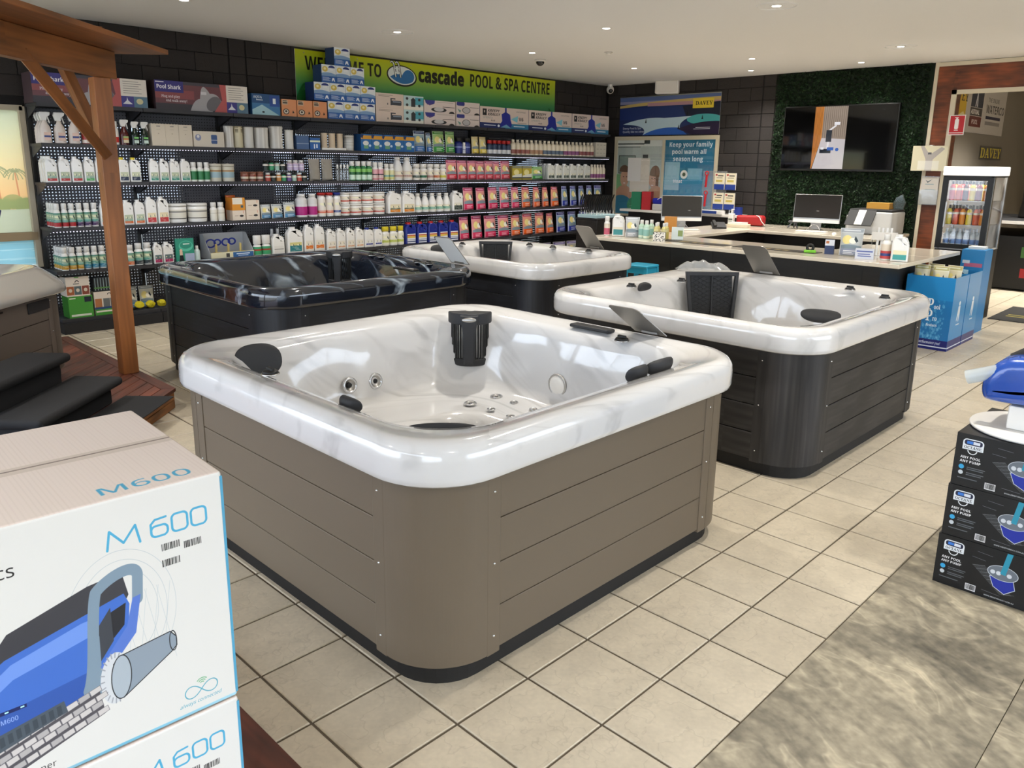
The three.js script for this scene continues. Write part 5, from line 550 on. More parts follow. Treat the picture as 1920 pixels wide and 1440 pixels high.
  [['maroon', 4, -7.2, -7.62], ['tan', 3, -7.62, -7.93], ['slate blue', 5, -7.93, -8.44], ['purple', 4, -8.44, -8.84], ['brown red', 4, -8.84, -9.24]].forEach(([n, k, a, b], i) => row(cream[i], 'fragrance_bottle', `cream narrow-neck bottle with a ${n} label`, 'bottle', `cream bottles with ${n} labels`, 2, even(a, b, k), 0.235));
  place(kBox(simpleTex('packw', 96, 96, (c, w, h) => { c.fillStyle = '#d0cabb'; c.fillRect(0, 0, w, h); c.fillStyle = '#9a9486'; for (let i = 0; i < 3; i++) for (let j = 0; j < 3; j++) c.fillRect(10 + i * 30, 16 + j * 26, 18, 3); }), col('#c4beb0', 0.6), 0.3, 0.24, 0.16), 'bottle_pack', 'pale shrink wrapped pack at the corner end of the second shelf', 'pack', null, 2, -9.25, -9.56, 0.245, { kd: 1 });

  // ---- third shelf
  const jug = (k, b1, b2, cap, body) => kJug(labelMat(k, [['#b9c3a8', 0, 0.5], ['#8fae9c', 0.5, 0.72], [b1, 0.72, 1]]), body, cap), jRed = jug('jr', '#b3302e'), jGrn = jug('jg', '#4aa85a'), jTeal = jug('jt', '#3f8f7a'), jYel = kJug(labelMat('jy', [['#c9cfb4', 0, 0.55], ['#26324a', 0.55, 1]]), M.plastic, capM.yellow), jOr = jug('jo', '#d0662a'), jRd2 = kJug(labelMat('jd', [['#e6d8b4', 0, 0.5], ['#c23a3a', 0.5, 1]])), jPk = kJug(labelMat('jp', [['#5f7274', 0, 0.6], ['#a8275a', 0.6, 1]]));
  row(jRed, 'chemical_jug', 'white jug with a red-banded label by the window end', 'jug', 'red-banded jugs on the third shelf', 3, [-0.635, -0.757, -0.874, -0.988], 0.252); for (const b of [0.08, 0.16]) place(jRed, 'chemical_jug', 'white jug standing behind the red-banded end jug', 'jug', 'red-banded jugs on the third shelf', 3, -0.635, -0.757, 0.252, { back: b });
  row(jGrn, 'chemical_jug', i => ['white jug with a bright green label left of the post', 'white jug with a bright green label behind the post'][i], 'jug', 'green jugs on the third shelf', 3, [-0.99, -1.1, -1.214], 0.252); row(jYel, 'chemical_jug', i => ['yellow-capped white jug next to the post', 'yellow-capped white jug second from the post'][i], 'jug', 'yellow-capped jugs', 3, [-1.325, -1.44, -1.56], 0.25); row(jTeal, 'chemical_jug', 'white jug with a teal label under the cream cartons', 'jug', 'teal-labelled jugs', 3, [-1.57, -1.64, -1.75, -1.86, -1.978, -2.095].slice(1), 0.244);
  row(kBottle(labelMat('_gr', [['#cfe0cc', 0, 0.15], ['#2f7a4a', 0.15, 0.9], ['#e0e6da', 0.9, 1]])), 'chemical_bottle', 'small white bottle with a dark green label', 'bottle', 'small green-labelled bottles', 3, [-2.098, -2.177, -2.251, -2.326], 0.215);
  row(kBucket(labelMat('_tub', [['#cfc9ae', 0, 1], ['#9ab4be', 0.3, 0.9], ['#a07a50', 0.1, 0.25]]), col('#cbc7b8')), 'test_strip_tub', i => ['round tub with a pale label beside the green bottles', 'round tub with a pale blue label beside the small jars'][i], 'tub', 'lidded tubs on the third shelf', 3, [-2.33, -2.475, -2.634], 0.205, { kd: 0.6 });
  row(kBucket(labelMat('_jar', [['#8a4a38', 0, 0.4], ['#d9cdb8', 0.4, 0.8], ['#6a3a2c', 0.8, 1]]), col('#8c5a48', 0.3)), 'spa_salt_jar', 'small brown jar with a white label on the third shelf', 'jar', 'small brown jars', 3, [-2.7, -2.8, -2.896, -2.985], 0.115);
  { const cols = ['#b04a3a', '#2f3a34', '#c98a4a', '#3f9a6a', '#6a4a8a', '#a8c8b8'], st = thing('tier_stand', 'small clear tier stand holding fragrance bottles', 'stand', null, -7.27, SY[3] + 0.0006, -3.3); part(st, 'step', merge([bx(-0.07, 0.12, -0.3, 0.03, 0.126, 0.3), bx(-0.07, 0, -0.3, -0.064, 0.12, 0.3), bx(-0.07, 0, 0.294, 0.03, 0.12, 0.3), bx(-0.07, 0, -0.3, 0.03, 0.12, -0.294)]), M.clearPlastic);
    const kk2 = cols.map((c, i) => kBottle(labelMat('_f' + i, [['#e6ddd0', 0, 0.3], [c, 0.3, 1]]), col(c, 0.3), i % 2 ? M.black : capM.white)), nm = ['red', 'black', 'amber', 'green', 'violet', 'mint'];
    for (let i = 0; i < 8; i++) place(kk2[i % 6], 'fragrance_vial', `tiny ${nm[i % 6]} fragrance bottle in front of the tier stand`, 'bottle', 'tiny fragrance bottles', 3, -3.0 - i * 0.07, -3.068 - i * 0.07, 0.1, { front: -7.165 }); for (let i = 0; i < 4; i++) place(kk2[(i * 2 + 1) % 6], 'fragrance_vial', `tiny ${nm[(i * 2 + 1) % 6]} fragrance bottle on top of the tier stand`, 'bottle', 'tiny fragrance bottles', 3, -3.02 - i * 0.075, -3.09 - i * 0.075, 0.12, { y: SY[3] + 0.127, front: -7.245 });
    row(kBottle(labelMat('_pp', [['#c9b9d6', 0, 1], ['#e8e0ec', 0.3, 0.5]]), col('#d8c4cc', 0.4), capM.white), 'fragrance_bottle', i => ['lilac bottle on top of the tier stand', 'pink bottle on the tier stand beside the lilac one', 'pink bottle at the end of the tier stand'][i], 'bottle', 'pale bottles on the tier stand', 3, [-3.34, -3.42, -3.5, -3.58], 0.125, { y: SY[3] + 0.127, front: -7.245 }); }
  const clr = kPouch(M.clearBag); row(clr, 'clear_bag', i => ['clear bag of amber crystals beside the tier stand', 'clear bag of pale crystals'][i], 'bag', 'clear bags', 3, [-3.6, -3.78, -3.97], 0.27); row(kBottle(null, M.clearPlastic, M.plastic, { cr: 0.02 }), 'clear_bottle', 'slim clear bottle with a white cap', 'bottle', 'slim clear bottles', 3, even(-3.99, -4.195, 4), 0.205);
  row(kBottle(labelMat('_g4', [['#8ac86a', 0, 0.3], ['#2c6a3c', 0.3, 0.55], ['#cfe8d4', 0.55, 1]]), col('#2f7a44', 0.35), M.plastic), 'chemical_bottle', 'green bottle with a pale label under the blue cartons', 'bottle', 'green bottles on the third shelf', 3, [-4.202, -4.293, -4.386, -4.471, -4.565], 0.25); row(kBottle(labelMat('_pk', [['#e4aab4', 0, 0.45], ['#3a2f34', 0.45, 0.55], ['#e2c6c2', 0.55, 0.9], ['#c04458', 0.9, 1]])), 'chemical_bottle', i => ['pink-labelled bottle next to the green bottles', 'pink-labelled bottle next to the yellow-labelled ones'][i], 'bottle', 'pink-labelled bottles', 3, [-4.566, -4.657, -4.749], 0.24); row(kBottle(labelMat('_yl', [['#e4e0b0', 0, 0.5], ['#8ab4a8', 0.5, 0.7], ['#d8d48a', 0.7, 1]])), 'chemical_bottle', i => ['pale yellow-labelled bottle next to the pink ones', 'pale yellow-labelled bottle next to the tall tapered bottle'][i], 'bottle', 'yellow-labelled bottles', 3, [-4.758, -4.843, -4.929], 0.222);
  row(kTaper(labelMat('tp', [['#e2d6c6', 0, 0.6], ['#a06a5a', 0.6, 0.75], ['#e2d6c6', 0.75, 1]])), 'tapered_bottle', i => ['tall white tapered bottle beside the yellow labels', 'tall white tapered bottle beside the short white bottles'][i], 'bottle', 'tall tapered bottles', 3, [-4.93, -5.094, -5.262], 0.315); const wbt = ['#4a5a50', '#2f6a4a', '#b08a80', '#c0683a', '#c8c040'].map((c, i) => kBottle(labelMat('w' + i, [['#e4dcce', 0, 0.55], [c, 0.55, 0.8], ['#e4dcce', 0.8, 1]]), M.plastic, M.plastic, { cr: 0.031 })); ['grey', 'green', 'pink', 'orange', 'lime'].forEach((n, i) => place(wbt[i], 'chemical_bottle', `white bottle with a ${n} label mark before the red bags`, 'bottle', 'short white bottles', 3, [-5.262, -5.387, -5.513, -5.631, -5.751][i], [-5.387, -5.513, -5.631, -5.751, -5.873][i], 0.226));
  const ord = ['first', 'second', 'third', 'fourth', 'fifth', 'sixth', 'seventh', 'eighth']; row(bagR, 'chlorine_bag', i => `red-bottomed chlorine bag, ${ord[i]} along the third shelf`, 'bag', 'red bags on the third shelf', 3, [-5.873, -6.08, -6.292, -6.466, -6.643, -6.824, -6.974, -7.198], 0.275, { fill: 1.05, kd: 0.9, jit: 0.2, vary: 0.06 });
  const yb = simpleTex('ybox', 96, 128, (c, w, h) => { c.fillStyle = '#b9a63a'; c.fillRect(0, 0, w, h); c.fillStyle = '#8a8a70'; c.fillRect(0, 0, w, 24); c.fillStyle = '#e6dc9a'; c.beginPath(); c.arc(42, 60, 26, 0, 7); c.fill(); c.fillStyle = '#d8d8cc'; c.beginPath(); c.moveTo(0, 90); c.lineTo(w, 70); c.lineTo(w, 104); c.lineTo(0, 108); c.fill(); c.fillStyle = '#2c3440'; c.fillRect(0, 104, w, 12); }); row(kBox(yb, col('#8a8040', 0.6), 0.22, 0.22, 0.18), 'mineral_carton', i => ['yellow and grey carton next to the red bags', 'yellow and grey carton next to the green bag'][i], 'box', 'yellow cartons on the third shelf', 3, [-7.2, -7.42, -7.65], 0.215, { kd: 1 }); place(bagG, 'chlorine_bag', 'squat green bag beside the white six jugs', 'bag', null, 3, -7.67, -7.97, 0.2, { kd: 1 });
  const j6 = kJug(labelMat('j6', [['#dcdacb', 0, 0.45], ['#39463c', 0.45, 0.9], ['#dcdacb', 0.9, 1]]), col('#d9dad2', 0.4), M.plastic); row(j6, 'chemical_jug', 'grey-white jug with a dark square label near the corner', 'jug', 'dark square labelled jugs', 3, even(-8.03, -9.15, 6), 0.25, { kd: 1.3 }); for (const b of [0.09, 0.18]) place(j6, 'chemical_jug', 'grey-white jug behind the first dark square labelled jug', 'jug', 'dark square labelled jugs', 3, -8.03, -8.21, 0.25, { back: b, kd: 1.3 }); row(cream[3], 'fragrance_bottle', 'pink-labelled narrow bottle in the corner on the third shelf', 'bottle', 'corner fragrance bottles', 3, even(-9.17, -9.58, 5), 0.25);

  // ---- fourth shelf
  const spa = (k, c) => kBottle(labelMat(k, [['#4f8f7a', 0, 0.12], ['#a8bfa0', 0.12, 0.5], ['#5fa090', 0.5, 0.7], [c, 0.7, 1]])), sRed = spa('sr', '#b3282c'), sPur = spa('sp', '#4a2f5a'), sGold = spa('so', '#cc9a2a'), sBlue = spa('su', '#2f86a8'), sOr = spa('sn', '#d0622a'), sDk = spa('sk', '#3a4448');
  row(sRed, 'spa_bottle', 'white spa chemical bottle with a red-based label on the fourth shelf', 'bottle', 'red spa bottles', 4, [-0.668, -0.74, -0.806, -0.876], 0.242); row(sPur, 'spa_bottle', 'white spa chemical bottle with a purple-based label on the fourth shelf', 'bottle', 'purple spa bottles', 4, [-0.876, -0.948, -1.02, -1.092], 0.242); for (const b of [0.075, 0.15, 0.225]) place(sRed, 'spa_bottle', 'red-based spa bottle behind the end bottle of the fourth shelf', 'bottle', 'red spa bottles', 4, -0.668, -0.74, 0.242, { back: b });
  place(jOr, 'chemical_jug', 'orange-labelled jug hidden partly behind the post', 'jug', 'orange jugs on the fourth shelf', 4, -1.1, -1.21, 0.258); row(jOr, 'chemical_jug', i => ['orange-labelled jug next to the post on the fourth shelf', 'orange-labelled jug second from the post'][i], 'jug', 'orange jugs on the fourth shelf', 4, [-1.325, -1.446, -1.563], 0.258); row(jRd2, 'chemical_jug', i => ['taller jug with a red and cream label', 'taller jug with a red and cream label beside the buckets'][i], 'jug', 'red and cream labelled jugs', 4, [-1.565, -1.69, -1.822], 0.287);
  row(kBucket(labelMat('_bk', [['#e2ded2', 0, 1], ['#8e8c86', 0.15, 0.3], ['#5f5d58', 0.86, 0.94]])), 'chlorine_bucket', i => ['white bucket next to the red and cream jug', 'white bucket next to the plain bottles'][i], 'bucket', 'white buckets', 4, [-1.825, -2.05, -2.29], 0.215, { kd: 0.95 }); row(kBottle(labelMat('_pl', [['#e0dccf', 0, 1], ['#b8b2a4', 0.3, 0.34]])), 'plain_bottle', i => ['plain white bottle beside the bucket', 'plain white bottle beside the orange carton'][i], 'bottle', 'plain white bottles', 4, [-2.295, -2.38, -2.471], 0.215);
  const sw = simpleTex('softbox', 128, 96, (c, w, h) => { c.fillStyle = '#e4d6c4'; c.fillRect(0, 0, w, h); c.fillStyle = '#2e2c2a'; c.beginPath(); c.ellipse(88, 52, 20, 10, 0, 0, 7); c.fill(); c.fillStyle = '#b39c88'; c.fillRect(22, 48, 36, 6); c.fillStyle = '#d9846a'; c.fillRect(104, 4, 5, 24); }), so = simpleTex('orangetall', 128, 128, (c, w, h) => { c.fillStyle = '#dd9430'; c.fillRect(0, 0, w, h); c.fillStyle = '#e9e2d2'; c.fillRect(6, 0, 96, 66); c.fillStyle = '#3e5a66'; c.fillRect(84, 76, 24, 24); });
  const bw = kBox(sw, col('#dcc9b4', 0.6), 0.17, 0.12, 0.16), bo = kBox(so, col('#cf7d24', 0.6), 0.17, 0.13, 0.16); place(bw, 'white_carton', 'cream carton under the orange carton', 'box', 'cream and orange cartons', 4, -2.545, -2.712, 0.115, { kd: 1 }); place(bw, 'white_carton', 'cream carton under another cream carton', 'box', 'cream and orange cartons', 4, -2.714, -2.895, 0.115, { kd: 1 }); place(bo, 'orange_carton', 'orange carton with a white sheet stacked on a cream carton', 'box', 'cream and orange cartons', 4, -2.545, -2.712, 0.145, { y: SY[4] + 0.1162, kd: 1 }); place(bw, 'white_carton', 'cream carton stacked beside the orange carton', 'box', 'cream and orange cartons', 4, -2.714, -2.895, 0.115, { y: SY[4] + 0.1162, kd: 1 });
  place(kBottle(labelMat('_or', [['#d86a26', 0, 1]]), col('#d56a28', 0.4), col('#d56a28', 0.4), { cr: 0.033 }), 'orange_canister', 'round orange canister behind the orange carton', 'canister', null, 4, -2.56, -2.7, 0.285, { back: 0.165, kd: 1.1 });
  const gb = kPouch(M.clearBag), wbag = kPouch(bagTex('gw', '#8e9aa0', '#cfcfc4', '#4a86b0', '#d4d6d2')); row(wbag, 'parts_bag', i => ['silver parts bag beside the cream cartons', 'silver parts bag in the middle of the heap', 'silver parts bag against the magenta-labelled bottles'][i], 'bag', 'silver parts bags', 4, [-2.92, -3.06, -3.22, -3.4], 0.19, { fill: 1.1, jit: 0.5, vary: 0.3, kd: 0.8 });
  row(kBottle(labelMat('_mag', [['#d8d4d6', 0, 0.2], ['#b0257c', 0.2, 0.9], ['#e8e4e6', 0.9, 1]]), phy('#d4d2d0', 0.25), M.plastic, { cr: 0.024, sh: 0.18, lb: 0.12 }), 'magenta_bottle', i => ['translucent bottle with a magenta label beside the bags', 'translucent bottle with a magenta label beside the red caps'][i], 'bottle', 'magenta-labelled bottles', 4, [-3.415, -3.578, -3.717], 0.288); row(kBottle(labelMat('rc', [['#e6dfd4', 0, 0.7], ['#d8745a', 0.7, 0.85], ['#e6dfd4', 0.85, 1]]), M.plastic, capM.red, { sh: 0.185, cr: 0.034 }), 'red_cap_bottle', i => ['red-capped white bottle beside the magenta labels', 'red-capped white bottle beside the blue cap'][i], 'bottle', 'red-capped white bottles', 4, [-3.717, -3.835, -3.947], 0.3); place(kBottle(labelMat('bc', [['#e6dfd4', 0, 0.7], ['#3a4a8a', 0.7, 0.85], ['#e6dfd4', 0.85, 1]]), M.plastic, capM.blue, { sh: 0.185, cr: 0.034 }), 'blue_cap_bottle', 'white bottle with a dark blue cap beside the stacked tubs', 'bottle', null, 4, -3.947, -4.06, 0.3);
  const tb = kBucket(labelMat('tb', [['#e2d8ca', 0, 0.7], ['#c8463a', 0.7, 0.92], ['#e2d8ca', 0.92, 1]])); for (let k = 0; k < 2; k++) row(tb, 'chlorine_tub', i => `white tub with a red band, ${ord[i]} along the ${k ? 'upper' : 'lower'} layer`, 'tub', 'stacked white tubs', 4, [-4.064, -4.21, -4.404, -4.595, -4.781], 0.15, { y: SY[4] + k * 0.1506, kd: 0.85 });
  row(kJug(labelMat('j5', [['#e0d6b8', 0, 0.5], ['#5a6a58', 0.5, 0.66], ['#d9862e', 0.66, 1]]), M.plastic, M.plastic), 'large_jug', i => ['large white jug with an orange label beside the tubs', 'large white jug with an orange label beside the white bottles'][i], 'jug', 'large orange-labelled jugs', 4, [-4.79, -5.035, -5.273], 0.3, { kd: 1.6 }); row(kTaper(labelMat('tg', [['#e4decf', 0, 0.4], ['#6fae94', 0.4, 0.8], ['#e4decf', 0.8, 1]])), 'tapered_bottle', 'white tapered bottle with a green label on the fourth shelf', 'bottle', 'green-labelled tapered bottles', 4, even(-5.28, -5.95, 5), 0.265); place(kJug(labelMat('jx', [['#e2ded2', 0, 0.4], ['#2c3c34', 0.4, 1]]), M.plastic), 'large_jug', 'large white jug with a dark green label before the pink bags', 'jug', null, 4, -5.955, -6.18, 0.29, { kd: 1.6 });
  row(bagP, 'chlorine_bag', i => `pink-bottomed chlorine bag, ${ord[i]} along the fourth shelf`, 'bag', 'pink bags on the fourth shelf', 4, [-6.19, -6.435, -6.703, -6.946, -7.207, -7.43], 0.325, { fill: 0.96, jit: 0.2, vary: 0.04, kd: 1, turn: 0.15 }); row(bagO, 'chlorine_bag', i => `orange-bottomed chlorine bag, ${ord[i]} along the fourth shelf`, 'bag', 'orange bags on the fourth shelf', 4, [-7.43, -7.702, -7.934, -8.132, -8.402], 0.325, { fill: 0.96, jit: 0.2, vary: 0.04, kd: 1, turn: 0.2 }); row(bagB, 'chlorine_bag', i => `blue chlorine bag, ${ord[i]} along the fourth shelf`, 'bag', 'blue bags on the fourth shelf', 4, [-8.402, -8.64, -8.86, -9.08, -9.3, -9.56], 0.335, { fill: 1, jit: 0.2, vary: 0.05, kd: 1, turn: 0.2 });

  // ---- fifth shelf
  row(sGold, 'spa_bottle', 'white spa chemical bottle with a gold-based label on the fifth shelf', 'bottle', 'gold spa bottles', 5, [-0.69, -0.763, -0.837, -0.905], 0.236); row(sBlue, 'spa_bottle', 'white spa chemical bottle with a blue-based label on the fifth shelf', 'bottle', 'blue spa bottles', 5, [-0.905, -0.977, -1.05, -1.125], 0.236); for (const b of [0.075, 0.15, 0.225]) for (const z of [-0.69, -0.763]) place(sGold, 'spa_bottle', 'gold-based spa bottle in the rows behind the front of the fifth shelf', 'bottle', 'gold spa bottles', 5, z, z - 0.072, 0.236, { back: b });
  place(sOr, 'spa_bottle', 'orange-based spa bottle next to the post on the fifth shelf', 'bottle', null, 5, -1.33, -1.415, 0.222); row(sDk, 'spa_bottle', i => ['dark-based spa bottle beside the orange one', 'dark-based spa bottle beside the pink-labelled jugs'][i], 'bottle', 'dark spa bottles', 5, [-1.417, -1.508, -1.604], 0.236); row(jPk, 'chemical_jug', i => ['white jug with a magenta-based label beside the dark bottles', 'white jug with a magenta-based label beside the green packet'][i], 'jug', 'magenta-based jugs', 5, [-1.606, -1.71, -1.832], 0.23);
  place(kBox(simpleTex('teal', 160, 180, (c, w, h) => { c.fillStyle = '#2f8f78'; c.fillRect(0, 0, w, h); c.fillStyle = '#5cc0a4'; c.beginPath(); c.ellipse(90, 60, 60, 40, 0, 0, 7); c.fill(); c.fillStyle = '#2f8f78'; c.beginPath(); c.ellipse(90, 52, 50, 28, 0, 0, 7); c.fill(); c.fillStyle = '#d9ece4'; c.fillRect(66, 40, 56, 8); c.fillStyle = '#a9b6d2'; c.fillRect(78, 116, 82, 64); c.fillStyle = '#e0bfa8'; c.beginPath(); c.arc(46, 92, 12, 0, 7); c.fill(); c.fillRect(34, 100, 24, 44); c.fillStyle = '#1c2226'; c.beginPath(); c.moveTo(26, 180); c.lineTo(34, 128); c.lineTo(62, 128); c.lineTo(70, 180); c.fill(); }), col('#236a5a'), 0.22, 0.26, 0.03), 'float_packet', 'teal packet with a bather picture on the fifth shelf', 'packet', null, 5, -1.845, -2.065, 0.262, { kd: 1, turn: 0 }); place(kBottle(labelMat('_tl', [['#c9dcd8', 0, 1]]), col('#c4d4d0', 0.3), M.plastic, { cr: 0.018 }), 'clear_bottle', 'small pale bottle beside the teal packet', 'bottle', null, 5, -2.07, -2.14, 0.17);
  { const d = thing('counter_display', 'open grey display carton of yellow brushes with a blue front', 'display', null, -7.31, SY[5] + 0.0006, -2.52, Math.PI / 2), w = 0.54; const sideG = () => extrude(shapeOf([[-0.13, 0], [0.13, 0], [0.13, 0.06], [-0.05, 0.28], [-0.13, 0.28]]), 0.004); for (const x of [-w / 2, w / 2 - 0.004]) { const g = sideG(); g.rotateY(-Math.PI / 2); g.scale(1, 1, 1); const m = part(d, 'side_wall', g, col('#b9bcbc', 0.7), x + 0.004, 0, 0); } part(d, 'back_wall', bx(-w / 2, 0, -0.13, w / 2, 0.28, -0.126), printed(canvasTex(256, 160, (c, W, H) => { c.fillStyle = '#c3c6c8'; c.fillRect(0, 0, W, H); c.fillStyle = '#2f3fa8'; for (const [x, y, r] of [[60, 70, 26], [100, 64, 18], [150, 66, 22], [186, 62, 20]]) { c.beginPath(); c.arc(x, y, r, 0, 7); c.lineWidth = 10; c.strokeStyle = '#2f3fa8'; c.stroke(); } }), 0.6)); part(d, 'base', bx(-w / 2, 0, -0.126, w / 2, 0.004, 0.126), col('#b9bcbc', 0.7)); part(d, 'front_panel', bx(-w / 2, 0, 0.126, w / 2, 0.075, 0.13), [M.card, M.card, M.card, M.card, printed(canvasTex(256, 40, (c, W, H) => { c.fillStyle = '#dcd8b8'; c.fillRect(0, 0, W, H); c.fillStyle = '#2a62a0'; c.fillRect(130, 4, 122, 32); c.fillStyle = '#dce8f4'; c.fillRect(150, 12, 80, 6); c.fillRect(160, 24, 60, 4); c.fillStyle = '#444'; c.fillRect(90, 8, 20, 24); }), 0.5), M.card]); for (let i = 0; i < 3; i++) { const b = thing('pool_brush', `yellow-handled brush ${['near the post end', 'in the middle', 'at the far end'][i]} of the display carton`, 'brush', 'brushes in the display carton', -7.29, SY[5] + 0.014, -2.37 - i * 0.15); part(b, 'handle', bar([0, 0.0, 0], [0.03, 0.15, 0.01], 0.028, 0.02), col('#d8c27a')); part(b, 'bristles', rb(0.05, 0.05, 0.09, 0.006, -0.01, 0.027, -0.02), col('#c9b060')); } }
  row(kBottle(labelMat('_rg', [['#3f9a6a', 0, 0.3], ['#a83a2c', 0.3, 0.5], ['#3fa06a', 0.5, 1]]), M.plastic, M.plastic, { cr: 0.033, sh: 0.11 }), 'green_band_bottle', i => ['white bottle with a green and red band beside the display carton', 'white bottle with a green and red band beside the plain jug'][i], 'bottle', 'green and red banded bottles', 5, [-2.797, -2.908, -3.029], 0.245, { kd: 1.2 }); place(kJug(labelMat('_gry', [['#e2e0da', 0, 0.4], ['#8a8a88', 0.4, 0.5], ['#e2e0da', 0.5, 1]])), 'chemical_jug', 'white jug with a thin grey line label', 'jug', null, 5, -3.03, -3.21, 0.246, { kd: 1.1 }); row(kBottle(null, M.plastic, M.plastic, { cr: 0.018 }), 'plain_bottle', 'white bottle standing behind the thin grey line jug', 'bottle', 'white bottles behind', 5, [-3.1, -3.18, -3.26], 0.3, { back: 0.16 });
  place(kJug(labelMat('jb', [['#d8cf8a', 0, 0.35], ['#2f7f86', 0.35, 1]])), 'large_jug', 'largest white jug with a teal label on the fifth shelf', 'jug', null, 5, -3.235, -3.472, 0.318, { kd: 1.5 }); row(kJug(labelMat('jn', [['#e4ddd0', 0, 0.5], ['#d8742c', 0.5, 0.85], ['#e4ddd0', 0.85, 1]])), 'chemical_jug', i => ['tall jug with an orange swoosh beside the teal-labelled jug', 'tall jug with an orange swoosh beside the shorter jugs'][i], 'jug', 'orange swoosh jugs', 5, [-3.475, -3.62, -3.783], 0.34, { kd: 1.2 }); row(kJug(labelMat('jq', [['#e6dfd2', 0, 0.7], ['#d8a07a', 0.7, 0.86], ['#e6dfd2', 0.86, 1]])), 'chemical_jug', i => `white jug with a faint orange label, ${ord[i]} of four`, 'jug', 'faint orange jugs', 5, [-3.8, -3.952, -4.1, -4.243, -4.388], 0.272, { kd: 1.2 });
  row(kJug(labelMat('jv', [['#e2e2e0', 0, 0.6], ['#34408e', 0.6, 0.8], ['#e2e2e0', 0.8, 1]]), M.plastic, capM.blue), 'chemical_jug', i => ['blue-capped white jug beside the faint orange jugs', 'blue-capped white jug beside the yellow caps'][i], 'jug', 'blue-capped jugs', 5, [-4.388, -4.545, -4.688], 0.258, { kd: 1.2 }); row(kBottle(labelMat('yc', [['#e4e2d2', 0, 0.55], ['#b9c45a', 0.55, 0.8], ['#e4e2d2', 0.8, 1]]), M.plastic, capM.yellow, { cr: 0.03 }), 'yellow_cap_bottle', i => `white bottle with a yellow cap, ${ord[i]} beside the blue jugs`, 'bottle', 'yellow-capped bottles', 5, [-4.69, -4.824, -4.962, -5.074], 0.262, { kd: 1.1 });
  row(kJug(labelMat('_bj', [['#dfe2ea', 0, 1], ['#c0603a', 0.12, 0.24], ['#d8b84a', 0.26, 0.44], ['#8a92a4', 0.6, 0.66], ['#2c3c6a', 0.76, 0.86]]), col('#232f86', 0.3), capM.red, { lh: 0.11, ly: 0.066 }), 'acid_jug', i => `dark blue jug with a red cap, ${ord[i]} of five`, 'jug', 'dark blue jugs', 5, [-5.08, -5.285, -5.49, -5.681, -5.887, -6.09], 0.3, { kd: 1.5, jit: 0.1 });
  row(bagP, 'chlorine_bag', i => `pink-bottomed chlorine bag, ${ord[i]} along the fifth shelf`, 'bag', 'pink bags on the fifth shelf', 5, [-6.11, -6.348, -6.628, -6.916, -7.215], 0.335, { fill: 0.98, jit: 0.2, vary: 0.05, kd: 1, turn: 0.12 }); row(bagO, 'chlorine_bag', i => `orange-bottomed chlorine bag, ${ord[i]} along the fifth shelf`, 'bag', 'orange bags on the fifth shelf', 5, [-7.215, -7.461, -7.779, -8.041, -8.283], 0.335, { fill: 0.98, jit: 0.25, vary: 0.06, kd: 1, turn: 0.2 }); row(bagB, 'chlorine_bag', i => `blue chlorine bag, ${ord[i]} along the fifth shelf`, 'bag', 'blue bags on the fifth shelf', 5, [-8.3, -8.588, -8.888, -9.2, -9.5], 0.335, { fill: 0.98, jit: 0.2, kd: 1, turn: 0.2 });

  // ---- bottom shelf
  const grn = simpleTex('grnbox', 160, 128, (c, w, h) => { c.fillStyle = '#4a9a3c'; c.fillRect(0, 0, w, h); c.fillStyle = '#232a3c'; c.fillRect(106, 8, 46, 30); c.fillStyle = '#dfe4d4'; c.fillRect(14, 106, 130, 12); c.fillRect(10, 10, 40, 6); }), pic = simpleTex('picbox', 160, 128, (c, w, h) => { c.fillStyle = '#e4d9cc'; c.fillRect(0, 0, w, h); c.fillStyle = '#2a2a2a'; c.beginPath(); c.arc(76, 38, 12, 3.2, 6.2); c.lineWidth = 5; c.strokeStyle = '#222'; c.stroke(); c.fillStyle = '#57605a'; c.fillRect(50, 44, 40, 5); for (const [x, f] of [[4, '#a8603c'], [54, '#5a6a6e'], [106, '#8a4a3c']]) { c.fillStyle = f; c.fillRect(x, 62, 48, 56); c.fillStyle = '#d8cbb8'; c.beginPath(); c.arc(x + 24, 88, 12, 0, 7); c.fill(); } c.fillStyle = '#4a9a3c'; c.fillRect(60, 0, 30, 8); }), pic2 = simpleTex('picbox2', 160, 200, (c, w, h) => { c.fillStyle = '#e2d6ca'; c.fillRect(0, 0, w, h); c.strokeStyle = '#222'; c.lineWidth = 5; c.beginPath(); c.arc(110, 30, 12, 3.2, 6.2); c.stroke(); for (const [x, f] of [[6, '#b0744a'], [64, '#6a6f70'], [116, '#46606a']]) { c.fillStyle = f; c.fillRect(x, 60, 48, 70); } c.fillStyle = '#2a4a7a'; c.fillRect(0, 130, w, 18); c.fillStyle = '#4a9a3c'; c.fillRect(0, 148, w, 52); c.fillStyle = '#e4e0d0'; c.fillRect(8, 160, w - 16, 14); });
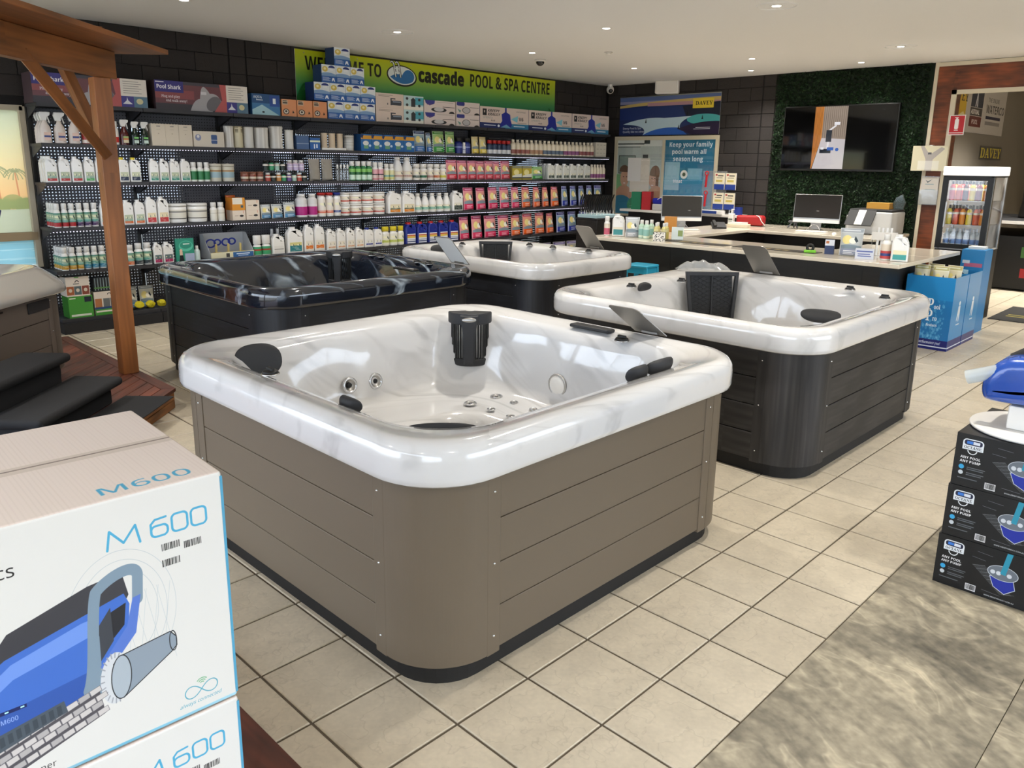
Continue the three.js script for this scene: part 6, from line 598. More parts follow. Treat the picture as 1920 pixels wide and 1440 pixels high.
  place(kBox(grn, col('#39772f'), 0.24, 0.22, 0.2), 'green_carton', 'bright green carton on the bottom shelf', 'box', 'cartons on the bottom shelf', 6, -0.7, -0.945, 0.225, { kd: 1 }); place(kBox(pic, col('#cfc4b8'), 0.24, 0.2, 0.18), 'picture_carton', 'white picture carton standing on the green carton', 'box', 'cartons on the bottom shelf', 6, -0.695, -0.93, 0.2, { y: SY[6] + 0.2262, kd: 1 }); place(kBox(pic2, col('#cfc4b8'), 0.23, 0.24, 0.2), 'picture_carton', 'white and green picture carton beside the green carton', 'box', 'cartons on the bottom shelf', 6, -0.95, -1.18, 0.25, { kd: 1 }); place(kBox(simpleTex('tubes', 96, 96, (c, w, h) => { c.fillStyle = '#20242a'; c.fillRect(0, 0, w, h); c.fillStyle = '#8ea0a4'; for (let i = 0; i < 7; i++) c.fillRect(6 + i * 13, 6, 4, 80); c.fillStyle = '#5a8f4a'; c.fillRect(0, 66, w, 8); }), col('#2a2e34'), 0.23, 0.17, 0.1), 'tube_rack', 'rack of clear glass tubes above the picture carton', 'rack', null, 6, -0.96, -1.17, 0.15, { y: SY[6] + 0.2512, kd: 1 });
  for (let i = 0; i < 5; i++) { const g = new THREE.IcosahedronGeometry(0.055, 1); const p = g.attributes.position; for (let k = 0; k < p.count; k++) { const n = 0.86 + 0.14 * Math.sin(p.getX(k) * 70 + p.getY(k) * 50 + i); p.setXYZ(k, p.getX(k) * n, p.getY(k) * n * 0.85 + 0.05, p.getZ(k) * n); } g.computeVertexNormals(); solo('yellow_sponge', g, col('#d8c81e', 0.5), `wrapped yellow sponge, ${ord[i]} along the bottom shelf right of the post`, 'sponge', 'yellow sponges', -7.25, SY[6] + 0.001, -1.31 - i * 0.122); }
  row(wbag, 'toy_packet', i => ['pale packet behind the yellow sponges', 'pale packet behind the yellow sponges, farther along'][i], 'packet', 'pale packets', 6, [-1.3, -1.46, -1.64], 0.24, { back: 0.13, kd: 0.6 }); row(bagK, 'chlorine_bag', i => `grey and lilac bag, ${ord[i]} on the bottom shelf behind the white tub`, 'bag', 'grey bags on the bottom shelf', 6, [-7.93, -8.26, -8.6, -8.95], 0.33, { kd: 1, jit: 0.2 });
}
// ------------------------------------------------------------ signs and posters on the walls
{
  const sign = canvasTex(2048, 300, (c, w, h) => {
    const g = c.createLinearGradient(0, 0, 0, h); g.addColorStop(0, '#d0d41c'); g.addColorStop(0.28, '#aac436'); g.addColorStop(0.6, '#4fa060'); g.addColorStop(1, '#22937a'); c.fillStyle = g; c.fillRect(0, 0, w, h);
    const frond = (x, y, s, dir) => { c.strokeStyle = '#2c7a3a'; for (let f = 0; f < 3; f++) { const a0 = -1.2 + f * 0.5; for (let i = 0; i < 26; i++) { const t = i / 26, X = x + dir * Math.cos(a0) * t * s, Y = y + Math.sin(a0) * t * s + t * t * 40; c.lineWidth = 4 * (1 - t) + 1.5; for (const q of [-1, 1]) { c.beginPath(); c.moveTo(X, Y); c.lineTo(X + dir * 26 * (1 - t * 0.4), Y + q * 34 * (1 - t)); c.stroke(); } } } };
    frond(0, 250, 130, 1); frond(w, 290, 150, -1);
    c.fillStyle = '#16190f'; const txt = (s, x, y, px, sx = 1, f = 'bold') => { c.save(); c.translate(x, y); c.scale(sx, 1); c.font = `${f} ${px}px sans-serif`; c.fillText(s, 0, 0); c.restore(); };
    const fit = (s, x0, x1, base, px) => { c.font = `bold ${px}px sans-serif`; const w0 = c.measureText(s).width; c.save(); c.translate(x0, base); c.scale((x1 - x0) / w0, 1); c.fillText(s, 0, 0); c.restore(); };
    fit('WELCOME TO', 58, 556, 100, 98); fit('cascade', 820, 1188, 100, 104); c.strokeStyle = '#16190f'; c.lineWidth = 7; c.save(); c.font = 'bold 104px sans-serif'; const cw = c.measureText('cascade').width; c.translate(820, 100); c.scale(368 / cw, 1); c.strokeText('cascade', 0, 0); c.restore(); fit('POOL & SPA CENTRE', 1232, 1995, 98, 106); c.save(); c.translate(699, 72); c.scale(1.1, 0.95); c.translate(-830, -112);
    c.fillStyle = '#16190f'; c.beginPath(); c.ellipse(830, 120, 100, 62, 0.1, 0, 7); c.fill(); c.fillStyle = '#eef4f2'; c.beginPath(); c.ellipse(830, 118, 92, 54, 0.1, 0, 7); c.fill(); c.fillStyle = '#2f78b8'; c.beginPath(); c.moveTo(752, 130); c.quadraticCurveTo(800, 100, 830, 118); c.quadraticCurveTo(860, 60, 900, 92); c.quadraticCurveTo(926, 120, 900, 150); c.quadraticCurveTo(830, 190, 752, 130); c.fill(); c.strokeStyle = '#16190f'; c.lineWidth = 14; for (const x of [790, 822]) { c.beginPath(); c.moveTo(x, 130); c.lineTo(x - 12, 56); c.quadraticCurveTo(x - 22, 30, x - 34, 48); c.stroke(); } c.strokeStyle = '#eef4f2'; c.lineWidth = 7; for (const x of [790, 822]) { c.beginPath(); c.moveTo(x, 130); c.lineTo(x - 12, 56); c.quadraticCurveTo(x - 22, 30, x - 34, 48); c.stroke(); } for (const y of [80, 104]) { c.beginPath(); c.moveTo(782, y); c.lineTo(816, y); c.stroke(); } c.restore();
  });
  const o = thing('shop_sign', 'long green and yellow WELCOME TO cascade POOL & SPA CENTRE sign', 'sign', null, XL + 0.018, 0, 0); part(o, 'sign_board', bx(-0.004, 2.42, -8.555, 0.004, 3.125, -3.672), [printed(sign, 0.3), M.white, M.white, M.white, M.white, M.white]);
  const pins = new THREE.SphereGeometry(0.008, 8, 6); for (const z of [-3.8, -4.6, -5.5, -6.4, -7.3, -8.4]) part(o, 'fixing', pins, M.steel, 0.006, 3.09, z);
  // window graphic on the left wall
  const film = canvasTex(1024, 512, (c, w, h) => { c.fillStyle = '#e9e2c0'; c.fillRect(0, 0, w, h); const g = c.createLinearGradient(0, 0, 0, 420); g.addColorStop(0, '#e6ead8'); g.addColorStop(0.55, '#f2e6c4'); g.addColorStop(1, '#f2d2a4'); c.fillStyle = g; c.fillRect(0, 0, w, 420); for (const [x, y, s] of [[930, 250, 0.6], [880, 235, 0.7], [985, 260, 0.55], [830, 262, 0.55], [760, 240, 0.7], [640, 250, 0.6], [540, 240, 0.7], [420, 255, 0.6], [300, 245, 0.7], [180, 250, 0.6]]) { c.strokeStyle = '#dca888'; c.lineWidth = 8 * s; c.beginPath(); c.moveTo(x, y); c.lineTo(x + 8, 430); c.stroke(); c.strokeStyle = '#a9b294'; c.lineWidth = 5 * s; for (let k = 0; k < 14; k++) { const a = k / 14 * 6.28; c.beginPath(); c.moveTo(x, y); c.quadraticCurveTo(x + Math.cos(a) * 40 * s, y + Math.sin(a) * 26 * s - 14, x + Math.cos(a) * 62 * s, y + Math.sin(a) * 34 * s + 28 * s); c.stroke(); } } c.fillStyle = '#bcc294'; for (let i = 0; i < 90; i++) { c.beginPath(); c.arc(R() * w, 380 + R() * 40, 10 + R() * 22, 0, 7); c.fill(); } c.fillStyle = '#d7d9c6'; c.fillRect(0, 415, w, 97); });
  const W = new THREE.Group(); W.name = 'window_6'; W.userData.kind = 'structure'; W.userData.label = 'window filled with a printed palm and pool film'; scene.add(W);
  const fm = phy(0xffffff, 1, 0, { transmission: 0.5, thickness: 0, map: film }); part(W, 'printed_film', bx(XL - 0.06, 1.02, -0.6, XL - 0.055, 2.24, 2.55), fm); const low = canvasTex(256, 128, (c, w, h) => { c.fillStyle = '#b9dbe0'; c.fillRect(0, 0, w, h); c.strokeStyle = '#dcecec'; c.lineWidth = 3; for (let i = 0; i < 30; i++) { const y = R() * h, x = R() * w; c.beginPath(); c.moveTo(x, y); c.quadraticCurveTo(x + 20, y - 5, x + 44, y + 2); c.stroke(); } });
  part(W, 'printed_film', bx(XL - 0.06, 0.68, -0.6, XL - 0.055, 0.94, 2.55), phy(0xffffff, 1, 0, { transmission: 0.5, thickness: 0, map: low })); part(W, 'transom', bx(XL - 0.1, 0.94, -0.6, XL + 0.02, 1.02, 2.6), col('#a08a68', 0.6)); part(W, 'window_frame', merge([bx(XL - 0.12, 0.66, -0.62, XL + 0.01, 2.26, -0.57), bx(XL - 0.12, 2.22, -0.6, XL + 0.01, 2.27, 2.6)]), col('#b8ac94', 0.6));
  // banner and poster board on the back wall
  const ban = canvasTex(1024, 352, (c, w, h) => { c.fillStyle = '#23315f'; c.fillRect(0, 0, w, h); c.fillStyle = '#5a6c9c'; c.fillRect(0, 0, w, 40); c.fillStyle = '#8e8fb0'; c.fillRect(0, 40, w, 26); c.fillStyle = '#c9ae6a'; c.beginPath(); c.moveTo(0, 78); c.quadraticCurveTo(300, 40, w, 30); c.lineTo(w, 60); c.quadraticCurveTo(400, 70, 0, 100); c.fill(); c.fillStyle = '#b58a92'; c.fillRect(300, 60, w - 300, 30); c.fillStyle = '#27386e'; c.fillRect(0, 100, w, 110); c.fillStyle = '#1b2038'; c.beginPath(); c.moveTo(660, 100); c.lineTo(w, 70); c.lineTo(w, 190); c.lineTo(700, 190); c.fill(); c.fillStyle = '#4fb0b0'; c.beginPath(); c.ellipse(880, 220, 170, 46, 0, 0, 7); c.fill(); c.fillStyle = '#bcd3dc'; c.beginPath(); c.moveTo(40, 250); c.quadraticCurveTo(260, 180, 480, 200); c.lineTo(760, 190); c.quadraticCurveTo(560, 260, 700, h); c.lineTo(260, h); c.quadraticCurveTo(340, 260, 40, 250); c.fill(); c.fillStyle = '#2f62b8'; c.beginPath(); c.moveTo(260, h); c.quadraticCurveTo(420, 270, 640, 290); c.lineTo(720, h); c.fill(); c.fillStyle = '#2a1e3e'; c.beginPath(); c.moveTo(620, 300); c.quadraticCurveTo(820, 230, w, 240); c.lineTo(w, h); c.lineTo(760, h); c.fill(); c.fillStyle = '#10141c'; for (const [x, y] of [[290, 200], [860, 180], [630, 260], [710, 140]]) { c.beginPath(); c.moveTo(x - 8, y + 40); c.lineTo(x, y); c.lineTo(x + 8, y + 40); c.fill(); } c.fillStyle = '#e6c93c'; c.fillRect(760, 40, 200, 84); c.fillStyle = '#1c1a12'; c.font = 'bold 46px serif'; c.fillText('DAVEY', 786, 98); c.fillStyle = '#dfe4ee'; c.font = '26px sans-serif'; c.fillText('Davey Pool & Spa', 40, 296); c.fillText('Quality like no other', 40, 328); c.fillRect(800, 290, 140, 5); c.fillRect(780, 302, 160, 5); });
  const bn = thing('wall_banner', 'dark blue DAVEY pool banner on the back wall', 'banner', null, 0, 0, ZB + 0.03); part(bn, 'banner_sheet', bx(-7.22, 2.285, -0.003, -5.215, 2.93, 0.003), [M.white, M.white, M.white, M.white, printed(ban, 0.35), M.white]); part(bn, 'top_rail', bx(-7.225, 2.925, -0.008, -5.21, 2.94, 0.008), M.steel);
  const fam = canvasTex(1024, 640, (c, w, h) => { c.fillStyle = '#b9c4bc'; c.fillRect(0, 0, 520, h); c.fillStyle = '#dfe3da'; c.fillRect(0, 0, 520, 60); c.fillStyle = '#5a625e'; c.fillRect(0, 34, 300, 12); c.fillRect(0, 64, 260, 6); c.fillStyle = '#8fa096'; c.fillRect(30, 140, 180, 150); c.fillStyle = '#39423e'; c.strokeStyle = '#39423e'; c.lineWidth = 6; c.strokeRect(30, 140, 180, 150); c.fillRect(300, 0, 60, 40); c.fillRect(290, 130, 56, 60); c.fillStyle = '#7fb07a'; c.fillRect(0, 300, 130, 240);
    c.fillStyle = '#3e86a4'; c.fillRect(0, 520, 520, 120); c.fillStyle = '#c9a084'; c.beginPath(); c.ellipse(100, 330, 48, 76, 0.05, 0, 7); c.fill(); c.fillStyle = '#6a5240'; c.beginPath(); c.ellipse(94, 270, 54, 50, 0, 3.0, 6.5); c.fill(); c.fillStyle = '#c09478'; c.beginPath(); c.ellipse(96, 470, 90, 76, 0, 0, 7); c.fill(); c.fillStyle = '#3f7f9c'; c.beginPath(); c.ellipse(70, 560, 120, 80, 0, 0, 7); c.fill();
    c.fillStyle = '#d0aa90'; c.beginPath(); c.ellipse(410, 340, 44, 70, 0, 0, 7); c.fill(); c.fillStyle = '#7a5a40'; c.beginPath(); c.ellipse(426, 290, 52, 70, 0.2, 2.8, 6.6); c.fill(); c.fillRect(440, 280, 30, 150); c.fillStyle = '#c89e80'; c.beginPath(); c.ellipse(440, 500, 90, 110, 0.2, 0, 7); c.fill(); c.fillStyle = '#4fa070'; c.beginPath(); c.ellipse(260, 560, 120, 80, 0, 0, 7); c.fill(); c.fillStyle = '#fff'; c.fillRect(88, 372, 22, 6); c.fillRect(396, 384, 20, 6); c.fillStyle = '#2c2420'; for (const [x, y] of [[82, 318], [116, 318], [394, 326], [424, 326]]) c.fillRect(x, y, 12, 6); c.fillStyle = '#e6ddcc'; c.fillRect(160, 160, 210, 290); c.fillStyle = '#cfc2b0'; c.beginPath(); c.ellipse(230, 220, 40, 50, 0, 0, 7); c.fill();
    c.fillStyle = '#2f7c9c'; c.fillRect(520, 0, 504, h); c.fillStyle = '#3f94b4'; c.fillRect(520, 300, 504, 340); c.fillStyle = '#eef4f6'; c.font = 'bold 52px sans-serif'; c.fillText('Keep your family', 560, 66); c.fillText('pool warm all', 590, 124); c.fillText('season long', 606, 182); c.fillStyle = '#9cc6d2'; c.fillRect(530, 190, 150, 230); c.fillStyle = '#7cb6cc'; c.fillRect(760, 240, 140, 90); c.fillStyle = '#f2f2ea'; c.beginPath(); c.arc(725, 290, 36, 0, 7); c.fill(); c.fillStyle = '#4a5a3a'; c.beginPath(); c.arc(725, 290, 16, 0, 7); c.fill(); c.fillStyle = '#f0f2f2'; c.font = 'bold 40px sans-serif'; c.fillText('Heat', 620, 360); });
  const pb = thing('poster_board', 'framed double poster board reading Keep your family pool warm all season long', 'poster', null, 0, 0, ZB + 0.05); part(pb, 'poster', bx(-7.24, 0.92, -0.01, -5.22, 2.22, 0.0), [M.white, M.white, M.white, M.white, printed(fam, 0.3), M.white]); part(pb, 'frame', merge([bx(-7.28, 2.2, -0.02, -5.19, 2.265, 0.02), bx(-7.28, 0.9, -0.02, -7.22, 2.2, 0.02), bx(-5.24, 0.9, -0.02, -5.19, 2.2, 0.02), bx(-6.26, 0.9, -0.018, -6.21, 2.2, 0.016), bx(-7.28, 0.88, -0.02, -5.19, 0.92, 0.02)]), col('#c9bfa4', 0.5)); for (const [x0, x1] of [[-7.22, -6.26], [-6.21, -5.24]]) part(pb, 'pane', bx(x0, 0.92, 0.004, x1, 2.2, 0.008), M.glass);
  solo('taped_sheet', bx(-0.14, 0, 0, 0.14, 0.4, 0.002), M.card, 'white paper sheet taped over the family poster', 'paper', null, -6.83, 1.5, ZB + 0.06);
}
{ // artificial grass wall with the television
  const g = thing('grass_wall_panel', 'dark green artificial grass panel covering the wall behind the television', 'wall panel', null, 0, 0, 0);
  const bs = col('#0c1c0b', 0.9); for (let i = 0; i < 4; i++) for (let j = 0; j < 3; j++) part(g, 'backing_mat', rb(0.548, 1.04, 0.02, 0.003, -4.27 + 0.275 + i * 0.551, 0.525 + j * 1.046, ZB + 0.012, 1), bs);
  const leaf = new THREE.BufferGeometry(); leaf.setAttribute('position', new THREE.Float32BufferAttribute([0, 0, 0, 0.011, 0.004, 0.022, -0.011, 0.004, 0.022, 0, -0.004, 0.046], 3)); leaf.setIndex([0, 1, 2, 1, 3, 2]); leaf.computeVertexNormals();
  const n = 24000, im = new THREE.InstancedMesh(leaf, std('#ffffff', 0.7, 0, { side: THREE.DoubleSide }), n), m4 = new THREE.Matrix4(), q = new THREE.Quaternion(), e = new THREE.Euler(), v = new THREE.Vector3(), s = new THREE.Vector3(), c = new THREE.Color();
  for (let i = 0; i < n; i++) { v.set(-4.265 + R() * 2.16, 0.02 + R() * 3.11, ZB + 0.018); e.set((R() - 0.5) * 2.2, (R() - 0.5) * 2.2, R() * 6.3); q.setFromEuler(e); s.setScalar(0.6 + R() * 0.7); im.setMatrixAt(i, m4.compose(v, q, s)); const k = 0.5 + R() * 0.8 + (fbm(v.x * 0.3 + 3, v.y * 0.3, 6, 3, 2) - 0.5) * 0.8; im.setColorAt(i, c.setRGB(0.008 * k, 0.034 * k, 0.006 * k)); }
  im.name = 'grass_leaves'; im.userData.kind = 'stuff'; shadow(im); g.add(im);
  const tvT = canvasTex(512, 320, (c, w, h) => { c.fillStyle = '#000'; c.fillRect(0, 0, w, h); c.save(); c.beginPath(); c.rect(146, 0, 150, h); c.clip(); c.fillStyle = '#9a8a7c'; c.fillRect(146, 0, 150, 180); c.fillStyle = '#c07a3a'; c.beginPath(); c.moveTo(146, 0); c.lineTo(186, 0); c.lineTo(186, 160); c.lineTo(150, h); c.lineTo(146, h); c.fill(); c.strokeStyle = '#8f5626'; c.lineWidth = 2; for (let i = 0; i < 6; i++) { c.beginPath(); c.moveTo(150 + i * 6, 0); c.lineTo(147 + i * 6, 300 - i * 22); c.stroke(); } c.strokeStyle = '#6a5c52'; for (let i = 0; i < 12; i++) { c.beginPath(); c.moveTo(190 + i * 9, 0); c.lineTo(190 + i * 9, 160); c.stroke(); } c.fillStyle = '#c6bfc0'; c.beginPath(); c.moveTo(186, 160); c.lineTo(296, 168); c.lineTo(296, h); c.lineTo(152, h); c.fill(); c.strokeStyle = '#e6e2e4'; c.lineWidth = 8; c.beginPath(); c.moveTo(216, 230); c.lineTo(222, 120); c.lineTo(250, 96); c.stroke(); c.fillStyle = '#33363c'; c.fillRect(206, 120, 26, 60); c.fillStyle = '#20242c'; c.fillRect(182, 216, 52, 22); c.fillStyle = '#3a62b0'; c.fillRect(216, 208, 30, 16); c.beginPath(); c.arc(262, 220, 8, 0, 7); c.fill(); c.fillStyle = '#e8e6ea'; c.fillRect(186, 208, 14, 12); c.fillRect(240, 80, 26, 14); c.restore(); });
  const tv = thing('wall_television', 'large wall mounted television showing a pool cleaner by a fence', 'television', null, -3.255, 1.735, ZB + 0.06); part(tv, 'bezel', rb(1.66, 0.93, 0.06, 0.008, 0, 0.457, 0), M.black); part(tv, 'screen', bx(-0.815, 0.022, 0.03, 0.815, 0.905, 0.033), [M.black, M.black, M.black, M.black, phy('#040404', 0.06, 0, { emissive: new THREE.Color(1, 1, 1), emissiveMap: tvT, emissiveIntensity: 1.5, clearcoat: 1, clearcoatRoughness: 0.03 }), M.black]);
}
// ------------------------------------------------------------ service counter
{
  const H = 0.9, c = thing('service_counter', 'dark fronted U-shaped service counter with pale stone top', 'counter', null);
  part(c, 'front_body', metreUV(bx(-4.5, 0.0, -6.8, -1.08, H - 0.04, -6.05), 0.8), M.counterBody); part(c, 'left_body', metreUV(bx(-4.5, 0, -9.3, -3.95, H - 0.04, -6.81), 0.8), M.counterBody); part(c, 'back_body', metreUV(bx(-4.5, 0, -9.93, -2.1, H - 0.04, -9.31), 0.8), M.counterBody);
  part(c, 'front_top', rb(3.75, 0.04, 0.97, 0.006, -2.755, H - 0.02, -6.435), M.counterTop); part(c, 'return_top', rb(1.0, 0.04, 0.9, 0.006, -1.38, H - 0.02, -7.372), M.counterTop); part(c, 'return_body', bx(-1.8, 0, -7.6, -1.15, H - 0.04, -6.81), M.counterBody); part(c, 'left_top', rb(0.78, 0.04, 2.98, 0.006, -4.24, H - 0.02, -8.415), M.counterTop); part(c, 'back_top', rb(1.75, 0.04, 1.3, 0.006, -2.97, H - 0.02, -9.255), M.counterTop);
  for (let k = 0; k < 6; k++) part(c, 'joint_line', bx(-4.0 + k * 0.55, 0.02, -6.052, -3.994 + k * 0.55, H - 0.05, -6.048), M.black);
  const mat = canvasTex(512, 96, (g, w, h) => { g.fillStyle = '#2a241c'; g.fillRect(0, 0, w, h); g.fillStyle = '#8a7a4a'; for (const x of [150, 190, 250, 300]) g.fillRect(x, 30, 34, 40); g.strokeStyle = '#6a5f46'; g.lineWidth = 4; g.strokeRect(6, 6, w - 12, h - 12); });
  solo('counter_mat', bx(-0.44, 0, -0.1, 0.44, 0.004, 0.1), [M.black, M.black, printed(mat, 0.6), M.black, M.black, M.black], 'brown bar mat on the counter nearest the bottles', 'mat', 'bar mats on the counter', -3.28, H + 0.0005, -6.27); solo('counter_mat', bx(-0.47, 0, -0.1, 0.47, 0.004, 0.1), [M.black, M.black, printed(mat, 0.6), M.black, M.black, M.black], 'brown bar mat on the counter nearest the water samples', 'mat', 'bar mats on the counter', -2.29, H + 0.0005, -6.33);
  const on = (p, name, label, cat, group, x, z, w, h, turn = 0, y = H) => { const o = p.clone(); o.name = numbered(name); o.userData = {}; const [w0, h0] = p.userData.nom; o.scale.set(w / w0, h / h0, w / w0); o.position.set(x, y + 0.0006, z); o.rotation.y = turn; scene.add(o); tag(o, label, cat, group); if (p.userData.one) { const m = o.children[0].clone(); m.name = o.name; m.userData = o.userData; m.position.copy(o.position); m.rotation.copy(o.rotation); m.scale.copy(o.scale); scene.remove(o); scene.add(m); return m; } return o; };
  // goods at the left end
  on(kBottle(labelMat('_rp', [['#e0d6c4', 0, 0.4], ['#c05a72', 0.4, 1]])), 'sanitiser_bottle', 'cream bottle with a pink label at the left end of the counter', 'bottle', null, -4.52, -6.22, 0.075, 0.24, 0.5); on(kJug(labelMat('_tj', [['#e0d8c0', 0, 0.3], ['#3f8f92', 0.3, 1]])), 'sample_jug', 'white jug with a teal label at the left end of the counter', 'jug', null, -4.36, -6.25, 0.16, 0.27, 0.5);
  on(kPouch(bagTex('cl', '#b9bcc0', '#c9cac8', '#a0a4ac', '#d2d3d2')), 'sample_bag', 'silver grey printed bag on the counter', 'bag', null, -4.15, -6.25, 0.19, 0.25, 0.6);
  const mint = kBottle(labelMat('_mint', [['#c9e0d4', 0, 0.2], ['#8fc0b8', 0.2, 0.8], ['#dfe8d4', 0.8, 1]]), phy('#bcd8c4', 0.2), M.plastic, { cr: 0.02 }), yel = kBottle(labelMat('_ye', [['#e2d9a0', 0, 0.3], ['#cfc070', 0.3, 1]]), col('#d3c884', 0.3), M.plastic, { cr: 0.02 });
  [[-4.03, -6.28], [-3.97, -6.4], [-3.93, -6.24]].forEach(([x, z], i) => on(mint, 'hand_wash_bottle', ['pale mint pump bottle next to the silver bag', 'pale mint bottle in the back row', 'pale mint bottle beside the yellow ones'][i], 'bottle', 'mint bottles on the counter', x, z, 0.078, 0.22, 0.6)); [[-3.85, -6.36], [-3.8, -6.26], [-3.74, -6.38], [-3.7, -6.27]].forEach(([x, z], i) => on(yel, 'hand_wash_bottle', 'slim pale yellow bottle on the counter', 'bottle', 'yellow bottles on the counter', x, z, 0.066, 0.2, 0.6));
  on(kBox(simpleTex('bw', 64, 64, (g, w, h) => { g.fillStyle = '#e4e0d6'; g.fillRect(0, 0, w, h); g.fillStyle = '#23211f'; for (let i = 0; i < 40; i++) g.fillRect(R() * 60, R() * 60, 5, 5); }), col('#6a655c', 0.6), 0.13, 0.1, 0.1), 'patterned_box', 'black and white patterned box in front of the yellow bottles', 'box', null, -3.66, -6.12, 0.14, 0.105, 0.5);
  { const o = thing('card_holder', 'small framed card standing on the counter by the patterned box', 'card holder', null, -3.56, H + 0.0005, -6.35, 0.55); const m = part(o, 'card', rb(0.14, 0.15, 0.012, 0.003, 0, 0.085, 0), col('#cfd8d4', 0.4)); m.rotation.x = -0.2; part(o, 'picture', bx(0.005, 0.05, 0.008, 0.06, 0.12, 0.0095), col('#8a9a5a'), 0, 0, 0).rotation.x = -0.2; part(o, 'foot', rb(0.14, 0.01, 0.06, 0.003, 0, 0.005, 0), M.clearPlastic); }
  on(kBox(col('#c88a3c', 0.5), col('#a8702c', 0.6), 0.14, 0.1, 0.1), 'orange_packet', 'small orange packet behind the mint bottles', 'box', null, -4.35, -7.4, 0.16, 0.2, 0.5);
  // goods at the right end
  on(kPouch(bagTex('cl2', '#9aa0a6', '#b9bdbc', '#8a92a8', '#c4c8c8')), 'sample_bag', 'silver grey printed bag beside the sample bottles', 'bag', null, -1.5, -6.35, 0.24, 0.28, 0.3); on(kBox(simpleTex('bluew', 64, 64, (g, w, h) => { g.fillStyle = '#c9ccd6'; g.fillRect(0, 0, w, h); g.fillStyle = '#4a5a9a'; g.fillRect(6, 12, 52, 8); g.fillRect(10, 30, 40, 5); g.fillRect(10, 42, 44, 5); }), col('#aeb2bc', 0.6), 0.17, 0.14, 0.08), 'white_packet', 'white packet with blue print in front of the silver bag', 'packet', null, -1.3, -6.2, 0.17, 0.1, 0.3); on(kBox(simpleTex('navyw', 64, 96, (g, w, h) => { g.fillStyle = '#d6d9e0'; g.fillRect(0, 0, w, h); g.fillStyle = '#26365c'; g.fillRect(0, 40, w, 56); g.fillStyle = '#b06a3a'; g.fillRect(8, 10, 20, 16); }), col('#20304e', 0.6), 0.09, 0.16, 0.06), 'navy_packet', 'narrow navy and white packet beside the lime tape', 'packet', null, -1.72, -6.36, 0.09, 0.15, 0.3);
  on(kBottle(labelMat('_flag', [['#e4d8c6', 0, 0.45], ['#c0484a', 0.45, 0.62], ['#3a4a86', 0.62, 0.8], ['#c0484a', 0.8, 1]]), M.plastic, M.plastic, { cr: 0.022 }), 'sample_bottle', 'white bottle with a red and blue label on the counter', 'bottle', null, -1.13, -6.28, 0.1, 0.25, 0.3); on(kJug(labelMat('_tj2', [['#e6dfb8', 0, 0.45], ['#3f9a96', 0.45, 1]])), 'sample_jug', 'white jug with a teal label at the right end of the counter', 'jug', null, -0.99, -6.25, 0.16, 0.255, 0.3);
  { const o = thing('tape_dispenser', 'lime green and black tape dispenser on the counter', 'tape dispenser', null, -1.9, H + 0.0005, -6.3, 0.4); part(o, 'base', rb(0.12, 0.03, 0.05, 0.008, 0, 0.015, 0), col('#7ac82a')); const t = new THREE.TorusGeometry(0.03, 0.014, 8, 18); part(o, 'tape_roll', t, M.black, 0, 0.055, 0); }
  { const o = thing('vial_stand', 'clear stand with white vials and a printed card', 'stand', null, -1.28, H + 0.0005, -6.62, 0.3); part(o, 'card', bx(-0.12, 0.16, 0, 0.12, 0.24, 0.003), M.card); part(o, 'rack', merge([bx(-0.11, 0, -0.05, 0.11, 0.006, 0.05), bx(-0.11, 0.006, -0.05, -0.104, 0.17, 0.05), bx(0.104, 0.006, -0.05, 0.11, 0.17, 0.05)]), M.clearPlastic); part(o, 'vials', merge([-0.06, -0.02, 0.02, 0.06].map(x => cyl(0.013, 0.013, 0.28, 12, x, 0.006, -0.02))), M.plastic); }
  // computers
  const imac = (label, x, z, turn, s = 1) => { const o = thing('desktop_computer', label, 'computer', 'desktop computers on the counter', x, H + 0.0005, z, turn); o.scale.setScalar(s); const m = part(o, 'monitor', rb(0.62, 0.38, 0.02, 0.006, 0, 0.29, 0), M.steel); m.rotation.x = -0.12; const q = part(o, 'screen', rb(0.6, 0.31, 0.004, 0.001, 0, 0.318, 0.012), phy('#1a1715', 0.08, 0, { clearcoat: 1 })); q.rotation.x = -0.12; part(q, 'chin', bx(-0.3, 0.1, 0.008, 0.3, 0.145, 0.0105), M.white); part(o, 'stand', merge([bar([0, 0.01, -0.02], [0, 0.17, -0.05], 0.14, 0.012), rb(0.17, 0.008, 0.16, 0.003, 0, 0.004, 0)]), M.steel); part(o, 'wire_legs', merge([tube([[-0.09, 0.004, 0.09], [-0.03, 0.07, 0.05], [0.03, 0.07, 0.05], [0.09, 0.004, 0.09]], 0.004, 16, 6)]), M.steel); return o; };
  imac('silver desktop computer turned sideways near the hanging packets', -4.66, -8.15, 0.75, 0.95); imac('silver desktop computer with a dark screen below the television', -3.2, -9.35, 0.18, 1.05);
  for (const [x, z, t, l] of [[-4.35, -7.75, 0.75, 'white keyboard beside the sideways computer'], [-3.1, -9.02, 0.15, 'white keyboard below the television computer']]) { const o = thing('keyboard', l, 'keyboard', 'keyboards on the counter', x, H + 0.0005, z, t); part(o, 'tray', rb(0.42, 0.01, 0.12, 0.004, 0, 0.006, 0), M.white); const kg = rb(0.022, 0.005, 0.02, 0.001, 0, 0, 0, 1), ks = []; for (let r = 0; r < 4; r++) for (let k = 0; k < 15; k++) { const g = kg.clone(); g.translate(-0.19 + k * 0.027, 0.0135, -0.042 + r * 0.028); ks.push(g); } part(o, 'keys', merge(ks), M.whitePaint); }
  solo('computer_mouse', (() => { const g = new THREE.SphereGeometry(0.03, 16, 10, 0, 7, 0, Math.PI / 2); g.scale(0.9, 0.7, 1.6); return g; })(), M.white, 'white computer mouse right of the keyboard', 'mouse', null, -2.75, H + 0.0005, -8.95);
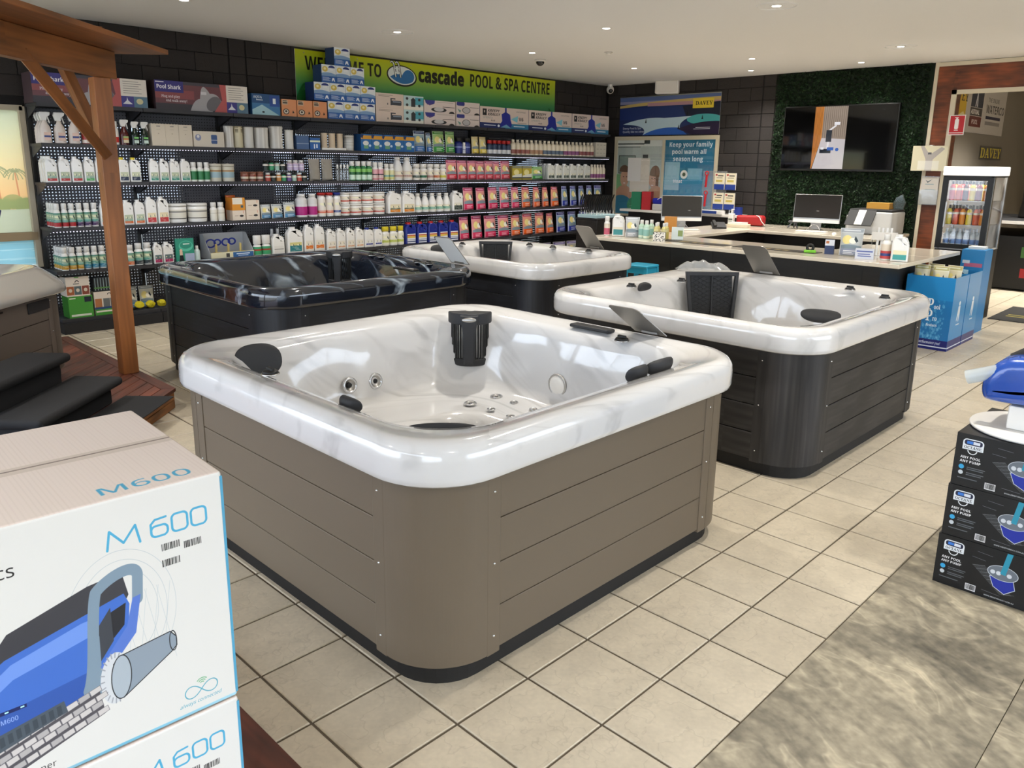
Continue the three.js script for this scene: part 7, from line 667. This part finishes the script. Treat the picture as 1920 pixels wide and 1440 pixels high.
  { const o = thing('desk_phone', 'dark desk telephone leaning beside the sideways computer', 'telephone', null, -4.2, H + 0.012, -8.4, 0.7); const b = part(o, 'base', rb(0.2, 0.03, 0.2, 0.006, 0, 0.04, 0), M.softblack); b.rotation.x = 0.3; part(o, 'handset', rb(0.05, 0.03, 0.2, 0.012, -0.06, 0.072, 0), M.black).rotation.x = 0.3; }
  { const o = thing('document_tray', 'pale low tray of cards at the back of the counter', 'tray', null, -4.15, H + 0.0005, -8.9, 0.2); part(o, 'base', rb(0.3, 0.05, 0.16, 0.004, 0, 0.025, 0), M.cream); part(o, 'cards', rb(0.24, 0.03, 0.1, 0.003, 0, 0.06, 0), M.card); }
  { const o = thing('pump_bottle', 'white pump soap bottle beside the red bag', 'bottle', null, -4.5, H + 0.0005, -9.3); part(o, 'bottle_body', rb(0.09, 0.17, 0.07, 0.012, 0, 0.085, 0), M.plastic); part(o, 'pump', merge([cyl(0.012, 0.012, 0.06, 10, 0, 0.165, 0), rb(0.05, 0.014, 0.016, 0.004, 0.015, 0.232, 0)]), M.plastic); part(o, 'label', bx(-0.035, 0.03, 0.0355, 0.035, 0.11, 0.0365), labelMat('_soap', [['#dfe0da', 0, 1], ['#4a5a52', 0.2, 0.45], ['#4a5a52', 0.6, 0.7]])); }
  { const g = rb(0.42, 0.15, 0.16, 0.04, 0, 0.08, 0, 4); const p = g.attributes.position; for (let i = 0; i < p.count; i++) p.setY(i, p.getY(i) * (1 + 0.12 * Math.sin(p.getX(i) * 17))); g.computeVertexNormals(); const o = thing('red_bag', 'red soft bag lying on the back of the counter', 'bag', null, -4.2, H + 0.003, -9.35, 0.1); part(o, 'body', g, M.red); part(o, 'cord', tube([[0.1, 0.16, 0.05], [0.16, 0.14, 0.085], [0.2, 0.08, 0.09], [0.24, 0.02, 0.05]], 0.006, 16, 6), M.white); }
  { const o = thing('desk_fan', 'small grey desk figure stand with a round head', 'stand', null, -3.55, H + 0.009, -9.4, 0.2); part(o, 'body', merge([bar([-0.07, 0, 0.03], [-0.02, 0.08, 0], 0.02, 0.02), bar([0.07, 0, 0.03], [0.03, 0.09, 0], 0.02, 0.02), bar([0, 0, -0.05], [0.02, 0.09, 0], 0.02, 0.02), rb(0.14, 0.03, 0.05, 0.01, 0, 0.09, 0), bar([0.04, 0.09, 0], [0.07, 0.16, 0], 0.016, 0.016)]), col('#5a5c60', 0.5)); part(o, 'head', cyl(0.05, 0.05, 0.03, 20).rotateX(Math.PI / 2), col('#6a6c70', 0.5), 0.075, 0.19, -0.015); part(o, 'head_ring', new THREE.TorusGeometry(0.034, 0.004, 6, 20), M.steel, 0.075, 0.19, 0.017); }
  { const o = thing('office_printer', 'large pale office printer on the back counter by the plywood', 'printer', null, -2.42, H + 0.003, -9.5); part(o, 'body', rb(0.58, 0.3, 0.5, 0.02, 0, 0.15, 0), col('#cfcfcd', 0.5)); const l = part(o, 'document_lid', rb(0.56, 0.03, 0.46, 0.01, 0, 0.318, 0), M.softblack); const p = part(o, 'control_panel', rb(0.36, 0.015, 0.26, 0.005), M.softblack, -0.1, 0.22, 0.3); p.rotation.x = 0.9; part(p, 'paper', bx(-0.05, 0.008, -0.12, 0.05, 0.0095, 0.12), M.card); part(o, 'side_tray', rb(0.06, 0.22, 0.4, 0.01, -0.3, 0.13, 0), col('#bdbdbb', 0.5)); }
  solo('kraft_box', bx(-0.15, 0, -0.1, 0.15, 0.08, 0.1), [col('#c9964a', 0.7), col('#c9964a', 0.7), col('#d2a558', 0.7), M.kraft, col('#d09a3e', 0.6), M.kraft], 'flat orange carton on top of the office printer', 'box', null, -2.4, H + 0.3375, -9.55); { const g = extrude(shapeOf([[-0.06, 0], [0.06, 0], [0.075, 0.09], [0.03, 0.2], [-0.05, 0.15], [-0.08, 0.07]]), 0.03, 0.004, 1); solo('glass_trophy', g, phy('#8a9a98', 0.05, 0, { transmission: 0.8, thickness: 0.03, ior: 1.5 }), 'faceted dark glass trophy beside the orange carton', 'trophy', null, -2.17, H + 0.3375, -9.6); }
  // stool
  { const o = thing('plastic_stool', 'light blue square plastic stool in front of the counter', 'stool', null, -3.53, 0, -5.6, 0.1); const y = 0.68; part(o, 'seat', rb(0.3, 0.03, 0.28, 0.012, 0, y - 0.015, 0), M.stoolBlue); part(o, 'apron', merge([[0.13, 0], [-0.13, 0]].map(([x]) => rb(0.012, 0.07, 0.26, 0.004, x, y - 0.06, 0)).concat([rb(0.26, 0.07, 0.012, 0.004, 0, y - 0.06, 0.125), rb(0.26, 0.07, 0.012, 0.004, 0, y - 0.06, -0.125)])), M.stoolBlue); for (const [x, z] of [[1, 1], [1, -1], [-1, 1], [-1, -1]]) part(o, 'leg', bar([x * 0.165, 0, z * 0.155], [x * 0.125, y - 0.03, z * 0.118], 0.05, 0.03), M.stoolBlue); }
  // cabinet with a tray of hanging hooks by the shelving, display of packets against the poster board
  { const o = thing('end_cabinet', 'dark narrow cabinet standing beside the bagged chemicals', 'cabinet', null, -5.92, 0, -7.78); part(o, 'body', rb(0.4, 0.97, 0.5, 0.01, 0, 0.485, 0), M.counterBody); part(o, 'top', rb(0.42, 0.02, 0.52, 0.004, 0, 0.98, 0), M.shelfDark);
    const t = thing('tool_tray', 'light blue tray of black hanging tools on the dark cabinet', 'tray', null, -5.92, 0.9905, -7.78); part(t, 'tray', rb(0.36, 0.05, 0.5, 0.006, 0, 0.025, 0), col('#a8c6cc', 0.4)); const pg = [], hk = []; for (let i = 0; i < 6; i++) for (let j = 0; j < 4; j++) { pg.push(cyl(0.006, 0.004, 0.06, 6, 0.15 - j * 0.1, 0.05, -0.2 + i * 0.08)); } part(t, 'pegs', merge(pg), M.white); for (let i = 0; i < 10; i++) for (let j = 0; j < 4; j++) hk.push(tube([[0.12 - j * 0.09, 0.08, -0.22 + i * 0.047], [0.1 - j * 0.09, 0.2, -0.21 + i * 0.047], [0.14 - j * 0.09, 0.3, -0.2 + i * 0.047], [0.17 - j * 0.09, 0.34, -0.18 + i * 0.047]], 0.01, 8, 5)); const h = part(t, 'tools', merge(hk), M.black); h.userData.kind = 'stuff'; }
  { const o = thing('wall_shelf', 'dark wall ledge under the poster board', 'shelf', null, -5.75, 0, -9.82); part(o, 'ledge', rb(2.3, 0.04, 0.34, 0.006, 0, 1.0, 0), M.white); part(o, 'apron', bx(-1.15, 0.2, -0.15, 1.15, 0.98, -0.1), M.counterBody);
    const gB = kBox(col('#1f7a55', 0.5), col('#19603f', 0.5), 0.15, 0.4, 0.1), rB = kBox(col('#b01f26', 0.5), col('#8a181d', 0.5), 0.15, 0.4, 0.1); on(gB, 'tube_carton', 'upright green carton on the ledge beside the shelving', 'box', 'upright cartons on the ledge', -6.6, -9.76, 0.18, 0.3, 0.2, 1.0205); on(rB, 'tube_carton', 'upright red carton on the ledge beside the green one', 'box', 'upright cartons on the ledge', -6.39, -9.76, 0.17, 0.31, 0.2, 1.0205);
    for (let i = 0; i < 2; i++) { const b = thing('pool_toy_pack', ['blue and clear pack beside the red carton', 'blue and clear pack beside the sideways computer'][i], 'pack', 'blue packs on the ledge', -6.03 + i * 0.46, 1.0205, -9.78); part(b, 'pack_body', rb(0.42, 0.11, 0.2, 0.02, 0, 0.056, 0), col('#c6c4c0', 0.3)); const g = rb(0.44, 0.1, 0.18, 0.03, 0, 0.16, 0, 3); part(b, 'blue_top', g, col('#2430a0', 0.25)); part(b, 'handle', tube([[-0.1, 0.19, 0.095], [-0.02, 0.225, 0.1], [0.1, 0.2, 0.095]], 0.006, 12, 6), M.white); }
    const rack = thing('packet_rack', 'clear rack with hanging test kit packets against the blue poster', 'rack', null, -5.1, 1.0205, -9.74); part(rack, 'back', bx(-0.22, 0, -0.012, 0.22, 0.68, -0.006), M.clearPlastic); part(rack, 'base', rb(0.46, 0.06, 0.16, 0.005, 0, 0.03, 0.06), [M.white][0]); part(rack, 'blue_front', bx(-0.12, 0.01, 0.14, 0.16, 0.055, 0.143), col('#23408a'));
    const pk = simpleTex('pkt', 96, 128, (g, w, h) => { g.fillStyle = '#e6dcc0'; g.fillRect(0, 0, w, 86); g.fillStyle = '#27408e'; g.fillRect(0, 86, w, 42); g.fillStyle = '#a83a3a'; g.fillRect(10, 10, 18, 12); g.fillStyle = '#3a3a34'; g.fillRect(32, 18, 50, 8); g.fillRect(20, 36, 56, 4); g.fillStyle = '#c9b45a'; g.fillRect(16, 54, 60, 16); }); for (let i = 0; i < 2; i++) for (let j = 0; j < 2; j++) { const m = solo('test_kit_packet', bx(-0.09, 0, 0, 0.09, 0.26, 0.02), [M.card, M.card, M.card, M.card, pk, M.card], `hanging test kit packet, ${j ? 'upper' : 'lower'} row, ${i ? 'far from' : 'next to'} the red tools`, 'packet', 'hanging test kit packets', -5.0 + i * 0.2, 1.1 + j * 0.31, -9.745); }
    for (let j = 0; j < 2; j++) { const t = thing('red_tool', `red plastic tool hanging in the ${j ? 'upper' : 'lower'} row of the rack`, 'tool', 'red tools on the rack', -5.24, 1.13 + j * 0.31, -9.72); part(t, 'grip', bar([0, 0, 0], [0.01, 0.2, 0], 0.035, 0.02, 0.008), col('#c01f26')); part(t, 'ring', new THREE.TorusGeometry(0.03, 0.009, 8, 18), col('#c01f26'), 0.01, 0.22, 0); }
    on(kBox(simpleTex('bwpk', 64, 64, (g, w, h) => { g.fillStyle = '#cfd2d4'; g.fillRect(0, 0, w, h); g.fillStyle = '#26388a'; g.fillRect(30, 0, 34, h); g.fillStyle = '#333'; g.fillRect(8, 30, 14, 18); }), col('#2b3f90', 0.5), 0.26, 0.1, 0.1), 'chlorine_packet', 'small white and blue packet at the end of the ledge', 'packet', null, -4.73, -9.83, 0.2, 0.12, 0, 1.0205); }
}
// ------------------------------------------------------------ drinks fridge, blue bins, doorway notices
{
  const f = thing('drinks_fridge', 'tall black glass door drinks fridge with a lit white header', 'fridge', null, -1.11, 0, -8.9), W = 0.26, D = 0.3;
  part(f, 'lower_cabinet', rb(0.54, 0.84, 0.58, 0.01, 0, 0.42, 0), M.black); part(f, 'back_panel', bx(-W, 0.84, -0.29, W, 1.7, -0.275), M.white); part(f, 'inner_floor', bx(-W, 0.84, -0.275, W, 0.86, 0.25), M.white);
  part(f, 'side_frame', merge([bx(-0.27, 0.84, 0.24, -0.235, 1.7, 0.29), bx(0.235, 0.84, 0.24, 0.27, 1.7, 0.29), bx(-0.27, 0.84, -0.29, -0.24, 1.7, -0.25), bx(0.24, 0.84, -0.29, 0.27, 1.7, -0.25)]), M.steel); part(f, 'door_frame', merge([bx(-0.265, 0.86, 0.29, -0.205, 1.69, 0.315), bx(0.205, 0.86, 0.29, 0.265, 1.69, 0.315), bx(-0.205, 0.86, 0.29, 0.205, 0.91, 0.315), bx(-0.205, 1.65, 0.29, 0.205, 1.69, 0.315)]), M.black); part(f, 'door_glass', bx(-0.205, 0.91, 0.298, 0.205, 1.65, 0.304), M.glass); part(f, 'side_glass', bx(0.262, 0.86, -0.25, 0.266, 1.69, 0.24), M.glass); part(f, 'side_glass', bx(-0.266, 0.86, -0.25, -0.262, 1.69, 0.24), M.glass); part(f, 'handle', bar([-0.19, 1.1, 0.335], [-0.19, 1.4, 0.335], 0.016, 0.016), M.steel);
  part(f, 'roof', bx(-0.27, 1.69, -0.29, 0.27, 1.705, 0.29), M.black); const hd = part(f, 'light_header', rb(0.56, 0.105, 0.6, 0.012, 0, 1.758, 0.005), std('#f2eee4', 0.4, 0, { emissive: new THREE.Color(1, 0.97, 0.9), emissiveIntensity: 1.1 }));
  const shelfG = bx(-0.23, 0, -0.27, 0.23, 0.006, 0.25); for (const y of [1.13, 1.41]) part(f, 'wire_shelf', shelfG, M.steel, 0, y, 0); const lampM = std('#fff', 0.5, 0, { emissive: new THREE.Color(1, 0.93, 0.78), emissiveIntensity: 6 }); part(f, 'light_strip', bx(-0.2, 1.68, 0.2, 0.2, 1.688, 0.23), lampM);
  { const l = new THREE.RectAreaLight(new THREE.Color(1, 0.93, 0.78), 70, 0.4, 0.03); l.position.set(-1.11, 1.676, -8.9 + 0.2); l.lookAt(-1.11, 0.8, -8.9 + 0.02); scene.add(l); }
  const drinks = [['#c9302a', 'red'], ['#d8862a', 'orange'], ['#7a1f22', 'dark red'], ['#d8c43a', 'yellow'], ['#4a2418', 'brown'], ['#cf5a3a', 'coral']].map(([c, n]) => [kBottle(labelMat('_d' + n, [['#e6dccb', 0, 0.2], [c, 0.2, 1]]), phy(c, 0.15), col('#2a2a2a'), { cr: 0.016, sh: 0.16 }), n]), water = kBottle(labelMat('_dw', [['#dfe8f0', 0, 0.3], ['#5a86c4', 0.3, 0.7], ['#dfe8f0', 0.7, 1]]), phy('#d6e2ea', 0.1), col('#e8eef4'), { cr: 0.016, sh: 0.16 });
  const put = (p, label, group, x, y, z) => { const c = p.clone(); c.name = numbered('drink_bottle'); c.userData = {}; c.scale.set(0.88, 0.95, 0.88); c.position.set(-1.11 + x, y + 0.0006, -8.9 + z); scene.add(c); tag(c, label, 'bottle', group); };
  for (let i = 0; i < 6; i++) for (let r = 0; r < 2; r++) { const [p, n] = drinks[(i * 5 + r) % 6]; put(p, `${n} soft drink bottle on the top shelf of the fridge`, 'drinks on the top fridge shelf', -0.18 + i * 0.072, 1.416, 0.2 - r * 0.13); const [p2, n2] = drinks[(i * 2 + 3 + r) % 6]; put(p2, `${n2} soft drink bottle on the middle shelf of the fridge`, 'drinks on the middle fridge shelf', -0.18 + i * 0.072, 1.136, 0.2 - r * 0.13); put(water, 'clear water bottle on the lowest shelf of the fridge', 'water bottles in the fridge', -0.18 + i * 0.072, 0.86, 0.2 - r * 0.13); }
  // blue cardboard bins
  const bin = canvasTex(512, 512, (c, w, h) => { c.fillStyle = '#1f83c2'; c.fillRect(0, 0, w, h); c.fillStyle = '#1b74b4'; c.fillRect(0, 160, w, 300); for (let i = 0; i < 240; i++) { c.fillStyle = `rgba(140,205,236,${0.1 + R() * 0.35})`; c.beginPath(); c.arc(230 + (R() - 0.3) * 300, 150 + Math.pow(R(), 0.7) * 290, 3 + R() * 11, 0, 7); c.fill(); } c.fillStyle = '#1d2470'; c.fillRect(0, 440, w, 46); c.fillRect(0, 494, w, 18); c.fillStyle = '#dfe6f2'; c.font = 'italic bold 26px serif'; c.fillText('performance you!', 200, 472); c.fillRect(0, 486, w, 8); c.fillStyle = '#eef2f6'; c.font = 'bold 110px serif'; c.fillText('P', 250, 230); c.fillText('P', 250, 310); c.font = 'bold 44px serif'; c.fillText('ool', 322, 224); c.fillText('ro', 322, 306); c.font = 'bold 26px serif'; c.fillText('Products', 262, 348); }), binS = canvasTex(256, 512, (c, w, h) => { c.fillStyle = '#2b8cc6'; c.fillRect(0, 0, w, h); c.fillStyle = '#e6ecf0'; c.beginPath(); c.arc(140, 190, 16, 0, 7); c.fill(); c.beginPath(); c.moveTo(120, 210); c.lineTo(156, 206); c.lineTo(160, 260); c.lineTo(150, 320); c.lineTo(140, 320); c.lineTo(134, 270); c.lineTo(116, 316); c.lineTo(106, 310); c.lineTo(116, 250); c.fill(); c.fillRect(110, 336, 60, 8); c.fillStyle = '#1d2470'; c.fillRect(0, 440, w, 46); c.fillRect(0, 494, w, 18); c.fillStyle = '#dfe6f2'; c.fillRect(0, 486, w, 8); });
  const bf = printed(bin, 0.3), bs = printed(binS, 0.3), bl = col('#1f83c2', 0.4);
  const mkBin = (label, x, z, w, d, h) => { const o = thing('cardboard_bin', label, 'bin', 'blue cardboard dump bins', x, 0, z); part(o, 'front_wall', bx(-w / 2, 0, d / 2 - 0.006, w / 2, h, d / 2), [bl, bl, bl, bl, bf, bl]); part(o, 'side_wall', bx(w / 2 - 0.006, 0, -d / 2, w / 2, h, d / 2 - 0.006), [bs, bl, bl, bl, bl, bl]); part(o, 'side_wall', bx(-w / 2, 0, -d / 2, -w / 2 + 0.006, h, d / 2 - 0.006), bl); part(o, 'back_wall', bx(-w / 2 + 0.006, 0, -d / 2, w / 2 - 0.006, h, -d / 2 + 0.006), bl); part(o, 'bin_floor', bx(-w / 2 + 0.006, 0.5, -d / 2 + 0.006, w / 2 - 0.006, 0.51, d / 2 - 0.006), bl); return o; };
  mkBin('blue Pool Pro cardboard bin of bags nearest the charcoal tub', -0.81, -6.92, 0.45, 0.45, 0.735); mkBin('blue cardboard bin behind the Pool Pro bin', -0.81, -7.385, 0.45, 0.44, 0.735); { const o = thing('display_bin', 'tall narrow blue display bin behind the other blue bins', 'bin', null, -0.77, 0, -8.05); part(o, 'body', bx(-0.115, 0, -0.15, 0.115, 0.92, 0.15), [bl, bl, bl, bl, printed(canvasTex(128, 256, (c, w, h) => { c.fillStyle = '#2f86c0'; c.fillRect(0, 0, w, h); c.fillStyle = '#c46a86'; c.fillRect(20, 40, 100, 12); c.fillStyle = '#e2e8ee'; c.fillRect(10, 32, 40, 10); }), 0.35), bl]); part(o, 'leaflets', rb(0.16, 0.03, 0.14, 0.004, 0, 0.935, 0), M.card); }
  const cr = kPouch(bagTex('cream', '#b9b070', '#e0d4b0', '#cfc08a', '#e6dcc0')); [[-0.945, -6.83], [-0.86, -6.99], [-0.77, -6.83], [-0.685, -6.98]].forEach(([x, z], i) => { const m = cr.children[0].clone(); m.name = numbered('chlorine_bag'); m.userData = {}; m.position.set(x, 0.516, z); m.rotation.set(-0.06, [0.25, -0.15, 0.2, -0.2][i], 0); m.scale.set(0.72, 0.95, 0.9); scene.add(m); tag(m, `cream bag standing in the Pool Pro bin, ${['first', 'second', 'third', 'fourth'][i]} from the counter`, 'bag', 'cream bags in the bin'); });
  { const o = thing('filter_sock', 'dark mesh bag lying in the second blue bin', 'bag', null, -0.81, 0.512, -7.385); const g = new THREE.SphereGeometry(0.1, 16, 12); g.scale(1.6, 1.2, 1.4); part(o, 'mesh', g, col('#26282e', 0.7), 0, 0.122, 0); part(o, 'tag', bx(0.05, 0.2, -0.02, 0.14, 0.24, 0.02), col('#a8ccd8')); }
  // notices on the plywood and in the workshop
  const n1 = thing('notice_board', 'pale printed notice in a clear sleeve on the plywood partition', 'notice', 'notices on the plywood', 0, 0, ZB + 0.09); part(n1, 'hook', bx(-1.99, 2.06, -0.088, -1.95, 2.09, 0), M.white); part(n1, 'sheet', bx(-2.19, 1.75, -0.004, -1.75, 2.08, 0.004), printed(canvasTex(160, 128, (c, w, h) => { c.fillStyle = '#dcd4b4'; c.fillRect(0, 0, w, h); c.fillStyle = '#b0a8a0'; c.beginPath(); c.moveTo(50, 0); c.lineTo(80, 46); c.lineTo(130, 6); c.lineTo(146, 16); c.lineTo(96, 70); c.lineTo(96, h); c.lineTo(64, h); c.lineTo(64, 70); c.lineTo(34, 0); c.fill(); c.fillStyle = 'rgba(240,238,230,0.6)'; c.fillRect(30, 76, 96, 46); c.fillStyle = '#555'; c.fillRect(72, 34, 16, 10); }), 0.25));
  const n2 = thing('brochure_holder', 'clear wall brochure holder with leaflets below the notice', 'holder', 'notices on the plywood', -1.93, 1.3, ZB + 0.02); part(n2, 'holder', merge([bx(-0.12, 0, 0.0, 0.12, 0.38, 0.006), bx(-0.12, 0, 0.05, 0.12, 0.2, 0.054), bx(-0.12, 0, 0, 0.12, 0.006, 0.054)]), M.clearPlastic); part(n2, 'leaflets', rb(0.21, 0.36, 0.02, 0.004, 0, 0.19, 0.025), printed(canvasTex(96, 160, (c, w, h) => { c.fillStyle = '#cfc9c0'; c.fillRect(0, 0, w, h); c.fillStyle = '#3a4a52'; c.beginPath(); c.moveTo(20, 16); c.lineTo(34, 26); c.lineTo(60, 12); c.lineTo(34, 34); c.fill(); c.fillStyle = '#8aa0a6'; c.fillRect(20, 40, 50, 4); c.fillRect(20, 72, 60, 4); c.strokeStyle = '#eee'; c.lineWidth = 6; c.beginPath(); c.arc(46, 140, 36, 3.3, 6.1); c.stroke(); }), 0.4));
  const ex = thing('fire_extinguisher_sign', 'red fire extinguisher sign on the door trim', 'sign', null, -1.7, 2.215, ZB + 0.045); part(ex, 'plate', bx(-0.095, 0, -0.003, 0.095, 0.255, 0.003), printed(canvasTex(96, 128, (c, w, h) => { c.fillStyle = '#e9e4de'; c.fillRect(0, 0, w, h); c.fillStyle = '#c01a22'; c.fillRect(5, 5, w - 10, h - 22); c.fillRect(5, h - 12, w - 10, 6); c.fillStyle = '#f2eeea'; c.beginPath(); c.roundRect(34, 24, 24, 66, 8); c.fill(); c.fillRect(40, 14, 10, 12); c.fillRect(32, 14, 22, 5); c.fillRect(34, 94, 24, 5); }), 0.35));
  const ps = thing('brand_poster', 'white supplier poster with DAVEY and ASTRAL POOL logos in the workshop', 'poster', null, -2.09, 0, 0); part(ps, 'sheet', bx(-0.003, 2.33, -13.8, 0.003, 3.05, -10.9), [printed(canvasTex(512, 160, (c, w, h) => { c.fillStyle = '#b9b2aa'; c.fillRect(0, 0, w, h); c.fillStyle = '#c9a42c'; c.fillRect(0, 0, 130, 130); c.fillStyle = '#221f18'; c.font = 'bold 44px serif'; c.fillText('DAVEY', -14, 64); c.fillStyle = '#e0d2a0'; c.beginPath(); c.moveTo(20, 128); c.lineTo(110, 96); c.lineTo(130, 110); c.fill(); c.fillStyle = '#2c303c'; c.fillRect(170, 6, 110, 70); c.fillStyle = '#cfd2d6'; c.beginPath(); c.moveTo(210, 74); c.lineTo(222, 14); c.lineTo(234, 74); c.lineTo(226, 74); c.lineTo(222, 44); c.lineTo(218, 74); c.fill(); c.fillStyle = '#4a4442'; c.fillRect(170, 78, 110, 26); c.fillStyle = '#e6e2dc'; c.font = 'bold 22px sans-serif'; c.fillText('ASTRAL', 178, 99); c.fillStyle = '#6a2f2a'; c.fillRect(170, 106, 110, 34); c.fillStyle = '#cfc6c0'; c.fillText('POOL', 192, 131); c.fillStyle = '#4a4744'; c.font = '20px sans-serif'; c.fillText('THE ONLINE', 330, 50); c.font = 'bold 40px sans-serif'; c.fillText('WATERCO', 316, 88); c.fillStyle = '#2c2840'; c.fillRect(320, 98, 150, 10); c.fillStyle = '#8a8480'; c.fillRect(320, 116, 150, 12); }), 0.5), M.white, M.white, M.white, M.white, M.white]);
  const dv = thing('brand_letters', 'yellow DAVEY lettering on the workshop wall', 'sign', null, -2.09, 0, 0); part(dv, 'sheet', bx(-0.003, 1.94, -13.95, 0.003, 2.15, -12.7), [printed(canvasTex(256, 64, (c, w, h) => { c.fillStyle = '#57514a'; c.fillRect(0, 0, w, h); c.fillStyle = '#d8c640'; c.font = 'bold 66px serif'; c.save(); c.scale(1.05, 1); c.fillText('DAVEY', 2, 56); c.restore(); }), 0.6), M.roomGrey, M.roomGrey, M.roomGrey, M.roomGrey, M.roomGrey]);
  const mt = solo('entrance_mat', bx(-0.6, 0, -0.62, 0.6, 0.008, 0.62), [M.black, M.black, printed(canvasTex(256, 256, (c, w, h) => { c.fillStyle = '#1a1814'; c.fillRect(0, 0, w, h); c.fillStyle = '#8a7f2e'; c.fillRect(24, 150, 50, 10); c.fillRect(24, 176, 44, 10); c.fillStyle = '#4a463a'; for (const x of [110, 140, 170]) c.fillRect(x, 60, 16, 70); }), 0.9), M.black, M.black, M.black], 'black printed floor mat in the workshop doorway', 'mat', null, -0.2, 0.0005, -9.66);
  // workshop contents seen through the doorway
  { const b = thing('workbench', 'dark workbench with a pale edge in the workshop', 'bench', null, -1.35, 0, -12.9); part(b, 'top', rb(1.3, 0.05, 2.2, 0.006, 0, 1.02, 0), M.softblack); part(b, 'pale_edge', bx(-0.65, 1.0, 1.095, 0.655, 1.045, 1.112), M.white); for (const [x, z] of [[-0.6, -1], [-0.6, 1], [0.6, -1], [0.6, 1]]) part(b, 'leg', rb(0.06, 0.995, 0.06, 0.004, x, 0.4975, z), M.black); part(b, 'cupboard', rb(1.1, 0.8, 1.9, 0.01, 0, 0.42, 0), M.black); part(b, 'green_label', bx(0.2, 0.5, 0.951, 0.5, 0.66, 0.956), col('#4a7a3a')); part(b, 'red_label', bx(0.22, 0.2, 0.951, 0.5, 0.34, 0.956), col('#a8222a'));
    const pf = (x, z, h, r, l) => { const o = thing('pump_housing', l, 'pump', 'dark pumps on the workbench', x, 1.0455, z); part(o, 'body', lathe([[0, 0], [r, 0], [r * 1.05, 0.03], [r * 0.8, h * 0.6], [r * 0.9, h * 0.9], [0, h]], 18), M.black); part(o, 'cap', cyl(r * 0.6, r * 0.5, 0.06, 14, 0, h - 0.005, 0), M.softblack); }; pf(-1.1, -12.3, 0.35, 0.12, 'dark pump housing nearest the fridge'); pf(-1.3, -12.8, 0.5, 0.14, 'taller dark pump housing on the workbench'); pf(-0.95, -13.2, 0.3, 0.12, 'low dark pump housing at the back of the bench');
    const c2 = thing('filter_tank', 'tall black filter tank with yellow labels in the workshop', 'tank', null, -0.35, 0, -11.9); part(c2, 'tank', lathe([[0, 0], [0.26, 0], [0.28, 0.05], [0.28, 0.8], [0.24, 0.95], [0.1, 1.02], [0, 1.03]], 28), M.black); part(c2, 'valve', merge([cyl(0.12, 0.12, 0.16, 16, 0, 1.0, 0), bar([0, 1.1, 0], [0.24, 1.22, 0.1], 0.03, 0.03)]), M.softblack); part(c2, 'yellow_label', bx(-0.06, 0.78, 0.275, 0.04, 0.86, 0.285), col('#d8a02a')); part(c2, 'yellow_label', bx(-0.08, 0.6, 0.275, -0.01, 0.7, 0.285), col('#c8a83a'));
    const sp = thing('upright_post', 'tall dark post with pale panels beside the workbench', 'post', null, -0.6, 0, -14.2); part(sp, 'post', rb(0.08, 2.3, 0.08, 0.005, 0, 1.15, 0), M.black); part(sp, 'panels', merge([bx(0.05, 1.1, 0.0, 0.25, 1.55, 0.02), bx(0.05, 1.6, 0, 0.25, 2.0, 0.02)]), M.cream); }
}
{ // crumpled clear wrap left on the charcoal tub's rim
  const g = new THREE.PlaneGeometry(0.46, 0.13, 40, 14), p = g.attributes.position; for (let i = 0; i < p.count; i++) { const x = p.getX(i), y = p.getY(i), k = fbm(x * 1.7 + 2, y * 1.7 + 1, 8, 3, 1), e = Math.max(0, 1 - Math.pow(Math.abs(y) / 0.065, 2)) * Math.max(0, 1 - Math.pow(Math.abs(x) / 0.23, 4)); p.setXYZ(i, x, 0.012 + e * (0.03 + 0.075 * k), y + (k - 0.5) * 0.04); } g.computeVertexNormals(); solo('plastic_wrap', g, phy('#e8e8e6', 0.12, 0, { transmission: 0.7, thickness: 0, side: THREE.DoubleSide }), 'crumpled clear plastic wrap on the charcoal tub rim above the lattice cover', 'wrap', null, -1.885, 0.897, -4.165, Math.PI / 4);
}
renderer.render(scene, camera);
